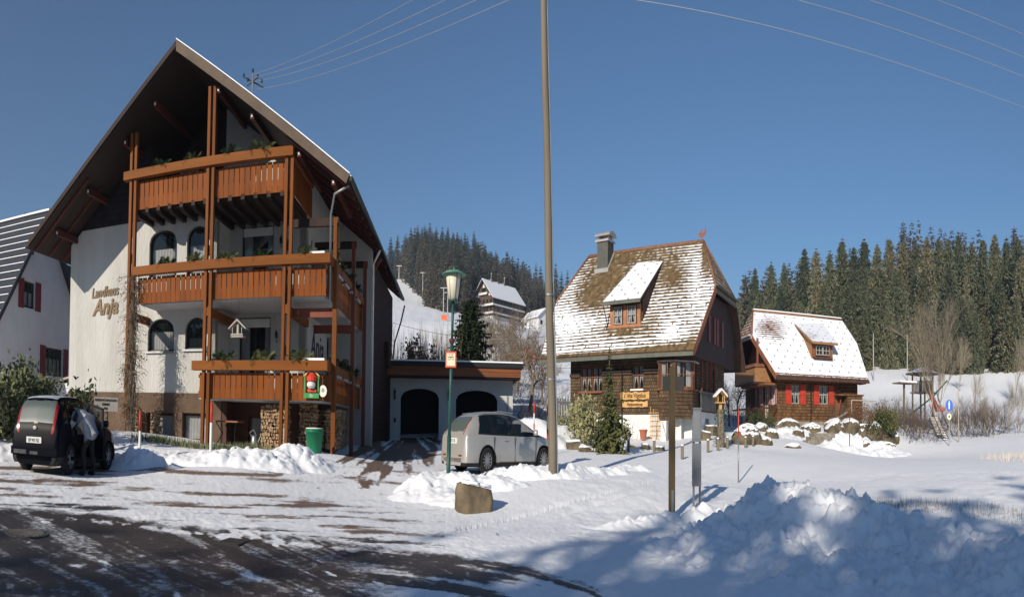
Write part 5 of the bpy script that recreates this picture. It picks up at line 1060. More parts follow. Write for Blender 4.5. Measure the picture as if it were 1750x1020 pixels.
def mpv():
    az = math.radians(-12); wp = Gp(115, 812, 12, 25); right = Vector((math.cos(az), -math.sin(az), 0)); pos = wp-right*.72; pos.z = gz(pos.x, pos.y)
    prof = [(.00, .40, .36, .62, .60, .45), (.012, .62, .58, .76, .72, .55), (.05, .90, .84, .80, .78, .62), (.09, 1.02, .94, .82, .80, .64), (.16, 1.18, .95, .835, .81, .64), (.24, 1.36, .955, .84, .82, .63), (.34, 1.47, .95, .845, .825, .61), (.55, 1.52, .94, .85, .83, .60), (1.0, 1.54, .93, .86, .84, .60), (1.7, 1.53, .92, .86, .84, .60), (2.15, 1.49, .92, .86, .84, .58), (2.6, 1.34, .93, .855, .83, .58),
            (3.0, 1.10, .94, .85, .82, .60), (3.12, 1.02, .93, .845, .81, .62), (3.5, .95, .86, .83, .78, .60), (3.8, .84, .76, .80, .72, .54), (3.95, .68, .62, .70, .64, .46), (4.01, .48, .44, .58, .52, .38), (4.02, .38, .34, .5, .45, .3)]
    def side(xb, y, z, v): return 23.0 < v < 34.5 and .36+(z-.95)*.2 < xb < 3.02-(z-.93)*1.25 and not .62 < xb < .70 and not 1.62 < xb < 1.74 and not 2.52 < xb < 2.58
    def rear(xb, y, z, v): return xb < .36 and 1.0 < z < 1.44 and v > 36.2 and abs(y) < .60
    def wind(xb, y, z, v): return 2.2 < xb < 3.05 and v > 35.2 and z > 1.0
    def tail(xb, y, z, v): return xb < .34 and .80 < z < 1.42 and 31 < v <= 36.2 and z > .78
    def trim(xb, y, z, v): return z < .34
    def head(xb, y, z, v): return 3.55 < xb < 3.95 and z > .60 and abs(y) > .42
    opn = [lambda xb, y, z: y < -.4 and .74 < xb < 1.66 and .32 < z < 1.43]
    r, body, ox = car('black_compact_car', 'near black compact car with frosted roof and its right rear door open', 'car', (4.02, .74, 2.49), prof, [('side_window', side), ('rear_window', rear), ('windscreen', wind), ('tail_light', tail), ('trim', trim), ('headlight', head)], M_navy, pos, az, .305, 'mpv',
        [(.0, .0, .66, .52, .12, M_plate, 'number_plate', 'r')], openings=opn, spokes=6)
    plate_text(r, .0-ox-.015, 0, .62, 'RP WS 763', .10)
    e = MB(); e.lathe([(.07, 0), (.06, .012), (.01, .014)], (0, 0, 0), 16); o = e.build('badge', M_metalpale, r); o.location = (-ox+.03, 0, .90); o.rotation_euler = (0, -math.pi/2, 0); o.scale = (.6, 1, 1)
    b = MB(); b.box(-ox-.03, -ox+.14, -.80, .80, .36, .52); b.build('bumper', M_navy, r)
    b = MB(); b.box(-ox-.035, -ox-.028, .25, .70, .38, .46); b.box(-ox-.035, -ox-.028, -.15, .12, .38, .44); b.build('bumper_vent', M_slateblue, r)
    # frost on the roof
    n = MB(); vs = []; fs = []
    for i in range(13):
        x = .38+(2.1-.38)*i/12; z = np.interp(x, [.34, .55, 1., 1.7, 2.15], [1.478, 1.538, 1.558, 1.548, 1.508])
        for j in range(9): y = -.54+1.08*j/8; vs.append((x-ox, y, z+.006-.03*(abs(y)/.54)**3))
    for i in range(12):
        for j in range(8): fs.append((i*9+j, i*9+j+1, (i+1)*9+j+1, (i+1)*9+j))
    n.add(vs, fs); n.build('frosted_roof', mat('frost', (.52, .55, .60), (.30, .33, .38), 3, .6), r, True)
    for sg in (-1, 1):
        m_ = MB(); m_.lathe([(.02, 0), (.09, .02), (.11, .09), (.09, .17), (.02, .19)], (0, 0, 0), 12); o = m_.build('wing_mirror', M_blackplastic, r, True); o.location = (2.05, sg*.93, .95); o.scale = (.8, 1, .8)
    # open rear door, hinged at its front edge
    d = MB(); d.box(-.92, 0, -.03, .03, 0, .62)
    do = d.build('rear_door', M_navy, r); do.location = (1.66-ox, -.86, .33); do.rotation_euler = (0, 0, math.radians(62))
    f = MB(); f.box(-.86, -.80, -.02, .02, .62, 1.0); f.box(-.05, 0, -.02, .02, .62, 1.08); f.beam((-.86, 0, .98), (0, 0, 1.10), .04, .05); f.build('window_frame', M_blackplastic, do)
    gl = MB(); gl.quad((-.80, 0, .62), (-.05, 0, .62), (-.05, 0, 1.07), (-.80, 0, .97)); gl.build('pane', M_carglass, do)
    tr = MB(); tr.box(-.85, -.08, -.05, -.03, .06, .56); tr.build('door_lining', M_seat, do)
    hd = MB(); hd.box(-.85, -.70, .03, .045, .5, .53); hd.build('handle', M_navy, do)
    sl = MB(); sl.box(.72-ox, 1.64-ox, -.86, -.80, .28, .36); sl.build('door_sill', M_navy, r)
    return r, ox
CAR_B, OXB = mpv()
# ------------------------------------------------------------------ the person leaning into the car
def skin_mesh(name, chains, m, parent=None, sub=2, root_i=0):
    """chains: list of lists of (key, (x,y,z), radius); equal keys are the same joint"""
    idx = {}; V = []; R_ = []; E_ = []
    for ch in chains:
        pk_ = None
        for k, p, r in ch:
            if k not in idx: idx[k] = len(V); V.append(p); R_.append(r)
            if pk_ is not None: E_.append((idx[pk_], idx[k]))
            pk_ = k
    me = bpy.data.meshes.new(name); me.from_pydata(V, E_, []); o = bpy.data.objects.new(name, me); COL.objects.link(o)
    md = o.modifiers.new('skin', 'SKIN'); md.use_smooth_shade = True; md.branch_smoothing = .6
    sk = me.skin_vertices[0].data
    for i, r in enumerate(R_): sk[i].radius = (r, r) if not hasattr(r, '__len__') else r; sk[i].use_root = (i == root_i)
    s = o.modifiers.new('sub', 'SUBSURF'); s.levels = s.render_levels = sub
    bpy.context.view_layer.update(); ev = o.evaluated_get(bpy.context.evaluated_depsgraph_get()); m2 = bpy.data.meshes.new_from_object(ev); bpy.data.objects.remove(o)
    m2.materials.clear(); m2.materials.append(m); m2.polygons.foreach_set('use_smooth', [True]*len(m2.polygons)); n = bpy.data.objects.new(name, m2); COL.objects.link(n); n.parent = parent; return n
def person():
    # local frame as the car's: x forward, y left, z up; standing outside the open rear door and bending in
    R3 = Matrix.Rotation(CAR_B.rotation_euler.z, 3, 'Z'); base = CAR_B.location+R3@Vector((.46, -1.22, 0)); base.z = gz(base.x, base.y)
    t = thing('person', 'person in pale grey jacket and dark trousers bending into the black car', 'person', base, CAR_B.rotation_euler.z)
    hip = (0, .02, .88); waist = (.02, .10, 1.02); chest = (.02, .33, 1.20); neck = (.02, .52, 1.26); 
    hand = lambda s, x, y, z: [[(f'wr{s}', (x, y, z), .026), (f'pm{s}', (x+.01, y+.06, z-.02), (.036, .016)), (f'f{i}{s}a', (x-.03+i*.02, y+.105, z-.035), .010), (f'f{i}{s}b', (x-.032+i*.022, y+.135+(.012 if i in (1, 2) else 0), z-.06), .008)] for i in range(4)]+[[(f'pm{s}', (x+.01, y+.06, z-.02), (.036, .016)), (f't{s}a', (x-.045, y+.07, z-.035), .011), (f't{s}b', (x-.06, y+.10, z-.05), .009)]]
    ch = [[('hip', hip, .15), ('waist', waist, .13), ('chest', chest, .155), ('neck', neck, .06), ('jaw', (.02, .60, 1.25), .075), ('head', (.02, .66, 1.27), .095), ('crown', (.02, .73, 1.29), .07)]]
    for s, x in (('l', .11), ('r', -.10)):
        dx = .03 if s == 'l' else -.08; dy = -.05 if s == 'l' else .10
        ch.append([('hip', hip, .15), ('th'+s, (x, -.01, .80), .12), ('kn'+s, (x+dx, .05+dy, .48), .085), ('cf'+s, (x+dx, 0+dy, .32), .078), ('an'+s, (x+dx, -.03+dy, .09), .042), ('ft'+s, (x+dx, .06+dy, .045), .042), ('to'+s, (x+dx, .16+dy, .035), .03)])
        ch.append([('chest', chest, .155), ('sh'+s, (x*1.5+.01, .40, 1.22), .07), ('el'+s, (x*2.0, .52, .98), .045), ('wr'+s, (x*1.5, .74, .90), .026)]); ch += hand(s, x*1.5, .74, .90)
    skin_mesh('body', ch, mat('trouser and skin tone', (.02, .02, .024), None, 3, .85), t, 1)
    jk = [[('w', (0, .03, .93), (.23, .20)), ('m', (.01, .12, 1.06), (.23, .21)), ('c', (.02, .30, 1.20), (.26, .22)), ('n', (.02, .46, 1.27), (.16, .14)), ('n2', (.02, .52, 1.27), (.08, .08))]]
    for s, x in (('l', .11), ('r', -.10)): jk.append([('c', (.02, .30, 1.20), (.26, .22)), ('s'+s, (x*1.6, .40, 1.20), .12), ('e'+s, (x*2.1, .52, .98), .07), ('u'+s, (x*1.6, .70, .91), .05)])
    jk.append([('w', (0, .03, .93), (.23, .20)), ('h', (0, -.05, .80), (.23, .16)), ('h2', (0, -.06, .70), (.19, .13))])
    skin_mesh('jacket', jk, mat('pale grey quilted jacket', (.34, .36, .40), (.27, .29, .33), 9, .8, .5, 14), t, 2)
    hr = skin_mesh('hair', [[('a', (.02, .66, 1.30), .095), ('b', (.02, .73, 1.32), .08), ('c', (.02, .76, 1.25), .06)]], mat('brown hair', (.08, .05, .03), None, 8, .8), t, 1)
    sh = skin_mesh('shoes', [[('a', (.14, -.09, .05), .05), ('b', (.14, .04, .045), .048), ('c', (.14, .13, .04), .036)], ], M_blackplastic, t, 1)
    sh = skin_mesh('shoes', [[('a', (-.18, .06, .05), .05), ('b', (-.18, .19, .045), .048), ('c', (-.18, .28, .04), .036)], ], M_blackplastic, t, 1)
person()
# ------------------------------------------------------------------ street furniture
def poletop(px, py, d): return P(px, py, d)
M_greenpaint = mat('dark green paint', (.02, .09, .075), (.015, .06, .05), 5, .4)
M_weathered = mat('weathered pole wood', (.20, .17, .125), (.12, .10, .075), 1.2, .85, .4, 8, stretch=(1.5, 1.5, .1))
M_milk = mat('milky lamp glass', (.62, .58, .46), (.56, .52, .41), 2, .35)
def utility_pole():
    b = Gp(945, 818, 15, 30); d = math.hypot(b.x, b.y); tp = P(927, -115, d); t = thing('utility_pole', 'tall weathered wooden utility pole in the middle of the view', 'utility pole', b)
    rel = tp-b; n = 14; m = MB(); m.tube([rel*(i/n)+Vector((.012*math.sin(i), 0, -.3 if i == 0 else 0)) for i in range(n+1)], [.145-.05*i/n for i in range(n+1)], 14); m.build('pole', M_weathered, t, True)
    c = MB(); q = rel*(.28); c.beam(Vector((.17, -.02, -.2)), q+Vector((.155, -.02, 0)), .05, .04); c.tube([q+Vector((.15, -.02, 0)), rel*.98+Vector((.11, -.02, 0))], .018, 6); c.build('cable_duct', M_metal, t)
    for k, (dz, dx) in enumerate(((-1.45, -.32), (-1.25, .32), (-.75, -.32), (-.2, .32))):
        a = MB(); a.beam(rel+Vector((0, -.06, dz)), rel+Vector((dx, -.06, dz)), .05, .05); a.tube([rel+Vector((dx, -.06, dz)), rel+Vector((dx, -.06, dz+.12))], .015, 6); a.build('bracket', M_iron, t)
        i_ = MB(); i_.lathe([(.03, 0), (.055, .03), (.04, .07), (.05, .1), (.02, .15)], rel+Vector((dx, -.06, dz+.1)), 10); i_.build('insulator', M_white, t, True)
    b_ = MB()
    for z in (2.2, 4.1): b_.lathe([(.15, 0), (.15, .04)], rel*(z/rel.z)+Vector((0, 0, 0)), 14)
    b_.build('band', M_metal, t)
    return b+rel
PT = utility_pole()
def wire(name, label, a, b, sag, r=.008, n=40, group=None):
    a, b = Vector(a), Vector(b); c = a; m = MB(); m.tube([(a.lerp(b, i/n)-c)-Vector((0, 0, sag*4*(i/n)*(1-i/n))) for i in range(n+1)], r, 5)
    o = m.build(name, M_wire, None); o.location = c; tag(o, label, 'cable', group); return o
M_wire = mat('aluminium cable', (.30, .30, .30), None, 4, .5, metal=.3)
mp_, mz = G.side(432, 133, RS); MAST = G.W(RS, mp_, mz)
names = ('uppermost', 'second highest', 'third highest', 'lowest')
for i, (dz, ds) in enumerate(((.36, -.35), (.15, .0), (-.1, .3), (-.38, .5))):
    wire('overhead_wire', f'{names[i]} of four thin wires running to the roof mast of the guest house', PT+Vector((-.3, -.06, (-.1, -.65, -1.05, -1.4)[i]+.05)), MAST+G.u*(.15*(i-1.5))+Vector((0, 0, (.1, .0, -.15, -.45)[i])), .55, group='wires to the guest house')
for i, (yy, d, dz) in enumerate(((150, 31, .25), (185, 31, -.25), (215, 31, -.7), (262, 30, -1.4))):
    wire('overhead_wire', f'{names[i]} of four thin wires crossing the sky at upper right', PT+Vector((.3, -.06, dz+.05)), P(1960, yy, d), .55, group='wires crossing the sky')
m = MB(); t = thing('roof_mast', 'metal mast with insulators on the guest house ridge', 'mast', MAST-Vector((0, 0, mz-roof_z(RS))))
hgt = mz-roof_z(RS)+.15
m.tube([(0, 0, -.3), (0, 0, hgt)], .04, 8); m.build('mast', M_metal, t)
m = MB(); m.beam((-.55, 0, hgt-.05), (.55, .25, hgt-.5), .06, .05); m.beam((-.4, .1, hgt-.35), (.4, -.1, hgt-.2), .05, .05)
for x, z in ((-.55, hgt), (.55, hgt-.35), (-.3, hgt-.2), (.3, hgt-.15), (0, hgt+.1)): m.lathe([(.04, 0), (.06, .06), (.04, .14)], (x, 0, z-.05), 8)
m.build('crossarm', mat('dark insulator', (.02, .04, .045), None, 3, .4), t)
def street_lamp():
    b = Gp(765, 836, 14, 26); d = math.hypot(b.x, b.y); tp = P(776, 460, d); rel = tp-b; h = rel.z; t = thing('street_lamp', 'green street lamp with tapered milky glass lantern', 'street lamp', b)
    L_ = lambda z: rel*(z/h)
    m = MB(); m.tube([L_(0)-Vector((0, 0, .3)), L_(1.1)], .062, 12); m.tube([L_(1.1), L_(3.0)], .05, 12); m.tube([L_(3.0), L_(h-.64)], .04, 12); m.build('pole', M_greenpaint, t, True)
    m = MB(); m.lathe([(.07, -.05), (.09, 0), (.07, .05)], L_(3.05), 12); m.build('collar', mat('rusty collar', (.08, .03, .025), None, 3, .7), t)
    m = MB(); m.lathe([(.14, 0), (.16, .02), (.16, .04), (.05, .06)], L_(h-.68), 16); m.build('lantern_base', M_greenpaint, t)
    m = MB(); m.lathe([(.145, 0), (.25, .58)], L_(h-.64), 20); la = m.build('lantern_glass', M_milk, t, True)
    m = MB()
    for k in range(6):
        a = k*math.pi/3; m.beam(L_(h-.64)+Vector((.15*math.cos(a), .15*math.sin(a), 0)), L_(h-.08)+Vector((.24*math.cos(a), .24*math.sin(a), 0)), .014, .014)
    m.build('lantern_ribs', M_iron, la)
    m = MB(); m.lathe([(.22, -.015), (.37, -.03), (.375, -.015), (.20, .05), (.05, .08), (.015, .13)], L_(h-.09), 24); m.build('lamp_shade', mat('green lamp cap', (.10, .26, .19), (.07, .20, .14), 4, .5), t, True)
    # hydrant plate
    c = P(771, 615, d); o = c-b; q = MB(); q.box(o.x-.165, o.x+.165, o.y-.09, o.y-.075, o.z-.165, o.z+.165); s = q.build('hydrant_sign', mat('red sign border', (.62, .09, .03), None, 3, .5), t)
    q = MB(); q.box(o.x-.13, o.x+.13, o.y-.094, o.y-.09, o.z-.13, o.z+.13); s2 = q.build('sign_face', mat('cream sign face', (.72, .66, .48), (.66, .60, .42), 3, .5), s)
    q = MB(); y = o.y-.0965
    q.box(o.x-.09, o.x+.09, y, y+.002, o.z+.045, o.z+.06); q.box(o.x-.008, o.x+.008, y, y+.002, o.z-.0, o.z+.045); q.build('sign_lines', M_iron, s)
    for txt, dx, dz, sz in (('H 150', 0, .08, .055), ('2,0', -.06, -.01, .05), ('7,4', .065, -.01, .05)):
        x = text_obj('sign_text', txt, sz, M_iron, 0, .001, 1); x.parent = s; x.location = (o.x+dx, o.y-.096, o.z+dz); x.rotation_euler = (math.pi/2, 0, 0)
street_lamp()
def stake(px, ptop, pbase, d, label, bands, r=.028, group='marker poles along the road', lean=0, grey=False):
    b = GD(px, d); tp = P(px+lean, ptop, d); h = tp.z-b.z; t = thing('marker_pole', label, 'marker pole', b, 0, group)
    dx = (tp-b)*1.0; z0 = -.15
    for a, c, m in bands:
        q = MB(); q.tube([dx*a if a > 0 else Vector((0, 0, z0)), dx*c], r, 10); q.build('red_band' if m is M_redp else 'white_band' if m is M_white else 'shaft', m, t, True)
M_redp = mat('signal red', (.55, .055, .03), None, 4, .5)
stake(240, 702, 770, 20.6, 'red topped white marker pole right of the climbing plant', [(0, .62, M_white), (.62, 1, M_redp)], .045)
stake(361, 688, 782, 20.0, 'red topped white marker pole before the low balcony post', [(0, .66, M_white), (.66, 1, M_redp)], .045, lean=1)
stake(24, 700, 770, 22.5, 'red topped white marker pole behind the black car at left edge', [(0, .6, M_white), (.6, 1, M_redp)], .04)
stake(913, 687, 745, 27.0, 'thin red and white marker pole behind the bonnet of the silver car', [(0, .3, M_redp), (.3, .62, M_redp), (.62, .80, M_white), (.80, 1, M_redp)], .03)
stake(936, 688, 770, 24.0, 'red and white marker pole half hidden by the utility pole', [(0, .6, M_redp), (.6, .80, M_white), (.80, 1, M_redp)], .036)
stake(1262, 700, 822, 23.7, 'thin pole red above and grey below beside the snowy lane', [(0, .62, M_metal), (.62, 1, M_redp)], .026)
stake(1452, 712, 768, 44, 'thin wooden pole standing before the rock garden of the red shuttered house', [(0, 1, M_weathered)], .035)
def info_sign():
    b = GD(184, 21.8); c = P(183, 691, 21.8)-b; t = thing('room_sign', 'pale notice board on a post left of the climbing plant', 'sign', b)
    m = MB(); m.tube([(c.x, c.y, -.2), (c.x, c.y, c.z)], .05, 8); m.build('post', M_weathered, t)
    hw, hh = .43, .17; o = thing_board = MB(); o.box(-hw, hw, -.02, .02, -hh, hh); bd = o.build('board', mat('pale board', (.50, .44, .38), (.42, .37, .31), 4, .7), t); bd.location = (c.x, c.y-.07, c.z); bd.rotation_euler = (0, 0, math.radians(38))
    for i, tx in enumerate(('FERIENWOHNUNGEN', 'ZIMMER', 'FREI')):
        x = text_obj('sign_text', tx, .085, M_iron, 0, .002, .95, .002); x.parent = bd; x.location = (0, -.023, .07-i*.10); x.rotation_euler = (math.pi/2, 0, 0)
info_sign()
def signpost():
    b = Gp(1148, 884, 10, 22); d = math.hypot(b.x, b.y); tp = P(1147, 622, d); h = tp.z-b.z; t = thing('wooden_signpost', 'brown square wooden post with two dark boards seen nearly edge on', 'signpost', b)
    M_post = mat('olive brown post', (.085, .062, .03), (.055, .04, .02), 2, .8, .2, 8, stretch=(1, 1, .15))
    m = MB(); m.box(-.075, .075, -.075, .075, -.2, h-.08); m.add([(-.075, -.075, h-.08), (.075, -.075, h-.08), (.075, .075, h-.08), (-.075, .075, h-.08), (0, 0, h)], [(0, 1, 4), (1, 2, 4), (2, 3, 4), (3, 0, 4)]); m.build('post', M_post, t)
    for sx, a in ((-1, .25), (1, -.35)):
        q = MB(); q.box(0, .21 if sx < 0 else .25, -.02, .02, h-.50, h-.23); o = q.build('arm_board', mat('slate sign board', (.016, .015, .017), (.011, .01, .012), 3, .6), t); o.location = (sx*.07, -.03, 0); o.rotation_euler = (0, 0, math.pi-a if sx < 0 else a)
    q = MB(); q.box(-.03, .03, -.085, -.075, .0, .5); q.build('metal_shoe', M_metal, t)
signpost()
def cabinet():
    b = Gp(1190, 868, 10, 24); d = math.hypot(b.x, b.y); h = P(1190, 697, d).z-b.z; t = thing('grey_cabinet', 'grey metal meter cabinet on two posts with a lower panel', 'cabinet', b, -.28)
    m = MB(); m.box(-.11, -.05, -.04, .04, -.2, 1.3); l = m.build('leg', M_cab, t); m = MB(); m.box(.07, .13, -.04, .04, -.2, 1.3); m.build('leg', M_iron2, t)
    m = MB(); m.box(-.13, .13, -.10, .10, h-.66, h-.03); m.box(-.15, .15, -.12, .12, h-.03, h); m.build('box', M_cab, t)
    m = MB(); m.box(-.13, .14, -.055, .02, .42, 1.25); 
    for k in range(6): m.box(-.12+k*.045, -.10+k*.045, -.062, -.055, .44, 1.23)
    m.build('panel', M_cab, t)
    m = MB(); m.box(-.10, .10, -.105, -.10, h-.6, h-.08); m.build('door', M_cab2, t)
M_cab = mat('grey cabinet paint', (.13, .14, .16), (.10, .11, .13), 3, .5); M_cab2 = mat('lighter cabinet door', (.15, .16, .18), (.13, .14, .16), 3, .5); M_iron2 = mat('dark steel', (.05, .055, .06), None, 3, .5)
cabinet()
def rock(name, label, px, py, d, sx, sy, sz, seed, m=None, snow=True, group=None, rz=0, cat='rock', sink=.12, blocky=0.):
    import bmesh
    b = Gp(px, py, max(d*.6, 5), d*1.6) if py else GD(px, d)
    bm = bmesh.new(); bmesh.ops.create_icosphere(bm, subdivisions=4, radius=1)
    rn = random.Random(seed); pl = [(Vector((rn.uniform(-1, 1), rn.uniform(-1, 1), rn.uniform(-.6, 1))).normalized(), rn.uniform(.66, .88)) for _ in range(9)]
    if blocky: pl = [(Vector((rn.gauss(a, .12), rn.gauss(b_, .12), rn.gauss(c_, .1))).normalized(), blocky) for a, b_, c_ in ((1, 0, 0), (-1, 0, 0), (0, 1, 0), (0, -1, 0), (0, 0, 1), (.7, .7, .2), (-.7, -.7, .1))]
    for v in bm.verts:
        p = v.co.copy()
        for n, q in pl:
            e = p.dot(n)-q
            if e > 0: p -= n*e*.93
        f = 1+.06*(float(vnoise(p.x*3+seed, p.y*3+p.z*2, seed))-.5)+.05*(float(vnoise(p.x*9, p.y*9+p.z*7, seed))-.5); v.co = Vector((p.x*sx*f, p.y*sy*f, (p.z*f+.55)*sz))
    me = bpy.data.meshes.new(name); bm.to_mesh(me); bm.free(); me.materials.append(m or M_rock); me.polygons.foreach_set('use_smooth', [True]*len(me.polygons))
    t = bpy.data.objects.new(name, me); COL.objects.link(t); t.location = b-Vector((0, 0, sink)); t.rotation_euler = (0, 0, rz); tag(t, label, cat, group)
    if snow:
        bm = bmesh.new(); bm.from_mesh(me); bm.normal_update(); bad = [f for f in bm.faces if f.normal.z < .72 or f.calc_center_median().z < sz*(.8 if not blocky else .9)]; bmesh.ops.delete(bm, geom=bad, context='FACES')
        for v in bm.verts: v.co.z += (.03 if not blocky else .07)+.02*float(vnoise(v.co.x*6, v.co.y*6, 3))
        e = bmesh.ops.extrude_face_region(bm, geom=bm.faces[:]); vs = [x for x in e['geom'] if isinstance(x, bmesh.types.BMVert)]
        for v in vs: v.co.z -= .06
        m2 = bpy.data.meshes.new('snow_cap'); bm.to_mesh(m2); bm.free(); m2.materials.append(M_snow); m2.polygons.foreach_set('use_smooth', [True]*len(m2.polygons)); c = bpy.data.objects.new('snow_cap', m2); COL.objects.link(c); c.parent = t; recalc(c)
    return t
M_rock = mat('brown boulder', (.19, .145, .09), (.085, .065, .045), 2.2, .9, 1., 7)
M_rockg = mat('mossy garden stone', (.17, .135, .085), (.07, .058, .04), 2.2, .9, 1., 6)
rock('boulder', 'brown square boulder with snow on top beside the street lamp', 806, 872, 16.4, .62, .50, .46, 5, rz=.35, sink=.12, blocky=.66)
# stones of the two front gardens
gar = [(980, 768, 30, .55, .4, .32, 'squared stone block beside the small spruce, left side'), (1000, 772, 29.5, .4, .3, .2, 'low stone below the small spruce'), (1104, 768, 31, .7, .4, .22, 'flat snow topped stone right of the small spruce'), (1128, 770, 31, .5, .35, .2, 'small stone at the foot of the trellis'), (1206, 752, 37, .5, .4, .38, 'rounded stone left of the bird feeder'), (1216, 744, 38, .6, .5, .45, 'larger stone behind the bird feeder')]
for i, (x, y, d, a, b_, c, l) in enumerate(gar): rock('garden_stone', l, x, y, d, a, b_, c, 20+i, M_rockg, blocky=.62, rz=i*.7, group='stones of the farmhouse garden')
rg = [(1278, 758, 42, 1.1, .8, .62, 'squared light stone block at the left end of the rock garden'), (1300, 742, 45, .8, .6, .5, None), (1318, 748, 44.5, .6, .5, .35, None), (1345, 735, 46.5, 1.3, .6, .5, None), (1365, 748, 45, .7, .5, .4, None), (1385, 742, 45.5, .9, .5, .5, None), (1290, 728, 47, .8, .6, .45, None), (1310, 760, 42.5, .5, .4, .3, None), (1405, 756, 43, .8, .6, .4, None), (1430, 750, 44, 1.3, .8, .8, None), (1452, 748, 44.5, 1.2, .8, .8, None), (1470, 752, 44, 1.1, .7, .7, None), (1495, 752, 44, 1.3, .7, .7, None), (1520, 755, 43.5, 1.0, .6, .5, None), (1440, 762, 42, 1.4, .5, .35, None), (1482, 764, 42, 1.5, .5, .35, None), (1515, 765, 42, 1.1, .4, .28, None), (1355, 765, 41.5, .6, .4, .2, None), (1420, 735, 46.5, 1.0, .6, .5, None)]
ORD = lambda i: f'{i+1}{"st" if i % 10 == 0 and i != 10 else "nd" if i % 10 == 1 and i != 11 else "rd" if i % 10 == 2 and i != 12 else "th"}'
for i, (x, y, d, a, b_, c, l) in enumerate(rg): rock('rock_garden_stone', l or f'mossy snow capped stone, {ORD(sorted(q[0] for q in rg).index(x))} from the left in the rock garden', x, y, d, a, b_, c, 50+i, M_rockg, rz=i*1.1, group='rock garden stones')
heap('garden_snow', 'uneven snow between the stones of the rock garden', [gd(px_, d_, 1.5, .9, 0, h_) for px_, d_, h_ in ((1275, 44, .35), (1295, 45.5, .45), (1315, 46, .5), (1335, 46.5, .5), (1358, 46.5, .4), (1378, 46, .35), (1398, 45, .35), (1415, 45, .6), (1435, 45.5, .75), (1455, 45.5, .75), (1475, 45.5, .65), (1495, 45.5, .6), (1515, 45, .45), (1532, 44.5, .3), (1300, 43, .3), (1345, 44, .2), (1425, 43, .4), (1465, 43.2, .4), (1500, 43, .35))], .10, .45, 77, cat='snow')
# low wooden posts edging the snowy lane
fp = [(1074, 769, 772, 'lowest leftmost'), (1118, 766, 773, ''), (1166, 768, 785, ''), (1210, 758, 773, ''), (1227, 756, 770, ''), (1243, 754, 767, ''), (1274, 750, 765, ''), (1287, 748, 763, '')]
desc = ['short wooden post right of the small spruce', 'short wooden post before the flat snow topped stone', 'tallest short wooden post, between the signpost and the cabinet', 'short wooden post just right of the grey cabinet', 'second short wooden post right of the grey cabinet', 'short wooden post left of the red grey pole', 'short wooden post right of the red grey pole', 'last short wooden post before the rock garden']
for (x, yt, yb, _), l in zip(fp, desc):
    b = Gp(x, yb, 20, 48); h = .42; m = MB(); m.tube([(0, 0, -.15), (0, 0, h)], .075, 10); o = m.build('edging_post', M_weathered, None, True); o.location = b; tag(o, l, 'post', 'short posts edging the lane')
    c = MB(); c.lathe([(.08, 0), (.06, .04), (.01, .05)], (0, 0, h), 10); c.build('snow_cap', M_snow, o, True)
def feeder():
    b = GD(1231, 35.5); t = thing('tree_stump', 'ivy grown tree stump carrying a small bird house', 'stump', b)
    zt = P(1231, 700, 35.5).z-b.z; m = MB(); m.tube([(0, 0, -.2), (.03, 0, zt*.5), (0, 0, zt)], [.30, .22, .2], 10); m.build('stump', M_weathered, t)
    rn = random.Random(3); m = MB()
    for _ in range(900):
        a = rn.uniform(0, 6.28); z = rn.uniform(0, zt*1.0); r = .30-.05*z+rn.uniform(0, .18); c = Vector((r*math.cos(a), r*math.sin(a), z)); e = Vector((rn.uniform(-1, 1), rn.uniform(-1, 1), rn.uniform(-1, 1)))*.06; f = Vector((rn.uniform(-1, 1), rn.uniform(-1, 1), rn.uniform(-1, 1)))*.06; m.add([c, c+e, c+f], [(0, 1, 2)])
    m.build('ivy', M_ivy, t)
    h = thing('bird_house', 'pale wooden bird house with snowy roof on the ivy grown stump', 'bird house', b+Vector((0, 0, zt)))
    m = MB(); m.box(-.08, .08, -.08, .08, 0, .25); m.build('post', M_signwood, h)
    m = MB(); m.box(-.28, .28, -.22, .22, .25, .29); m.build('tray', M_signwood, h)
    m = MB()
    for x in (-.2, .2):
        for y in (-.15, .15): m.box(x-.02, x+.02, y-.02, y+.02, .29, .55)
    m.build('uprights', M_signwood, h)
    for sg in (-1, 1): m = MB(); m.prism([(0, -.26, .78), (sg*.38, -.26, .50), (sg*.38, -.26, .47), (0, -.26, .75)], (0, .52, 0)); m.build('roof_board', M_signwood, h); m = MB(); m.prism([(0, -.26, .84), (sg*.38, -.26, .55), (sg*.38, -.26, .505), (0, -.26, .785)], (0, .52, 0)); m.build('snow_cover', M_snow, h)
M_ivy = mat('ivy leaves', (.05, .065, .025), (.03, .04, .018), 6, .7)
feeder()
def bin_():
    b = GD(538, 22.7); b.z = P(538, 778, 22.7).z; t = thing('garden_bin', 'round green plastic garden bin beside the balcony corner post', 'bin', b)
    M_g = mat('green plastic', (.012, .19, .085), (.01, .15, .07), 2, .4); m = MB(); m.lathe([(.25, 0), (.27, .03), (.335, .58), (.35, .58), (.35, .62)], (0, 0, 0), 28); m.build('tub', M_g, t, True)
    m = MB(); m.lathe([(.355, .62), (.355, .65), (.3, .675), (.01, .69)], (0, 0, 0), 28); m.build('lid', M_g, t, True); m = MB(); m.lathe([(.33, .69), (.3, .705), (.01, .72)], (0, 0, -.02), 20); m.build('snow_cover', M_snow, t, True)
bin_()
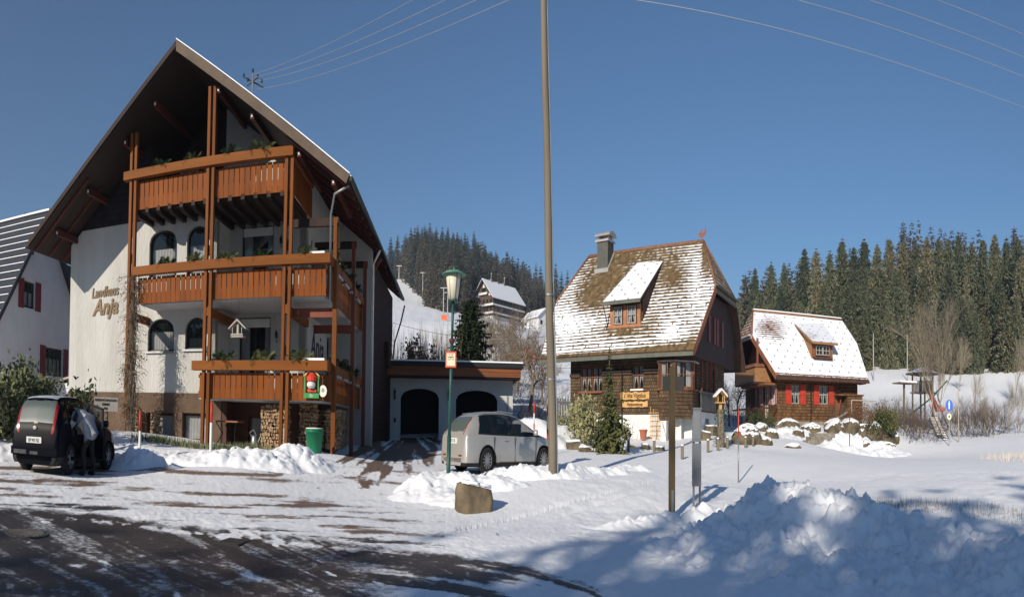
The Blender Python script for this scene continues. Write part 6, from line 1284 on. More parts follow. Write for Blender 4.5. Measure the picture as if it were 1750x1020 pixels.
def logs(name, label, F, s0, s1, p, z0, z1, depth, seed, facing='f', r=.06, top=.12):
    """stack of split logs with their cut ends showing"""
    rn = random.Random(seed); o_ = F.W(s0, p, z0); t = thing(name, label, 'firewood stack', o_, -F.a); e = MB(); bk = MB(); zz = z0; row = 0
    while zz < z1+top*rn.random():
        x = s0+rn.uniform(0, .05)
        while x < s1:
            rr = r*rn.uniform(.6, 1.2); n = rn.choice((3, 4, 5, 6, 7)); a0 = rn.uniform(0, 6); pts = []
            for k in range(n): a = a0+2*math.pi*k/n; q = rr*rn.uniform(.8, 1.15); pts.append((x+rr+q*math.cos(a)-s0, 0, zz+rr+q*math.sin(a)-z0))
            off = rn.uniform(-.04, .05)
            if facing == 's': pts = [(0, a_, c_) for a_, b_, c_ in pts]; e.prism([(x_-off, y_, z_) for x_, y_, z_ in pts], (-depth, 0, 0))
            else: e.prism([(x_, y_+off, z_) for x_, y_, z_ in pts], (0, depth, 0))
            x += rr*1.9
        zz += r*1.55; row += 1
    o = e.build('logs', M_logs, t); return t
M_logs = mat('split firewood', (.42, .29, .17), (.16, .10, .06), 9, .85, .4, 20, lo=.4, hi=.6)
logs('firewood_stack', 'sunlit round faced firewood stack left of the middle balcony post', G, -8.05, -6.95, 23.2, .95, 2.12, .5, 1)
logs('firewood_stack', 'low firewood stack between balcony post and green bin', G, -6.65, -5.95, 24.0, 1.0, 2.1, .5, 2)
logs('firewood_stack', 'firewood stack in the shade behind the green bin', G, -6.2, -5.2, 25.0, 1.0, 2.0, .5, 3)
logs('firewood_stack', 'firewood stack along the right side under the low balcony', G, 0, 2.6, 0, 0, 1, .4, 4, 's').location = G.W(-5.2, 24.5, 1.0)
logs('firewood_stack', 'small firewood stack low behind the climbing plant, left part', G, -14.8, -14.25, 23.8, 1.0, 1.95, .35, 5); logs('firewood_stack', 'small firewood stack low behind the climbing plant, right part', G, -13.55, -13.2, 23.8, 1.0, 1.9, .35, 6)
def deco():
    b = G.W(-5.75, PP-.10, 2.36); t = thing('figure_board', 'green framed house shaped board with a red and white figure on the low balcony', 'wall decoration', b, -G.a)
    gm = mat('bright green trim', (.05, .28, .08), (.04, .22, .06), 4, .5); rd = mat('festive red', (.65, .07, .03), (.5, .05, .02), 4, .5)
    m = MB(); m.box(-.30, .30, -.06, 0, 0, .13); m.box(-.30, -.25, -.05, 0, .16, .58); m.box(.25, .30, -.05, 0, .16, .58); m.build('green_frame', gm, t)
    for s in (-1, 1): m = MB(); m.beam((0, -.03, .80), (s*.31, -.03, .56), .04, .05); m.build('gable_trim', M_signwood, t)
    m = MB(); m.box(-.16, .2, -.03, -.005, .16, .24); m.lathe([(.02, 0), (.2, .02), (.22, .12), (.08, .24), (.01, .28)], (0.02, -.02, .42), 12); m.build('red_figure', rd, t); m = MB(); m.lathe([(.1, 0), (.17, .06), (.17, .14), (.08, .2)], (0, -.05, .25), 12); m.build('white_beard', M_white, t)
    x = text_obj('lettering', 'Eis', .11, M_white, .2, .003); x.parent = t; x.location = (0, -.065, .03); x.rotation_euler = (math.pi/2, 0, 0)
    d = thing('round_plaque', 'small round white plaque right of the red figure', 'plaque', G.W(-5.30, PP-.07, 2.55), -G.a); m = MB(); m.lathe([(.155, 0), (.155, -.02), (.01, -.025)], (0, 0, 0), 24, 'y'); m.build('disc', mat('cream plaque', (.75, .72, .62), (.7, .66, .55), 4, .5), d); m = MB(); m.lathe([(.06, -.026), (.05, -.03), (.01, -.031)], (0, 0, .02), 10, 'y'); m.build('motif', mat('plaque motif', (.30, .32, .36), None, 3, .6), d)
    # bird house hanging under the middle balcony
    h = thing('hanging_bird_house', 'pale birch bird house hanging before the lower balcony door', 'bird house', G.W(-8.95, PP+.2, 4.15), -G.a); m = MB(); m.tube([(0, 0, .3), (0, 0, .88)], .008, 4); m.build('cord', M_iron, h)
    for s in (-1, 1): m = MB(); m.prism([(0, -.2, .34), (s*.38, -.2, .08), (s*.38, -.2, .04), (0, -.2, .28)], (0, .4, 0)); m.build('roof_board', M_woodgrey, h)
    m = MB(); m.box(-.26, .26, -.18, .18, -.17, -.12); m.box(-.04, .04, -.1, .1, -.12, .2); m.tube([(-.26, -.18, -.1), (.26, -.18, -.1)], .03, 6); m.tube([(-.2, -.15, -.1), (-.2, -.15, .1)], .02, 6); m.tube([(.2, -.15, -.1), (.2, -.15, .1)], .02, 6); m.build('tray', M_woodgrey, h)
    # garden table below the low balcony
    tb = thing('garden_table', 'brown garden table with metal legs under the low balcony', 'table', G.W(-9.6, 23.6, 1.0), -G.a); m = MB(); m.box(-.55, .55, -.4, .4, .66, .71); m.build('table_top', M_orangewood, tb)
    for x in (-.45, .45): m = MB(); m.tube([(x, -.3, 0), (x*.6, 0, .35), (x, .3, .66)], .02, 6); m.tube([(x, .3, 0), (x*.6, 0, .35), (x, -.3, .66)], .02, 6); m.build('leg', M_iron, tb)
    cn = thing('watering_can', 'grey watering can below the cellar window by the logs', 'watering can', G.W(-8.35, 23.4, 1.0), -G.a); m = MB(); m.lathe([(.14, 0), (.15, .02), (.13, .3), (.1, .33)], (0, 0, 0), 14); m.build('body', M_metal, cn, True); m = MB(); m.tube([(.12, 0, .1), (.3, 0, .36)], .025, 6); m.tube([(-.12, 0, .28), (-.22, 0, .4), (-.05, 0, .48), (.08, 0, .33)], .012, 6); m.build('spout', M_metal, cn)
deco()
def traffic_sign():
    d = 48.; b = GD(1622, d); zt = P(1622, 692, d).z-b.z; t = thing('blue_traffic_sign', 'round blue pedestrian path sign over a small white sign', 'traffic sign', b, -math.radians(35))
    m = MB(); m.tube([(0, 0, -.2), (0, 0, zt+.3)], .035, 8); m.build('post', M_metalpale, t)
    m = MB(); m.lathe([(.30, -.05), (.30, -.065), (.01, -.066)], (0, 0, zt+.0-.02), 26, 'y'); m.build('sign_disc', mat('traffic blue', (.02, .13, .55), (.02, .11, .48), 3, .4), t)
    m = MB(); y = -.075; m.prism([(-.05, y, zt-.22), (.05, y, zt-.22), (.04, y, zt+.05), (.09, y, zt-.02), (.05, y, zt+.12), (-.05, y, zt+.12), (-.09, y, zt-.02), (-.04, y, zt+.05)], (0, .006, 0)); m.lathe([(.045, y), (.045, y+.006)], (0, 0, zt+.17), 10, 'y'); m.build('white_figure', M_white, t)
    m = MB(); m.lathe([(.18, -.05), (.18, -.06), (.01, -.061)], (0, 0, zt-.62), 20, 'y'); m.build('lower_disc', mat('cream disc', (.70, .64, .48), None, 3, .5), t); m = MB(); m.lathe([(.06, -.062), (.05, -.066), (.01, -.067)], (0, 0, zt-.62), 10, 'y'); m.build('symbol', M_iron, t)
traffic_sign()
def playground():
    d = 66.; b = P(1577, 700, d); b.z = gz(b.x, b.y); zr = P(1577, 626, d).z-b.z; ze = P(1577, 638, d).z-b.z; zf = P(1577, 670, d).z-b.z; t = thing('play_tower', 'wooden play tower with snow covered pyramid roof', 'play tower', b, .3)
    w = 1.0
    for i, (x, y) in enumerate(((-w, -w), (w, -w), (w, w), (-w, w))): m = MB(); m.beam((x*.8, y*.8, -.5), (x*.8, y*.8, ze), .14, .14); m.build('post', M_weathered, t)
    m = MB(); m.box(-w, w, -w, w, zf-.1, zf); m.build('platform', M_weathered, t)
    m = MB()
    for k in range(10): m.box(-.85+k*.17, -.74+k*.17, -.86, -.82, zf, zf+.8); m.box(-.86, -.82, -.85+k*.17, -.74+k*.17, zf, zf+.8)
    m.build('railing', M_weathered, t)
    e = w*1.35; m = MB(); m.add([(-e, -e, ze), (e, -e, ze), (e, e, ze), (-e, e, ze), (0, 0, zr)], [(0, 1, 4), (1, 2, 4), (2, 3, 4), (3, 0, 4), (3, 2, 1, 0)]); r = m.build('roof', M_snow, t); m = MB(); m.box(-e, e, -e, e, ze-.12, ze-.01); m.build('roof_edge', M_brownwood, r)
    p = b+Vector((1.4, 0, 0)); s = thing('slide', 'red slide leading down from the play tower', 'slide', p); m = MB(); q = [P(1590, 672, d-1)-p, P(1603, 703, d-3)-p]; q.append(q[-1]+Vector((.5, -.5, .05)))
    for a, c in zip(q, q[1:]): m.beam(a, c, .55, .06)
    for a, c in zip(q, q[1:]): m.beam(a+Vector((-.25, -.1, .12)), c+Vector((-.25, -.1, .12)), .06, .2); m.beam(a+Vector((.25, .1, .12)), c+Vector((.25, .1, .12)), .06, .2)
    m.build('chute', mat('faded red plastic', (.50, .10, .07), (.40, .08, .055), 3, .5), s)
    sw = thing('swing_frame', 'green swing frame crossing the birch trunk', 'swing frame', P(1615, 700, d)); m = MB(); o = sw.location; m.beam(P(1593, 679, d)-o, P(1619, 650, d)-o, .14, .14); m.beam(P(1600, 668, d)-o, P(1611, 705, d)-o, .12, .12); m.beam(P(1560, 705, d+1)-o, P(1593, 679, d)-o, .1, .1); m.build('frame', M_greenpaint2, sw)
    ta = thing('wooden_shelter', 'flat snowy wooden shelter left of the play tower', 'shelter', GD(1545, 62)); o = ta.location; m = MB(); c = P(1545, 654, 62)-o; m.box(c.x-1.0, c.x+1.2, c.y-.7, c.y+.7, c.z-.08, c.z); rf = m.build('roof', M_weathered, ta); m = MB(); m.box(c.x-1.0, c.x+1.2, c.y-.7, c.y+.7, c.z, c.z+.1); m.build('snow_cover', M_snow, rf); m = MB(); m.beam((0, 0, -.2), (c.x, c.y, c.z), .16, .16); m.build('post', M_weathered, ta)
    st = thing('wooden_stairs', 'long narrow snowy wooden stairs climbing to the playground', 'stairs', GD(1615, 50)); o = st.location; m = MB(); a, c = P(1620, 768, 49)-o, P(1596, 715, 58)-o
    n = 20; rt = Vector((.42, -.18, 0))
    for k in range(n): q = a.lerp(c, k/(n-1)); m.beam(q-rt, q+rt, .22, .07)
    m.build('steps', M_weathered, st)
    for sg in (-1, 1): m = MB(); m.beam(a+rt*sg, c+rt*sg, .05, .14); m.beam(a+rt*sg+Vector((0, 0, .7)), c+rt*sg+Vector((0, 0, .9)), .05, .05); m.build('stringer', M_weathered, st)
    sn = MB()
    for k in range(n): q = a.lerp(c, k/(n-1))+Vector((0, 0, .05)); sn.beam(q-rt*.9, q+rt*.9, .16, .05)
    sn.build('snow_cover', M_snow, st)
M_greenpaint2 = mat('faded green beam', (.07, .13, .10), (.05, .095, .075), 3, .7)
playground()
def pole2(px, yt, yb, d, label, r=.12):
    b = GD(px, d); z = P(px, yt, d).z-b.z; m = MB(); m.tube([(0, 0, -.5), (0, 0, z)], [r, r*.7], 8); o = m.build('distant_pole', M_palepole, None, True); o.location = b; tag(o, label, 'utility pole', 'distant poles')
M_palepole = mat('pale distant pole', (.42, .38, .32), (.34, .30, .25), 2, .8)
pole2(1493, 570, 640, 128, 'pale pole before the forest, nearer the red shuttered house'); pole2(1551, 572, 640, 128, 'pale pole before the forest, left of the play tower'); pole2(1638, 655, 765, 50, 'slim grey pole right of the blue sign', .05)
def gratings():
    for nm, px, py, lab, r in (('manhole_cover', 45, 911, 'round iron manhole cover in the dark road', .42), ('drain_grate', 400, 926, 'small slotted drain grate in the dark road', .24)):
        b = Gp(px, py, 6, 20); t = thing(nm, lab, nm.replace('_', ' '), b+Vector((0, 0, .006)))
        m = MB()
        if nm[0] == 'm':
            m.lathe([(r, -.02), (r, .004), (r*.9, .006), (r*.9, .002)], (0, 0, 0), 32); m.build('ring', mat('worn iron', (.13, .12, .11), (.06, .055, .05), 12, .5), t); m = MB()
            for k in range(7): y = -r*.7+k*r*.233; w = math.sqrt(max(0, (r*.85)**2-y*y)); m.box(-w, w, y-.025, y+.025, .002, .01)
            m.build('ribs', MATS['worn iron'], t)
        else:
            m.box(-r, r, -.3, .3, -.02, .004); m.build('frame', M_iron, t); m = MB()
            for k in range(8): m.box(-r+.03+k*.055, -r+.055+k*.055, -.26, .26, .004, .012)
            m.build('bars', mat('worn iron', (.13, .12, .11), (.06, .055, .05), 12, .5), t)
gratings()
def trellis():
    t = thing('garden_trellis', 'light wooden garden trellis leaning at the bay of the farmhouse', 'trellis', H.W(-17.2, 37.0, 1.4), -H.a); m = MB()
    for k in range(5): m.box(.1+k*.2, .13+k*.2, -.02, 0, 0, 1.5-.12*k)
    for k in range(6): m.box(0, 1.0, -.04, -.02, .1+k*.22, .13+k*.22)
    m.build('lattice', M_signwood, t)
    f = thing('garden_fence', 'grey slatted gate at the left corner of the farmhouse', 'fence', GD(957, 44)); m = MB()
    for k in range(9): m.box(-.8+k*.19, -.68+k*.19, 0, .03, .1, 1.25)
    m.box(-.85, .95, .03, .07, .3, .4); m.box(-.85, .95, .03, .07, 1.0, 1.1); m.build('slats', M_greyboard, f)
    w = thing('white_garden_box', 'small white box standing by the plinth of the farmhouse', 'box', H.W(-15.9, 36.6, 1.3), -H.a); m = MB(); m.box(-.2, .2, -.15, .15, 0, .9); m.box(-.23, .23, -.18, .18, .9, .94); m.build('case', M_white2, w)
trellis()
def steps_r():
    t = thing('stone_steps', 'stone steps rising through the rock garden', 'steps', GD(1392, 42.5)); o = t.location
    for k in range(5): q = P(1386+k*5, 764-k*6, 42.3+k*.6)-o; m = MB(); m.box(q.x-.9, q.x+.9, q.y-.3, q.y+.5, q.z-.22, q.z); m.build('step', M_stone, t)
    h = thing('porch_wall', 'low wooden porch wall with sloping rail before the door', 'porch', K_.W(28.2, 47.0, 2.0), -K_.a); m = MB(); m.box(0, 2.2, 0, .12, -.6, .6); m.build('wall', M_stone, h); m = MB(); m.beam((-.2, 0, .45), (1.4, 0, 1.05), .1, .1); m.tube([(0, 0, 0), (0, 0, .5)], .04, 6); m.tube([(1.9, 0, .4), (1.9, 0, 1.8)], .05, 6); m.tube([(1.9, 0, 1.8), (4.4, -.4, 1.75)], .04, 6); m.build('rail', M_woodgrey, h)
    rt = thing('terrace_railing', 'dark terrace railing beside the shaded left wall of the red shuttered house', 'railing', K_.W(21.4, 50, 2.4), -K_.a); m = MB(); m.box(0, .08, -1.5, 5, .8, .9); m.box(0, 1.8, -1.5, -1.42, .8, .9)
    for k in range(14): m.box(.02, .06, -1.5+k*.48, -1.45+k*.48, -.6, .8)
    m.build('rail', M_dark2, rt)
steps_r()
# ------------------------------------------------------------------ vegetation
def arr_mesh(name, V, Fc, m, smooth=False):
    me = bpy.data.meshes.new(name); V = np.asarray(V, float).reshape(-1, 3); Fc = np.asarray(Fc, np.int32)
    me.vertices.add(len(V)); me.vertices.foreach_set('co', V.ravel()); me.loops.add(Fc.size); me.loops.foreach_set('vertex_index', Fc.ravel())
    me.polygons.add(len(Fc)); me.polygons.foreach_set('loop_start', np.arange(0, Fc.size, Fc.shape[1], dtype=np.int32)); me.polygons.foreach_set('loop_total', np.full(len(Fc), Fc.shape[1], np.int32)); me.update(calc_edges=True)
    if m: me.materials.append(m)
    if smooth: me.polygons.foreach_set('use_smooth', np.ones(len(Fc), bool))
    return me
def needle_mat(name, a, b, c):
    """foliage colour with light and dark clumps that differ from tree to tree"""
    m = bpy.data.materials.new(name); m.use_nodes = True; N = m.node_tree.nodes; L = m.node_tree.links; p = N['Principled BSDF']; p.inputs['Roughness'].default_value = .8; p.inputs['Specular IOR Level'].default_value = .15
    tc = N.new('ShaderNodeTexCoord'); n = N.new('ShaderNodeTexNoise'); n.inputs['Scale'].default_value = .55; n.inputs['Detail'].default_value = 6; L.new(tc.outputs['Object'], n.inputs[0]); oi = N.new('ShaderNodeObjectInfo')
    ad = N.new('ShaderNodeMath'); ad.operation = 'ADD'; ml = N.new('ShaderNodeMath'); ml.operation = 'MULTIPLY_ADD'; ml.inputs[1].default_value = .45; ml.inputs[2].default_value = -.22; L.new(oi.outputs['Random'], ml.inputs[0]); L.new(ml.outputs[0], ad.inputs[0]); L.new(n.outputs['Fac'], ad.inputs[1])
    r = N.new('ShaderNodeValToRGB'); e = r.color_ramp.elements; e[0].position = .28; e[0].color = (*a, 1); e[1].position = .72; e[1].color = (*c, 1); x = e.new(.5); x.color = (*b, 1); L.new(ad.outputs[0], r.inputs[0]); L.new(r.outputs[0], p.inputs['Base Color'])
    MATS[name] = m; return m
M_needle = needle_mat('spruce needles', (.075, .098, .064), (.13, .145, .088), (.22, .20, .125))
M_needlefar = needle_mat('far spruce needles', (.045, .068, .058), (.075, .095, .075), (.135, .115, .09))
M_bark = mat('grey brown bark', (.14, .11, .085), (.08, .065, .05), 3, .9)
M_twig = mat('bare twigs', (.25, .19, .13), (.15, .115, .08), 1.5, .9)
M_twigd = mat('dark brown twigs', (.15, .105, .075), (.085, .06, .045), 1.5, .9)
M_birch = mat('pale bark', (.36, .30, .22), (.24, .20, .15), 2, .85)
M_leafdry = mat('dry bronze leaves', (.24, .12, .05), (.13, .07, .03), 5, .8)
M_leafgreen = needle_mat('evergreen leaves', (.020, .034, .014), (.045, .060, .024), (.11, .115, .045))
M_leafolive = needle_mat('rhododendron leaves', (.09, .11, .055), (.17, .185, .09), (.33, .31, .17))
def conifer_mesh(name, h, r, levels, per, sprays, seed, mt, droop=.35, bare=.12, shape=.85, sz=1.):
    rg = np.random.default_rng(seed); V = []; Fc = []
    def tri(a, b, c): k = len(V); V.extend((a, b, c)); Fc.append((k, k+1, k+2))
    for l in range(levels):
        t = (l+rg.random()*.7)/levels; z = h*(bare+(1-bare)*t); R0 = r*(1-t)**shape*(.78+.4*rg.random())+.10*sz
        nb = max(3, int(per*(1-.5*t))); a0 = rg.random()*6.28
        for b in range(nb):
            a = a0+6.283*b/nb+rg.normal()*.25; R = R0*(.65+.5*rg.random()); d = np.array([math.cos(a), math.sin(a), 0]); s_ = np.array([-d[1], d[0], 0]); up = np.array([0, 0, 1.])
            base = np.array([0, 0, z]); dr = droop*(1.1-t)*(.7+.6*rg.random())
            for k in range(sprays):
                f = (k+.4+rg.random()*.6)/sprays; q = base+d*R*f-up*R*dr*f*f+up*R*.06*rg.normal(); w = R*.34*(1.15-f*.75)*(.7+.6*rg.random())+.06*sz; ln = R*(.9/sprays)+.14*sz
                for sg in (-1, 1):
                    o = q+s_*sg*w*(.5+.7*rg.random())+d*ln*(.2+.6*rg.random())-up*(.25+.75*rg.random())*w*(.6+droop)
                    tri(q-d*ln*.25, q+d*ln*.75-up*.04, o)
                if rg.random() < .9: tri(q-s_*w*.42, q+s_*w*.42, q+d*ln*.15-up*w*(.8+1.0*rg.random()))
    for k in range(5): a = k*1.26; tri((.06*math.cos(a), .06*math.sin(a), h*.965), (.06*math.cos(a+2), .06*math.sin(a+2), h*.965), (0, 0, h*1.02))
    return arr_mesh(name, V, Fc, mt)
def make_conifer(name, label, h, r, levels, per, sprays, seed, mt, loc, group=None, trunk=True, **kw):
    me = conifer_mesh('crown', h, r, levels, per, sprays, seed, mt, **kw)
    t = thing(name, label, 'tree', loc, 0, group)
    c = bpy.data.objects.new('crown', me); COL.objects.link(c); c.parent = t
    m = MB(); m.tube([(0, 0, -1.2), (0, 0, h*.5), (0, 0, h*.97)], [h*.014+.03, h*.009+.015, .015], 6, False); m.build('trunk', M_bark, t)
    return t
def branch_mesh(seed, h, spread, depth, n0, r0, sides=3, up=.6, kids=(3, 5), curve=.2, trunk=True, lean=0., start=.25):
    rn = random.Random(seed); mb = MB()
    def grow(p, d, L, r, lev):
        seg = 4 if lev < 2 else 3; pts = [p]; q = p; dd = d
        for i in range(seg): dd = (dd+Vector((rn.gauss(0, curve), rn.gauss(0, curve), rn.gauss(0, curve)*.5+.05*up))).normalized(); q = q+dd*L/seg; pts.append(q)
        mb.tube(pts, [r*(1-.75*i/seg) for i in range(seg+1)], max(3, sides-lev), False)
        if lev >= depth: return
        n = rn.randint(*kids)
        for k in range(n):
            f = start+(1-start)*(k+rn.random())/n if lev == 0 else .25+.75*(k+rn.random())/n; i = min(int(f*seg), seg-1); b = pts[i].lerp(pts[i+1], f*seg-i)
            a = rn.uniform(0, 6.28); x = dd.orthogonal().normalized(); x = Matrix.Rotation(a, 3, dd)@x; nd = (dd*up+x*(1-up*.5)*spread+Vector((0, 0, .25*up))).normalized()
            grow(b, nd, L*rn.uniform(.45, .72)*(1.1-.45*f if lev == 0 else 1), r*.5*(1.1-.4*f), lev+1)
    if trunk:
        for k in range(n0): grow(Vector((rn.uniform(-.1, .1)*n0, rn.uniform(-.1, .1)*n0, -.1)), Vector((rn.gauss(0, .08)+lean, rn.gauss(0, .08), 1)).normalized() if n0 < 4 else Vector((rn.gauss(0, .45), rn.gauss(0, .45), 1)).normalized(), h*rn.uniform(.8, 1), r0, 0)
    zz = max(v[2] for v in mb.v); mb.v = [(v[0]*h/zz, v[1]*h/zz, v[2]*h/zz) for v in mb.v]
    return mb
def leaves_on(mb, n, size, seed, zmin=.2, spread=.15, quad=True):
    rg = np.random.default_rng(seed); V0 = np.array(mb.v); V0 = V0[V0[:, 2] > zmin]; c = V0[rg.integers(0, len(V0), n)]+rg.normal(size=(n, 3))*spread; a = rg.normal(size=(n, 3)); a /= np.linalg.norm(a, axis=1)[:, None]; b = np.cross(a, rg.normal(size=(n, 3))); b /= np.linalg.norm(b, axis=1)[:, None]
    s = size*(.6+.8*rg.random((n, 1))); V = np.stack([c-a*s*.2, c+b*s*.32+a*s*.4, c+a*s*1.2, c-b*s*.32+a*s*.4], 1).reshape(-1, 3); return V, np.arange(4*n).reshape(n, 4)
def woody(name, label, cat, loc, mb, m, leaves=None, group=None, stem='stem', rz=0, scale=1.):
    t = thing(name, label, cat, loc, rz, group); t.scale = (scale,)*3; o = mb.build(stem, m, t, True)
    if leaves:
        n, s, seed, lm, zmin, sp = leaves; V, Fc = leaves_on(mb, n, s, seed, zmin, sp); c = bpy.data.objects.new('foliage', arr_mesh('foliage', V, Fc, lm)); COL.objects.link(c); c.parent = t
    return t
def copy_at(src, loc, rz, sc, label, group=None):
    c = copy_tree(src); c.location = loc; c.rotation_euler = (0, 0, rz); c.scale = sc if hasattr(sc, '__len__') else (sc,)*3; c['label'] = label
    if group: c['group'] = group
    return c
rn = random.Random(11)
# --- big spruces of the right-hand forest
protos = [make_conifer('spruce', 'tall spruce in the forest edge beyond the snowy field', 26, 5.2, 62, 11, 8, 100+i, M_needle, (0, 0, 0), 'spruces of the right hand forest', droop=.6, bare=.06, shape=.55, sz=1.7) for i in range(4)]
lab_r = 'tall spruce in the dense forest edge beyond the snowy field'
edge = [(1262, 505), (1290, 455), (1318, 447), (1340, 443), (1358, 500), (1375, 425), (1395, 420), (1418, 432), (1440, 408), (1460, 418), (1478, 407), (1500, 412), (1522, 408), (1545, 410), (1566, 414), (1585, 402), (1605, 405), (1622, 402), (1640, 398), (1662, 412), (1682, 404), (1702, 400), (1722, 402), (1742, 404), (1765, 400), (1232, 520), (1212, 560)]
names_e = {0: 'small spruce just right of the farmhouse gable', 1: 'leftmost tall spruce of the group rising behind the red shuttered house', 2: 'pale loose spruce second in the group behind the red shuttered house', 3: 'slim dark spruce ending the group behind the red shuttered house'}
first = True; used = 0
def place_r(px, ytop, d, lab, wide=1.):
    global used
    g = GD(px, d); top = P(px, ytop, d).z; h = max(top-g.z, 6); src = protos[used % 4]
    o = src if used < 4 else copy_tree(src); used += 1
    k = h/26.; o.location = g-Vector((0, 0, .3)); w = k**.6*wide*rn.uniform(.85, 1.15); o.scale = (w, w, k); o.rotation_euler = (0, 0, rn.uniform(0, 6.28)); o['label'] = lab
for i, (x, y) in enumerate(edge): place_r(x, y+rn.uniform(-4, 4), rn.uniform(165, 190) if x > 1370 else 172+8*(i % 3), names_e.get(i, f'spruce with its own tip on the skyline, {["over the roof end","left of the pale poles","between the pale poles","right of the pale poles","above the play tower","left of the bare birch","behind the bare birch","right of the bare birch","near the right edge"][min(8, max(0, int((x-1370)/43)))]}'), .9 if x > 1370 else .75)
for i in range(74):
    x = rn.uniform(1262, 1790); d = rn.uniform(145, 186); yt = np.interp(x, [1260, 1290, 1345, 1360, 1400, 1750], [560, 480, 480, 500, 440, 425])+rn.uniform(8, 80); place_r(x, yt, d, lab_r, rn.uniform(.7, 1.1))
for i in range(22): place_r(rn.uniform(1362, 1790), rn.uniform(500, 590), rn.uniform(142, 150), lab_r, rn.uniform(.8, 1.2))
# --- wooded hill behind
hp = [make_conifer('hill_spruce', 'spruce on the wooded hill', 22, 4.3, 30, 8, 5, 200+i, M_needlefar, (0, 0, 0), 'spruces of the wooded hill', droop=.5, bare=.04, shape=.72, sz=2.0) for i in range(4)]
cnt = 0
def place_h(px, d, h, lab, src=None):
    global cnt
    g = GD(px, d); o = hp[cnt % 4] if cnt < 4 else copy_tree(hp[cnt % 4]); cnt += 1; k = h/22.; w = k**.7*rn.uniform(.85, 1.25); o.location = g-Vector((0, 0, .5)); o.scale = (w, w, k); o.rotation_euler = (0, 0, rn.uniform(0, 6.28)); o['label'] = lab; return o
sky = [(655, 425), (664, 402), (676, 398), (690, 396), (700, 392), (710, 388), (722, 392), (731, 377), (742, 386), (752, 393), (762, 391), (772, 396), (785, 398), (796, 400), (807, 392), (815, 410), (826, 414), (838, 428), (848, 432), (858, 437), (868, 440), (878, 443), (890, 446), (902, 450), (914, 446), (922, 452), (935, 450), (948, 444), (958, 462), (968, 458), (980, 468), (993, 462), (1004, 470), (1020, 470), (1040, 480), (1060, 480)]
for i, (x, y) in enumerate(sky):
    d = 455+rn.uniform(-15, 15); g = GD(x, d); h = max(12, min(34, P(x, y, d).z-g.z))
    place_h(x, d, h, f'{ORD(i)} spruce tip from the left on the skyline of the wooded hill')
def hill_ok(px, d):
    g = GD(px, d); x, y = project(g.x, g.y, g.z); lim = np.interp(px, [640, 682, 750, 770, 800, 900, 1060, 1290], [440, 470, 538, 546, 548, 552, 560, 560]); return y < lim+2
rows = []
while len(rows) < 150:
    x = rn.uniform(655, 1060); d = rn.uniform(290, 450)
    if hill_ok(x, d) and not (800 < x < 905 and d < 325): rows.append((x, d))
rows.sort(key=lambda q: q[1])
for x, d in rows: place_h(x, d, rn.uniform(17, 25), 'spruce standing within the wooded hillside')
for x, y in ((5, 372), (20, 366), (36, 358), (50, 368), (66, 362), (78, 372), (-10, 370)): g = GD(x, 215); place_h(x, 215, max(10, P(x, y, 215).z-g.z), 'distant spruce tip above the slate roof of the neighbour house')
# the rest of the wood, beyond counting: one mass
def forest_mass():
    base = [conifer_mesh('m', 22, 4.4, 30, 6, 3, 300+i, None, droop=.5, bare=.04, shape=.72, sz=2.0) for i in range(3)]
    data = []
    for me in base:
        v = np.empty(len(me.vertices)*3); me.vertices.foreach_get('co', v); data.append(v.reshape(-1, 3)); bpy.data.meshes.remove(me)
    rg = np.random.default_rng(5); VV = []; n = 0
    pts = []
    while len(pts) < 620:
        x = rg.uniform(640, 1300); d = rg.uniform(285, 520) if x < 1080 else rg.uniform(230, 420)
        if (d > 470 or hill_ok(x, d)) and not (795 < x < 910 and d < 330): pts.append((x, d))
    while len(pts) < 760: pts.append((rg.uniform(1270, 1800), rg.uniform(186, 240)))
    while len(pts) < 800: pts.append((rg.uniform(-120, 100), rg.uniform(215, 260)))
    P_ = np.array([GD(x, d) for x, d in pts])
    for i, p in enumerate(P_):
        v = data[i % 3].copy(); a = rg.uniform(0, 6.28); c, s = math.cos(a), math.sin(a); k = rg.uniform(.6, .95) if i < 620 else rg.uniform(.9, 1.1) if i < 760 else .7; w = k*rg.uniform(.9, 1.3); v = np.stack([(v[:, 0]*c-v[:, 1]*s)*w, (v[:, 0]*s+v[:, 1]*c)*w, v[:, 2]*k], -1)+p; VV.append(v)
    V = np.concatenate(VV); c0 = np.array([0, 300, 40.]); me = arr_mesh('forest', V-c0, np.arange(len(V)).reshape(-1, 3), M_needlefar); o = bpy.data.objects.new('forest', me); o.location = c0; COL.objects.link(o); tag(o, 'dense far spruce forest covering the hills', 'forest', kind='stuff')
forest_mass()
# --- spruces behind the photographer: they cast the shade on the foreground
back = make_conifer('roadside_spruce', 'spruce behind the viewpoint shading the road', 21, 4.4, 25, 7, 5, 400, M_needle, (-26, -26, 0), 'roadside spruces behind the viewpoint', droop=.5, bare=.05, shape=.75, sz=1.5)
BK = [(-44, -25, .80), (-40.5, -27, .84), (-37, -26, .78), (-33.5, -27, .84), (-30.5, -25, .80), (-27.5, -27, .86), (-24.5, -25, .9), (-21, -26, 1.06), (-18, -25, 1.04), (-15, -27, 1.0), (-12, -25, .95), (-41, -22, .66), (-35, -22, .64), (-29, -21, .66), (-19, -21, .80), (-14, -21, .78), (-9, -22, .8), (-32, -17, .5), (-22, -17, .55), (-16.5, -24, 1.0), (-28, -24, .8), (-13, -24, .95), (-11.5, -19.5, .82), (-9.5, -17, .7), (-8, -24, .95), (-46, -20, .55)]
for i, (x, y, k) in enumerate(BK):
    o = back if i == 0 else copy_tree(back); o.location = (x, y, -.2); o.scale = (k*1.1, k*1.1, k); o.rotation_euler = (0, 0, i*1.3)
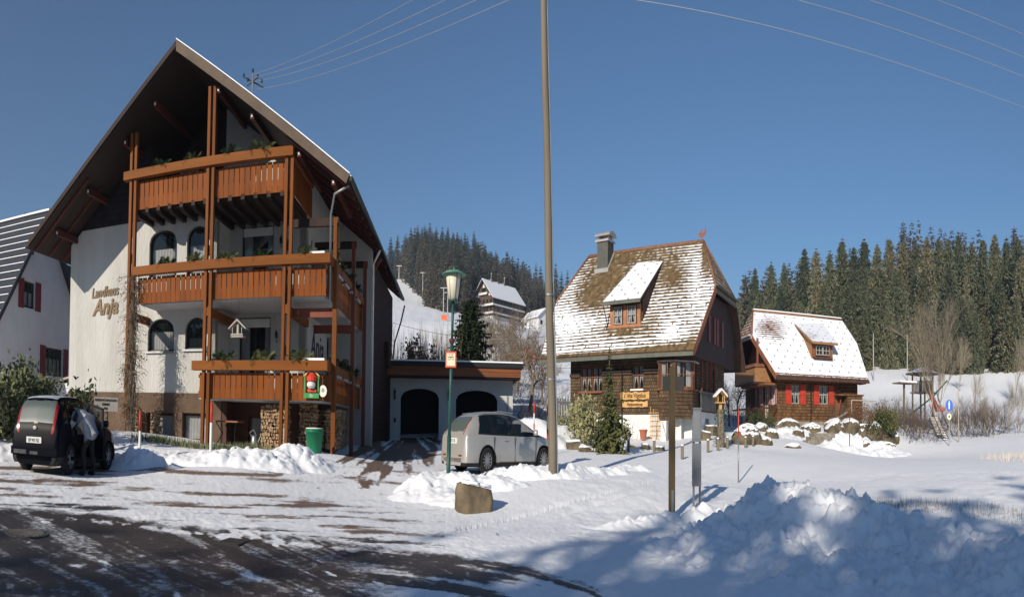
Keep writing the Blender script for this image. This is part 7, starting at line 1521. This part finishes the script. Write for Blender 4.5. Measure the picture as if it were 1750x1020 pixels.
# --- trees and bushes near the houses
make_conifer('small_spruce', 'young snow dusted spruce with a long bare leader before the farmhouse', 3.5, 1.3, 24, 8, 6, 500, M_leafgreen, GD(1041, 30), droop=.25, bare=.02, shape=1.25, sz=.4)
make_conifer('conifer_bush', 'dark dense evergreen rising behind the garage roof', 6.0, 2.1, 34, 13, 7, 501, M_leafgreen, GD(803, 50), droop=.12, bare=.0, shape=.38, sz=.7)
b = branch_mesh(1, 10.5, .6, 3, 2, .11, 5, .8, (10, 13), .12, start=.12); woody('birch', 'tall bare pale birch before the right hand forest', 'tree', GD(1601, 62), b, M_birch, stem='trunk', scale=.95)
b = branch_mesh(2, 6.0, .6, 3, 1, .09, 4, .8, (8, 10), .14, start=.15); bt = woody('bare_tree', 'slender bare tree on the slope right of the birch', 'tree', GD(1722, 58), b, M_birch, stem='trunk', scale=.65, group='bare trees on the slope')
for x, d, s, l in ((1690, 56, .5, 'small bare tree between birch and right edge'), (1738, 60, .65, 'bare tree at the right edge of the slope'), (1665, 75, .8, 'bare tree standing behind the bushes right of the birch'), (1735, 110, 1.5, 'larger bare tree before the forest at the right edge'), (1640, 120, 1.4, 'larger bare tree before the forest behind the birch')): copy_at(bt, GD(x, d), rn.uniform(0, 6), s, l)
b = branch_mesh(3, 5.0, .9, 4, 1, .17, 6, .45, (5, 7), .28, start=.3, lean=.3); ap = woody('apple_tree', 'old crooked bare apple tree right of the garage', 'tree', GD(905, 46), b, M_twig, stem='trunk', group='fruit trees', scale=1.15)
for x, d, s, l in ((872, 80, 1.1, 'bare fruit tree below the balconied hotel'), (850, 72, .95, 'bare fruit tree right of the dark evergreen'), (915, 70, .9, 'bare fruit tree left of the utility pole'), (1262, 60, .8, 'snow dusted bare tree between the two wooden houses'), (1246, 56, .7, 'bare tree just right of the farmhouse corner'), (838, 95, 1.2, 'bare tree rising before the hotel gable'), (890, 120, 1.3, 'bare tree right below the hotel'), (862, 58, .85, 'bare fruit tree just behind the right end of the garage roof'), (885, 64, .9, 'bare fruit tree between the garage and the orange barrier'), (928, 56, .75, 'bare fruit tree just left of the utility pole foot'), (845, 84, 1.1, 'bare fruit tree left of the two balconied hotel trees'), (822, 110, 1.4, 'tall bare tree behind the dark evergreen, beneath the hotel')): copy_at(ap, GD(x, d), rn.uniform(0, 6), s, l)
tw = branch_mesh(4, 2.2, .65, 3, 16, .024, 3, .75, (3, 5), .18, start=.25); bu = woody('twiggy_bush', 'brown twiggy bush on the snowy slope', 'bush', GD(1690, 60), tw, M_twigd, group='twiggy bushes', scale=1.3)
spots = [(1560, 50, 1.5), (1575, 49, 1.4), (1545, 52, 1.3), (1590, 50, 1.2), (1530, 54, 1.3), (1512, 56, 1.2), (1660, 55, 1.6), (1672, 57, 1.7), (1648, 56, 1.4), (1685, 58, 1.5), (1635, 60, 1.4), (1700, 62, 1.2), (1540, 66, 1.6), (1520, 70, 1.5), (1500, 68, 1.3), (1560, 72, 1.5), (1495, 85, 1.6), (1535, 90, 1.6), (1610, 64, 1.5), (1632, 72, 1.6), (1655, 80, 1.8), (1728, 58, 1.0), (1470, 55, 1.2), (1458, 52, 1.2), (1440, 51.5, 1.0), (1485, 60, 1.3),
         (1258, 58, 1.6), (1270, 54, 1.3), (1245, 62, 1.8), (908, 41, 1.5), (922, 40, 1.5), (935, 42, 1.3), (895, 44, 1.4), (870, 60, 1.6), (860, 66, 1.8), (885, 70, 1.8), (845, 62, 1.7), (825, 60, 1.6), (900, 80, 2), (940, 60, 1.2), (820, 90, 2.2), (850, 100, 2.4), (880, 110, 2.6), (920, 100, 2.0), (835, 130, 3), (865, 150, 3.2), (890, 170, 3.2), (820, 170, 3), (800, 150, 2.6), (848, 54, 1.5), (878, 52, 1.4), (855, 90, 2.2), (905, 95, 2.0), (930, 85, 1.8), (875, 85, 2.0), (915, 55, 1.5), (690, 70, 1.5), (715, 75, 1.5), (740, 72, 1.5), (765, 78, 1.6), (790, 74, 1.7), (1530, 50, 1.3), (1550, 56, 1.5), (1572, 58, 1.5), (1520, 62, 1.4), (1668, 66, 1.6), (1690, 70, 1.6), (1712, 66, 1.4)]
where = lambda x: ('right of the garage' if x < 945 else 'between the two wooden houses' if x < 1290 else 'beside the porch of the red shuttered house' if x < 1500 else 'below the play tower' if x < 1600 else 'right of the blue sign')
for i, (x, d, s) in enumerate(spots): copy_at(bu, GD(x, d), rn.uniform(0, 6), (s*rn.uniform(.9, 1.2), s*rn.uniform(.9, 1.2), s*rn.uniform(.45, .75)), f'brown twiggy bush {where(x)}, {ORD(sorted(q[0] for q in spots if where(q[0]) == where(x)).index(x))} from the left there')
# upright saplings behind the garage
sp = branch_mesh(5, 5.0, .3, 2, 1, .036, 3, 1.1, (6, 8), .07, start=.15); sa = woody('sapling', 'thin pale upright sapling behind the garage roof', 'sapling', GD(680, 48), sp, M_twig, group='saplings behind the garage')
for i in range(64): x = 664+i*1.75+rn.uniform(-2, 2); copy_at(sa, GD(x, rn.uniform(46.5, 52)), rn.uniform(0, 6), (1.3, 1.3, rn.uniform(.75, 1.15)), 'thin pale upright sapling behind the garage roof')
bb = branch_mesh(6, 3.6, .4, 2, 7, .03, 4, 1., (3, 4), .12, start=.2)
woody('bronze_bush', 'bush with dry bronze leaves behind the garage roof', 'bush', GD(726, 48), bb, M_twigd, (1500, .16, 3, M_leafdry, .8, .15), scale=1.15); woody('bronze_bush', 'lower bush with dry bronze leaves left of the taller one', 'bush', GD(708, 47.5), bb, M_twigd, (600, .14, 4, M_leafdry, .8, .12), scale=.85)
# rhododendron at the left, shrubs before the farmhouse
rh = branch_mesh(7, 2.1, .6, 2, 14, .03, 4, .8, (3, 5), .16, start=.3)
woody('rhododendron', 'large olive green rhododendron before the white neighbour house', 'bush', GD(30, 23), rh, M_twigd, (9000, .12, 5, M_leafolive, .3, .16), scale=1.0); woody('rhododendron', 'lower rhododendron between neighbour house and black car', 'bush', GD(70, 25), rh, M_twigd, (4000, .12, 6, M_leafolive, .1, .16), scale=.5, rz=2); woody('rhododendron', 'rhododendron cut by the left edge of the view', 'bush', GD(-15, 22), rh, M_twigd, (5000, .12, 7, M_leafolive, .3, .16), scale=.9, rz=4)
fb = branch_mesh(8, 1.55, .6, 2, 10, .025, 4, .8, (3, 5), .16, start=.2)
woody('evergreen_shrub', 'broad yellow green shrub under the left farmhouse windows', 'bush', GD(1003, 33), fb, M_twigd, (3600, .13, 8, M_leafolive, .2, .2), scale=1.15); woody('evergreen_shrub', 'second yellow green shrub left of the first at the house corner', 'bush', GD(983, 35), fb, M_twigd, (2200, .13, 9, M_leafolive, .2, .2), scale=.85, rz=2); woody('evergreen_shrub', 'mid green shrub just right of the small spruce', 'bush', GD(1052, 35), fb, M_twigd, (1800, .12, 10, M_leafgreen, .1, .16), scale=.7, rz=1)
woody('evergreen_shrub', 'bright green shrub right of the rock garden', 'bush', GD(1508, 48), fb, M_twigd, (2600, .10, 11, M_leafgreen, .1, .15), scale=1.15, rz=3); woody('evergreen_shrub', 'dark low juniper in the shaded rock garden', 'bush', GD(1300, 46), fb, M_twigd, (1600, .12, 12, M_leafgreen, .0, .14), scale=.75, rz=5)
woody('evergreen_shrub', 'olive shrub beside the porch of the red shuttered house', 'bush', GD(1478, 50), fb, M_twigd, (1800, .08, 13, M_leafdry, .1, .15), scale=1.0, rz=4)
dg = branch_mesh(9, .8, .5, 1, 16, .012, 3, 1., (2, 3), .12, start=.2); woody('dry_perennials', 'dry reddish perennials along the white farmhouse plinth', 'plant', H.W(-18.2, 36.5, 1.5), dg, M_leafdry, scale=1.5); pot = thing('clay_pot', 'clay flower pot at the farmhouse plinth', 'pot', H.W(-17.3, 36.3, 1.4)); m = MB(); m.lathe([(.18, 0), (.26, .38), (.29, .38), (.29, .46)], (0, 0, 0), 16); m.build('pot', mat('terracotta', (.40, .14, .07), None, 4, .8), pot)
# dry reeds of the field: beyond counting
def reeds(name, label, pts, n, h, m, seed, wid=.012):
    rg = np.random.default_rng(seed); V = []; Fc = []
    for _ in range(n):
        px, d0, d1 = pts[rg.integers(0, len(pts))]; d = rg.uniform(d0, d1); g = GD(px+rg.normal()*14, d); hh = h*rg.uniform(.4, 1.2); l = rg.normal(size=2)*.22*hh; k = len(V); a = rg.uniform(0, 3.14); w = wid*rg.uniform(.6, 1.4)
        V += [(g.x-w*math.cos(a), g.y-w*math.sin(a), g.z-.05), (g.x+w*math.cos(a), g.y+w*math.sin(a), g.z-.05), (g.x+l[0], g.y+l[1], g.z+hh)]; Fc.append((k, k+1, k+2))
    V = np.array(V); c = V.mean(0); o = bpy.data.objects.new(name, arr_mesh(name, V-c, Fc, m)); o.location = c; COL.objects.link(o); tag(o, label, 'grass', kind='stuff')
M_weed = mat('olive dry grass', (.20, .17, .10), (.10, .09, .05), 4, .8)
M_straw = mat('dry straw', (.42, .33, .20), (.28, .21, .13), 4, .8)
reeds('dry_grass', 'dry grass stalks poking through the field snow behind the pile', [(1440, 15.5, 17), (1470, 15.2, 17), (1500, 15, 16.6), (1530, 14.6, 16.3), (1560, 14.5, 16), (1590, 14.3, 16), (1620, 14.3, 15.8), (1660, 14, 15.6), (1700, 13.8, 15.4), (1735, 13.6, 15.2), (1425, 17, 18)], 1300, .13, M_weed, 1, .005)
reeds('dry_grass', 'pale frosted reeds at the right edge of the field', [(1700, 30, 36), (1725, 28, 36), (1745, 27, 37), (1760, 27, 38)], 700, .25, mat('frosted reed', (.60, .56, .50), (.48, .43, .37), 4, .8), 2, .012)
reeds('weeds', 'low green weeds along the guest house cellar wall', [(px, d, d+.8) for px, d in ((250, 22.9), (270, 22.8), (290, 22.8), (320, 22.7), (345, 22.7), (380, 22.6), (400, 22.6), (420, 22.8), (440, 22.8))], 1600, .2, M_leafolive, 3, .02)
# --- the climber on the left balcony post
def climber():
    t = thing('climbing_plant', 'bare tangled climbing plant covering the left balcony post', 'plant', G.W(-13.85, PP-.1, 1.0), -G.a); r = random.Random(4); m = MB()
    for k in range(210):
        z0 = r.uniform(0, 4.6); a = r.uniform(0, 6.28); q = Vector((.13*math.cos(a), .12*math.sin(a), z0 if k > 60 else 0)); pts = [q]; n = r.randint(6, 12)
        for i in range(n): q = q+Vector((r.gauss(0, .05)-(q.x)*.06, r.gauss(0, .05)-(q.y)*.1, r.uniform(.03, .30))); pts.append(q.copy())
        if pts[-1].z > 5.2: continue
        m.tube(pts, [.018*(1-.6*i/n) for i in range(n+1)], 3, False)
    m.build('stems', M_twig, t); m = MB()
    for k in range(420):
        z = r.uniform(.4, 4.9); a = r.uniform(0, 6.28); d = Vector((math.cos(a), math.sin(a)*.7, r.uniform(-.7, .5))).normalized(); q = Vector((.15*math.cos(a), .12*math.sin(a), z)); pts = [q]; 
        for i in range(5): d = (d+Vector((r.gauss(0, .2), r.gauss(0, .2), -.14))).normalized(); q = q+d*r.uniform(.06, .17); pts.append(q)
        m.tube(pts, [.008, .007, .006, .005, .004, .003], 3, False)
    tw_ = m.build('side_twigs', M_twig, t); V, Fc = leaves_on(m, 900, .06, 8, .3, .05); c = bpy.data.objects.new('dry_leaves', arr_mesh('dry_leaves', V, Fc, M_twig)); COL.objects.link(c); c.parent = t
climber()
# --- fir sprigs in the balcony boxes
def sprig_mesh(seed):
    r = random.Random(seed); V = []; Fc = []; 
    for k in range(46):
        a = r.uniform(0, 6.28); d = Vector((math.cos(a)*1.0, math.sin(a)*.5, r.uniform(-.5, 1.1))).normalized(); L = r.uniform(.16, .38); b = Vector((r.uniform(-.28, .28), r.uniform(-.05, .05), 0))
        s = d.orthogonal().normalized()
        for j in range(11):
            q = b+d*L*(j+1)/11-Vector((0, 0, .10*(j/11)**2)); 
            for sg in (-1, 1): e = (s*sg+d*.5+Vector((0, 0, r.uniform(-.3, .3)))).normalized()*.075; n = len(V); V += [q-d*.014, q+d*.014, q+e]; Fc.append((n, n+1, n+2))
    return arr_mesh('fir_sprigs', [tuple(v) for v in V], Fc, M_leafgreen)
sm = [sprig_mesh(i) for i in range(3)]
def sprig(F_, s, p, z, lab, k, side=False, sc=1.):
    o = bpy.data.objects.new('fir_sprigs', sm[k % 3]); COL.objects.link(o); o.location = F_.W(s, p, z); o.rotation_euler = (0, 0, -F_.a+(math.pi/2 if side else 0)); o.scale = (sc, sc, sc); tag(o, lab, 'fir sprigs', 'fir sprigs in the balcony boxes')
k = 0
for lvl, z, xs, nm in (('top', 8.99, (272, 325, 388, 443), 'top'), ('mid', 6.13, (283, 332, 388, 447, 520), 'middle'), ('low', 3.36, (383, 450, 512), 'low')):
    for i, x in enumerate(xs):
        s, _ = G.front(x, 450, PP-.1); sprig(G, s, PP-.08, z, f'fir sprigs on the {nm} balcony rail, {["first","second","third","fourth","fifth"][i]} from its left end', k, sc=1.25 if x in (443, 383, 450, 512) else 1.0); k += 1
for z, nm in ((6.13, 'middle'), (3.36, 'low')):
    for i, q in enumerate((23.6, 25.2, 26.9, 28.8)): sprig(G, -5.15, q, z, f'fir sprigs on the {nm} balcony side rail, {["nearest","second nearest","third nearest","farthest"][i]} one', k, True, 1.1); k += 1
for z, a, b_ in ((3.34, -6.1, -5.25), (6.11, -5.9, -5.3)): m = MB(); m.box(a, b_, PP-.17, PP+.02, z, z+.06); G.part('rail_snow', m, M_snow, fix=True)
for z, q0 in ((2.98, 24), (5.75, 24)):
    for i in range(4): m = MB(); m.box(-5.16, -5.02, q0+i*1.5, q0+i*1.5+.9, z, z+.07); G.part('icy_gutter_box', m, M_metalpale, fix=True)
# ------------------------------------------------------------------ hotel on the hill
def hotel():
    d = 300.; c = P(842, 548, d); F = Frame('hillside_hotel', 'tall balconied hotel with snowy gable roof on the wooded hillside', 'hotel', 0, 0, 0, 0); F.a = math.radians(0)
    c.z = min(c.z, gz(c.x, c.y)+2); F.root.location = (c.x, c.y, gz(c.x, c.y)); rz = math.radians(-40); F.root.rotation_euler = (0, 0, rz)
    w, l, h = 12.5, 24., P(842, 505, d).z-F.root.location.z; zr = P(829, 474, d).z-F.root.location.z
    # local: the near corner at the origin, gable end along -x, long side along +y
    def part(n, mb, m, par=None): o = mb.build(n, m, par or F.root); recalc(o); return o
    m = MB(); m.box(-w, 0, 0, l, -4, h); m.prism([(-w, 0, h), (0, 0, h), (-w/2, 0, zr-.3)], (0, l, 0)); part('wall', m, mat('hotel timber wall', (.12, .075, .05), (.08, .05, .035), .8, .8))
    r = MB()
    for sx in (0, 1):
        e = 1.3; x0 = e if sx else -w-e; zz = h-.9; r.prism([(-w/2, -1.6, zr), (x0, -1.6, zz), (x0, -1.6, zz-.35), (-w/2, -1.6, zr-.4)], (0, l+2.6, 0))
    ro = part('roof', r, M_brownwood); s = MB()
    for sx in (0, 1): e = 1.3; x0 = e if sx else -w-e; s.prism([(-w/2, -1.5, zr+.04), (x0, -1.5, h-.86), (x0, -1.5, h-.6), (-w/2, -1.5, zr+.3)], (0, l+2.4, 0))
    part('snow_cover', s, M_snow, ro)
    st = 2.75; k = 0; z = h-.4
    while z > 1.5:
        if k > 0:
            b = MB(); b.box(-w-.2, 1.2, -1.2, -1.1, z-.15, z+.55); b.box(1.1, 1.2, -1.1, l, z-.15, z+.45); bb = part('balcony', b, M_white2); f = MB(); f.box(-w-.2, 1.15, -1.15, 0, z-.3, z-.18); f.box(0, 1.15, -1.1, l, z-.3, z-.18); part('balcony_floor', f, M_brownwood, bb)
        for i in range(5): q = MB(); x = -w+1.0+i*2.4; q.box(x, x+1.1, -.06, .02, z-st+1.0, z-st+2.2); part('window', q, M_glassd)
        for i in range(8): q = MB(); y = 1.2+i*2.5; q.box(-.02, .06, y, y+1.2, z-st+1.0, z-st+2.2); part('window', q, M_glassd)
        z -= st; k += 1
    g = MB(); g.box(-w*.5-2.9, -w*.5+2.9, -.8, -.7, h+.7, h+1.5); g.prism([(-w*.5-.9, -.1, h+3.2), (-w*.5+.9, -.1, h+3.2), (-w*.5, -.1, h+4.6)], (0, .05, 0)); g.box(-w+.8, -w+2.8, -.12, 0, h+.3, h+1.0); g.box(-2.8, -.8, -.12, 0, h+.3, h+1.0); part('gable_balcony', g, M_white2)
    q = MB(); q.box(-w*.5-1.4, -w*.5+1.4, -.06, .02, h+1.6, h+3.0); part('gable_window', q, M_glassd)
    g = MB(); g.box(-w, 0.05, -.1, 0, -3, 1.2); g.box(0, .1, 0, l, -3, 1.2); part('plinth', g, M_white2)
    for i, y in enumerate((5, 10, 15)): c_ = MB(); c_.box(-w/2-.5, -w/2+.5, y, y+.9, zr-.6, zr+(.9 if i != 1 else .6)); part('chimney', c_, M_stone)
    for y in (5.5, 16): c_ = MB(); c_.tube([(-w/2, y, zr), (-w/2, y, zr+3.2)], .06, 5); c_.tube([(-w/2-.6, y, zr+2.8), (-w/2+.6, y, zr+2.8)], .05, 5); part('antenna', c_, M_white)
hotel()
def small_house(name, label, px, py, d, w, l, h, rz):
    b = P(px, py, d); t = thing(name, label, 'house', (b.x, b.y, b.z-1), rz); m = MB(); m.box(-w/2, w/2, 0, l, -3, h); m.prism([(-w/2, 0, h), (w/2, 0, h), (0, 0, h+w*.35)], (0, l, 0)); m.build('wall', M_plaster3, t); s = MB()
    for sg in (-1, 1): s.prism([(0, -.6, h+w*.35+.2), (sg*(w/2+.7), -.6, h-.1), (sg*(w/2+.7), -.6, h+.25), (0, -.6, h+w*.35+.55)], (0, l+1.2, 0))
    s.build('roof', M_snow, t); q = MB(); q.box(-w/4-.5, -w/4+.5, -.05, .05, h*.4, h*.75); q.build('window', M_glassd, t); q = MB(); q.box(w/4-.5, w/4+.5, -.05, .05, h*.4, h*.75); q.build('window', M_glassd, t)
small_house('hillside_house', 'small snow roofed house half hidden by the utility pole on the hillside', 930, 556, 230, 5.5, 8, 3.0, .6); small_house('hillside_house', 'low snow roofed house right below the hotel', 904, 554, 240, 5, 7, 1.8, -.5)
# ski lift
def lift(px, yb, yt, d, lab, s=1.):
    b = GD(px, d); z = max(6, P(px, yt, d).z-b.z); t = thing('lift_pylon', lab, 'lift pylon', b, 0, 'ski lift pylons'); m = MB(); m.tube([(0, 0, -1), (0, 0, z)], [.35*s, .22*s], 6); m.build('mast', M_metalpale, t); m = MB(); m.beam((-1.8*s, 0, z), (1.8*s, 0, z), .3*s, .3*s); m.build('crossarm', M_metalpale, t)
lift(756, 543, 492, 255, 'left ski lift pylon beside the piste', .8); lift(763, 544, 500, 262, 'right ski lift pylon beside the piste', .8); lift(720, 495, 466, 330, 'ski lift pylon standing in the forest gap above the piste', .9); lift(679, 440, 455, 400, 'highest ski lift pylon at the top of the piste')
n = thing('orange_net', 'orange safety net at the foot of the ski lift', 'net', GD(757, 250)); m = MB(); m.box(-1.2, 1.2, 0, .1, 0, 1.5); m.build('netting', mat('orange net', (.75, .17, .06), None, 3, .7), n)
n = thing('orange_fence', 'small orange barrier on the snowy slope right of the garage', 'barrier', P(905, 606, 90)); m = MB(); m.beam((-1., 0, .7), (1., 0, -.2), .08, .35); m.beam((-1.3, .2, .1), (.8, .2, -.7), .08, .2); m.build('netting', MATS['orange net'], n)
wire('slope_cable', 'dark cable crossing low before the ski slope', P(655, 546, 70), P(955, 572, 70), .9, .03)
wire('slope_cable', 'dark cable crossing the slope just above the garage roof', P(640, 612, 60), P(1300, 612, 75), .9, .02)
# ------------------------------------------------------------------ winter air
m = bpy.data.materials.new('thin winter haze'); m.use_nodes = True; N = m.node_tree.nodes; N.clear(); v = N.new('ShaderNodeVolumePrincipled'); v.inputs['Color'].default_value = (.80, .88, 1, 1); v.inputs['Density'].default_value = .00036; v.inputs['Anisotropy'].default_value = .3
o_ = N.new('ShaderNodeOutputMaterial'); m.node_tree.links.new(v.outputs[0], o_.inputs['Volume'])
mb = MB(); mb.box(-900, 900, -60, 1100, -8, 175); hz = mb.build('haze', m); tag(hz, 'thin blue winter haze softening the far wooded hill', kind='stuff')
SC.cycles.volume_step_rate = 4; SC.cycles.volume_bounces = 0; SC.cycles.volume_max_steps = 64
# ------------------------------------------------------------------ pieces that stand apart become parts of their own
def split_islands(o):
    me = o.data; n = len(me.vertices); par = list(range(n))
    def find(a):
        while par[a] != a: par[a] = par[par[a]]; a = par[a]
        return a
    for p in me.polygons:
        vs = p.vertices; r = find(vs[0])
        for v in vs[1:]: par[find(v)] = r
    co = [tuple(v.co) for v in me.vertices]; groups = {}
    for p in me.polygons: groups.setdefault(find(p.vertices[0]), []).append(tuple(p.vertices))
    if len(groups) < 2 or len(groups) > 90: return
    sm = me.polygons[0].use_smooth; first = True
    for fs in groups.values():
        used = sorted({v for f in fs for v in f}); rm = {v: i for i, v in enumerate(used)}; m2 = bpy.data.meshes.new(me.name); m2.from_pydata([co[v] for v in used], [], [[rm[v] for v in f] for f in fs]); m2.update()
        for m_ in me.materials: m2.materials.append(m_)
        if sm: m2.polygons.foreach_set('use_smooth', [True]*len(m2.polygons))
        if first: o.data = m2; first = False
        else:
            c = bpy.data.objects.new(o.name.split('.')[0], m2); COL.objects.link(c); c.parent = o.parent; c.matrix_local = o.matrix_local.copy()
            if 'label' in o: c['label'] = o['label']
SPLIT = {'rafters': 'rafter', 'window_sill': 0, 'post_block': 0, 'shutter': 0, 'string_course': 0, 'string_course_cap': 0, 'side_posts': 'side_post', 'dormer_posts': 'dormer_post', 'bay_posts': 'bay_post', 'balcony_posts': 'balcony_post', 'door_handles': 'door_handle', 'reflector': 0, 'roof_rails': 'roof_rail', 'band': 0, 'flashing': 0, 'joists': 'joist', 'uprights': 'upright', 'gable_boarding': 0, 'rafter_ends': 'rafter_end', 'bay_curtains': 'bay_curtain', 'dormer_curtain': 0, 'snow_lines': 'snow_line', 'inner_floor': 0, 'stringer': 0, 'dormer_cheek': 0, 'shutter_batten': 0, 'trim': 0, 'bumper_face': 0, 'bumper_vent': 0, 'side_balcony': 0}
for o in list(bpy.data.objects):
    b = o.name.split('.')[0]
    if b in SPLIT and o.type == 'MESH':
        if SPLIT[b]: o.name = SPLIT[b]
        split_islands(o)
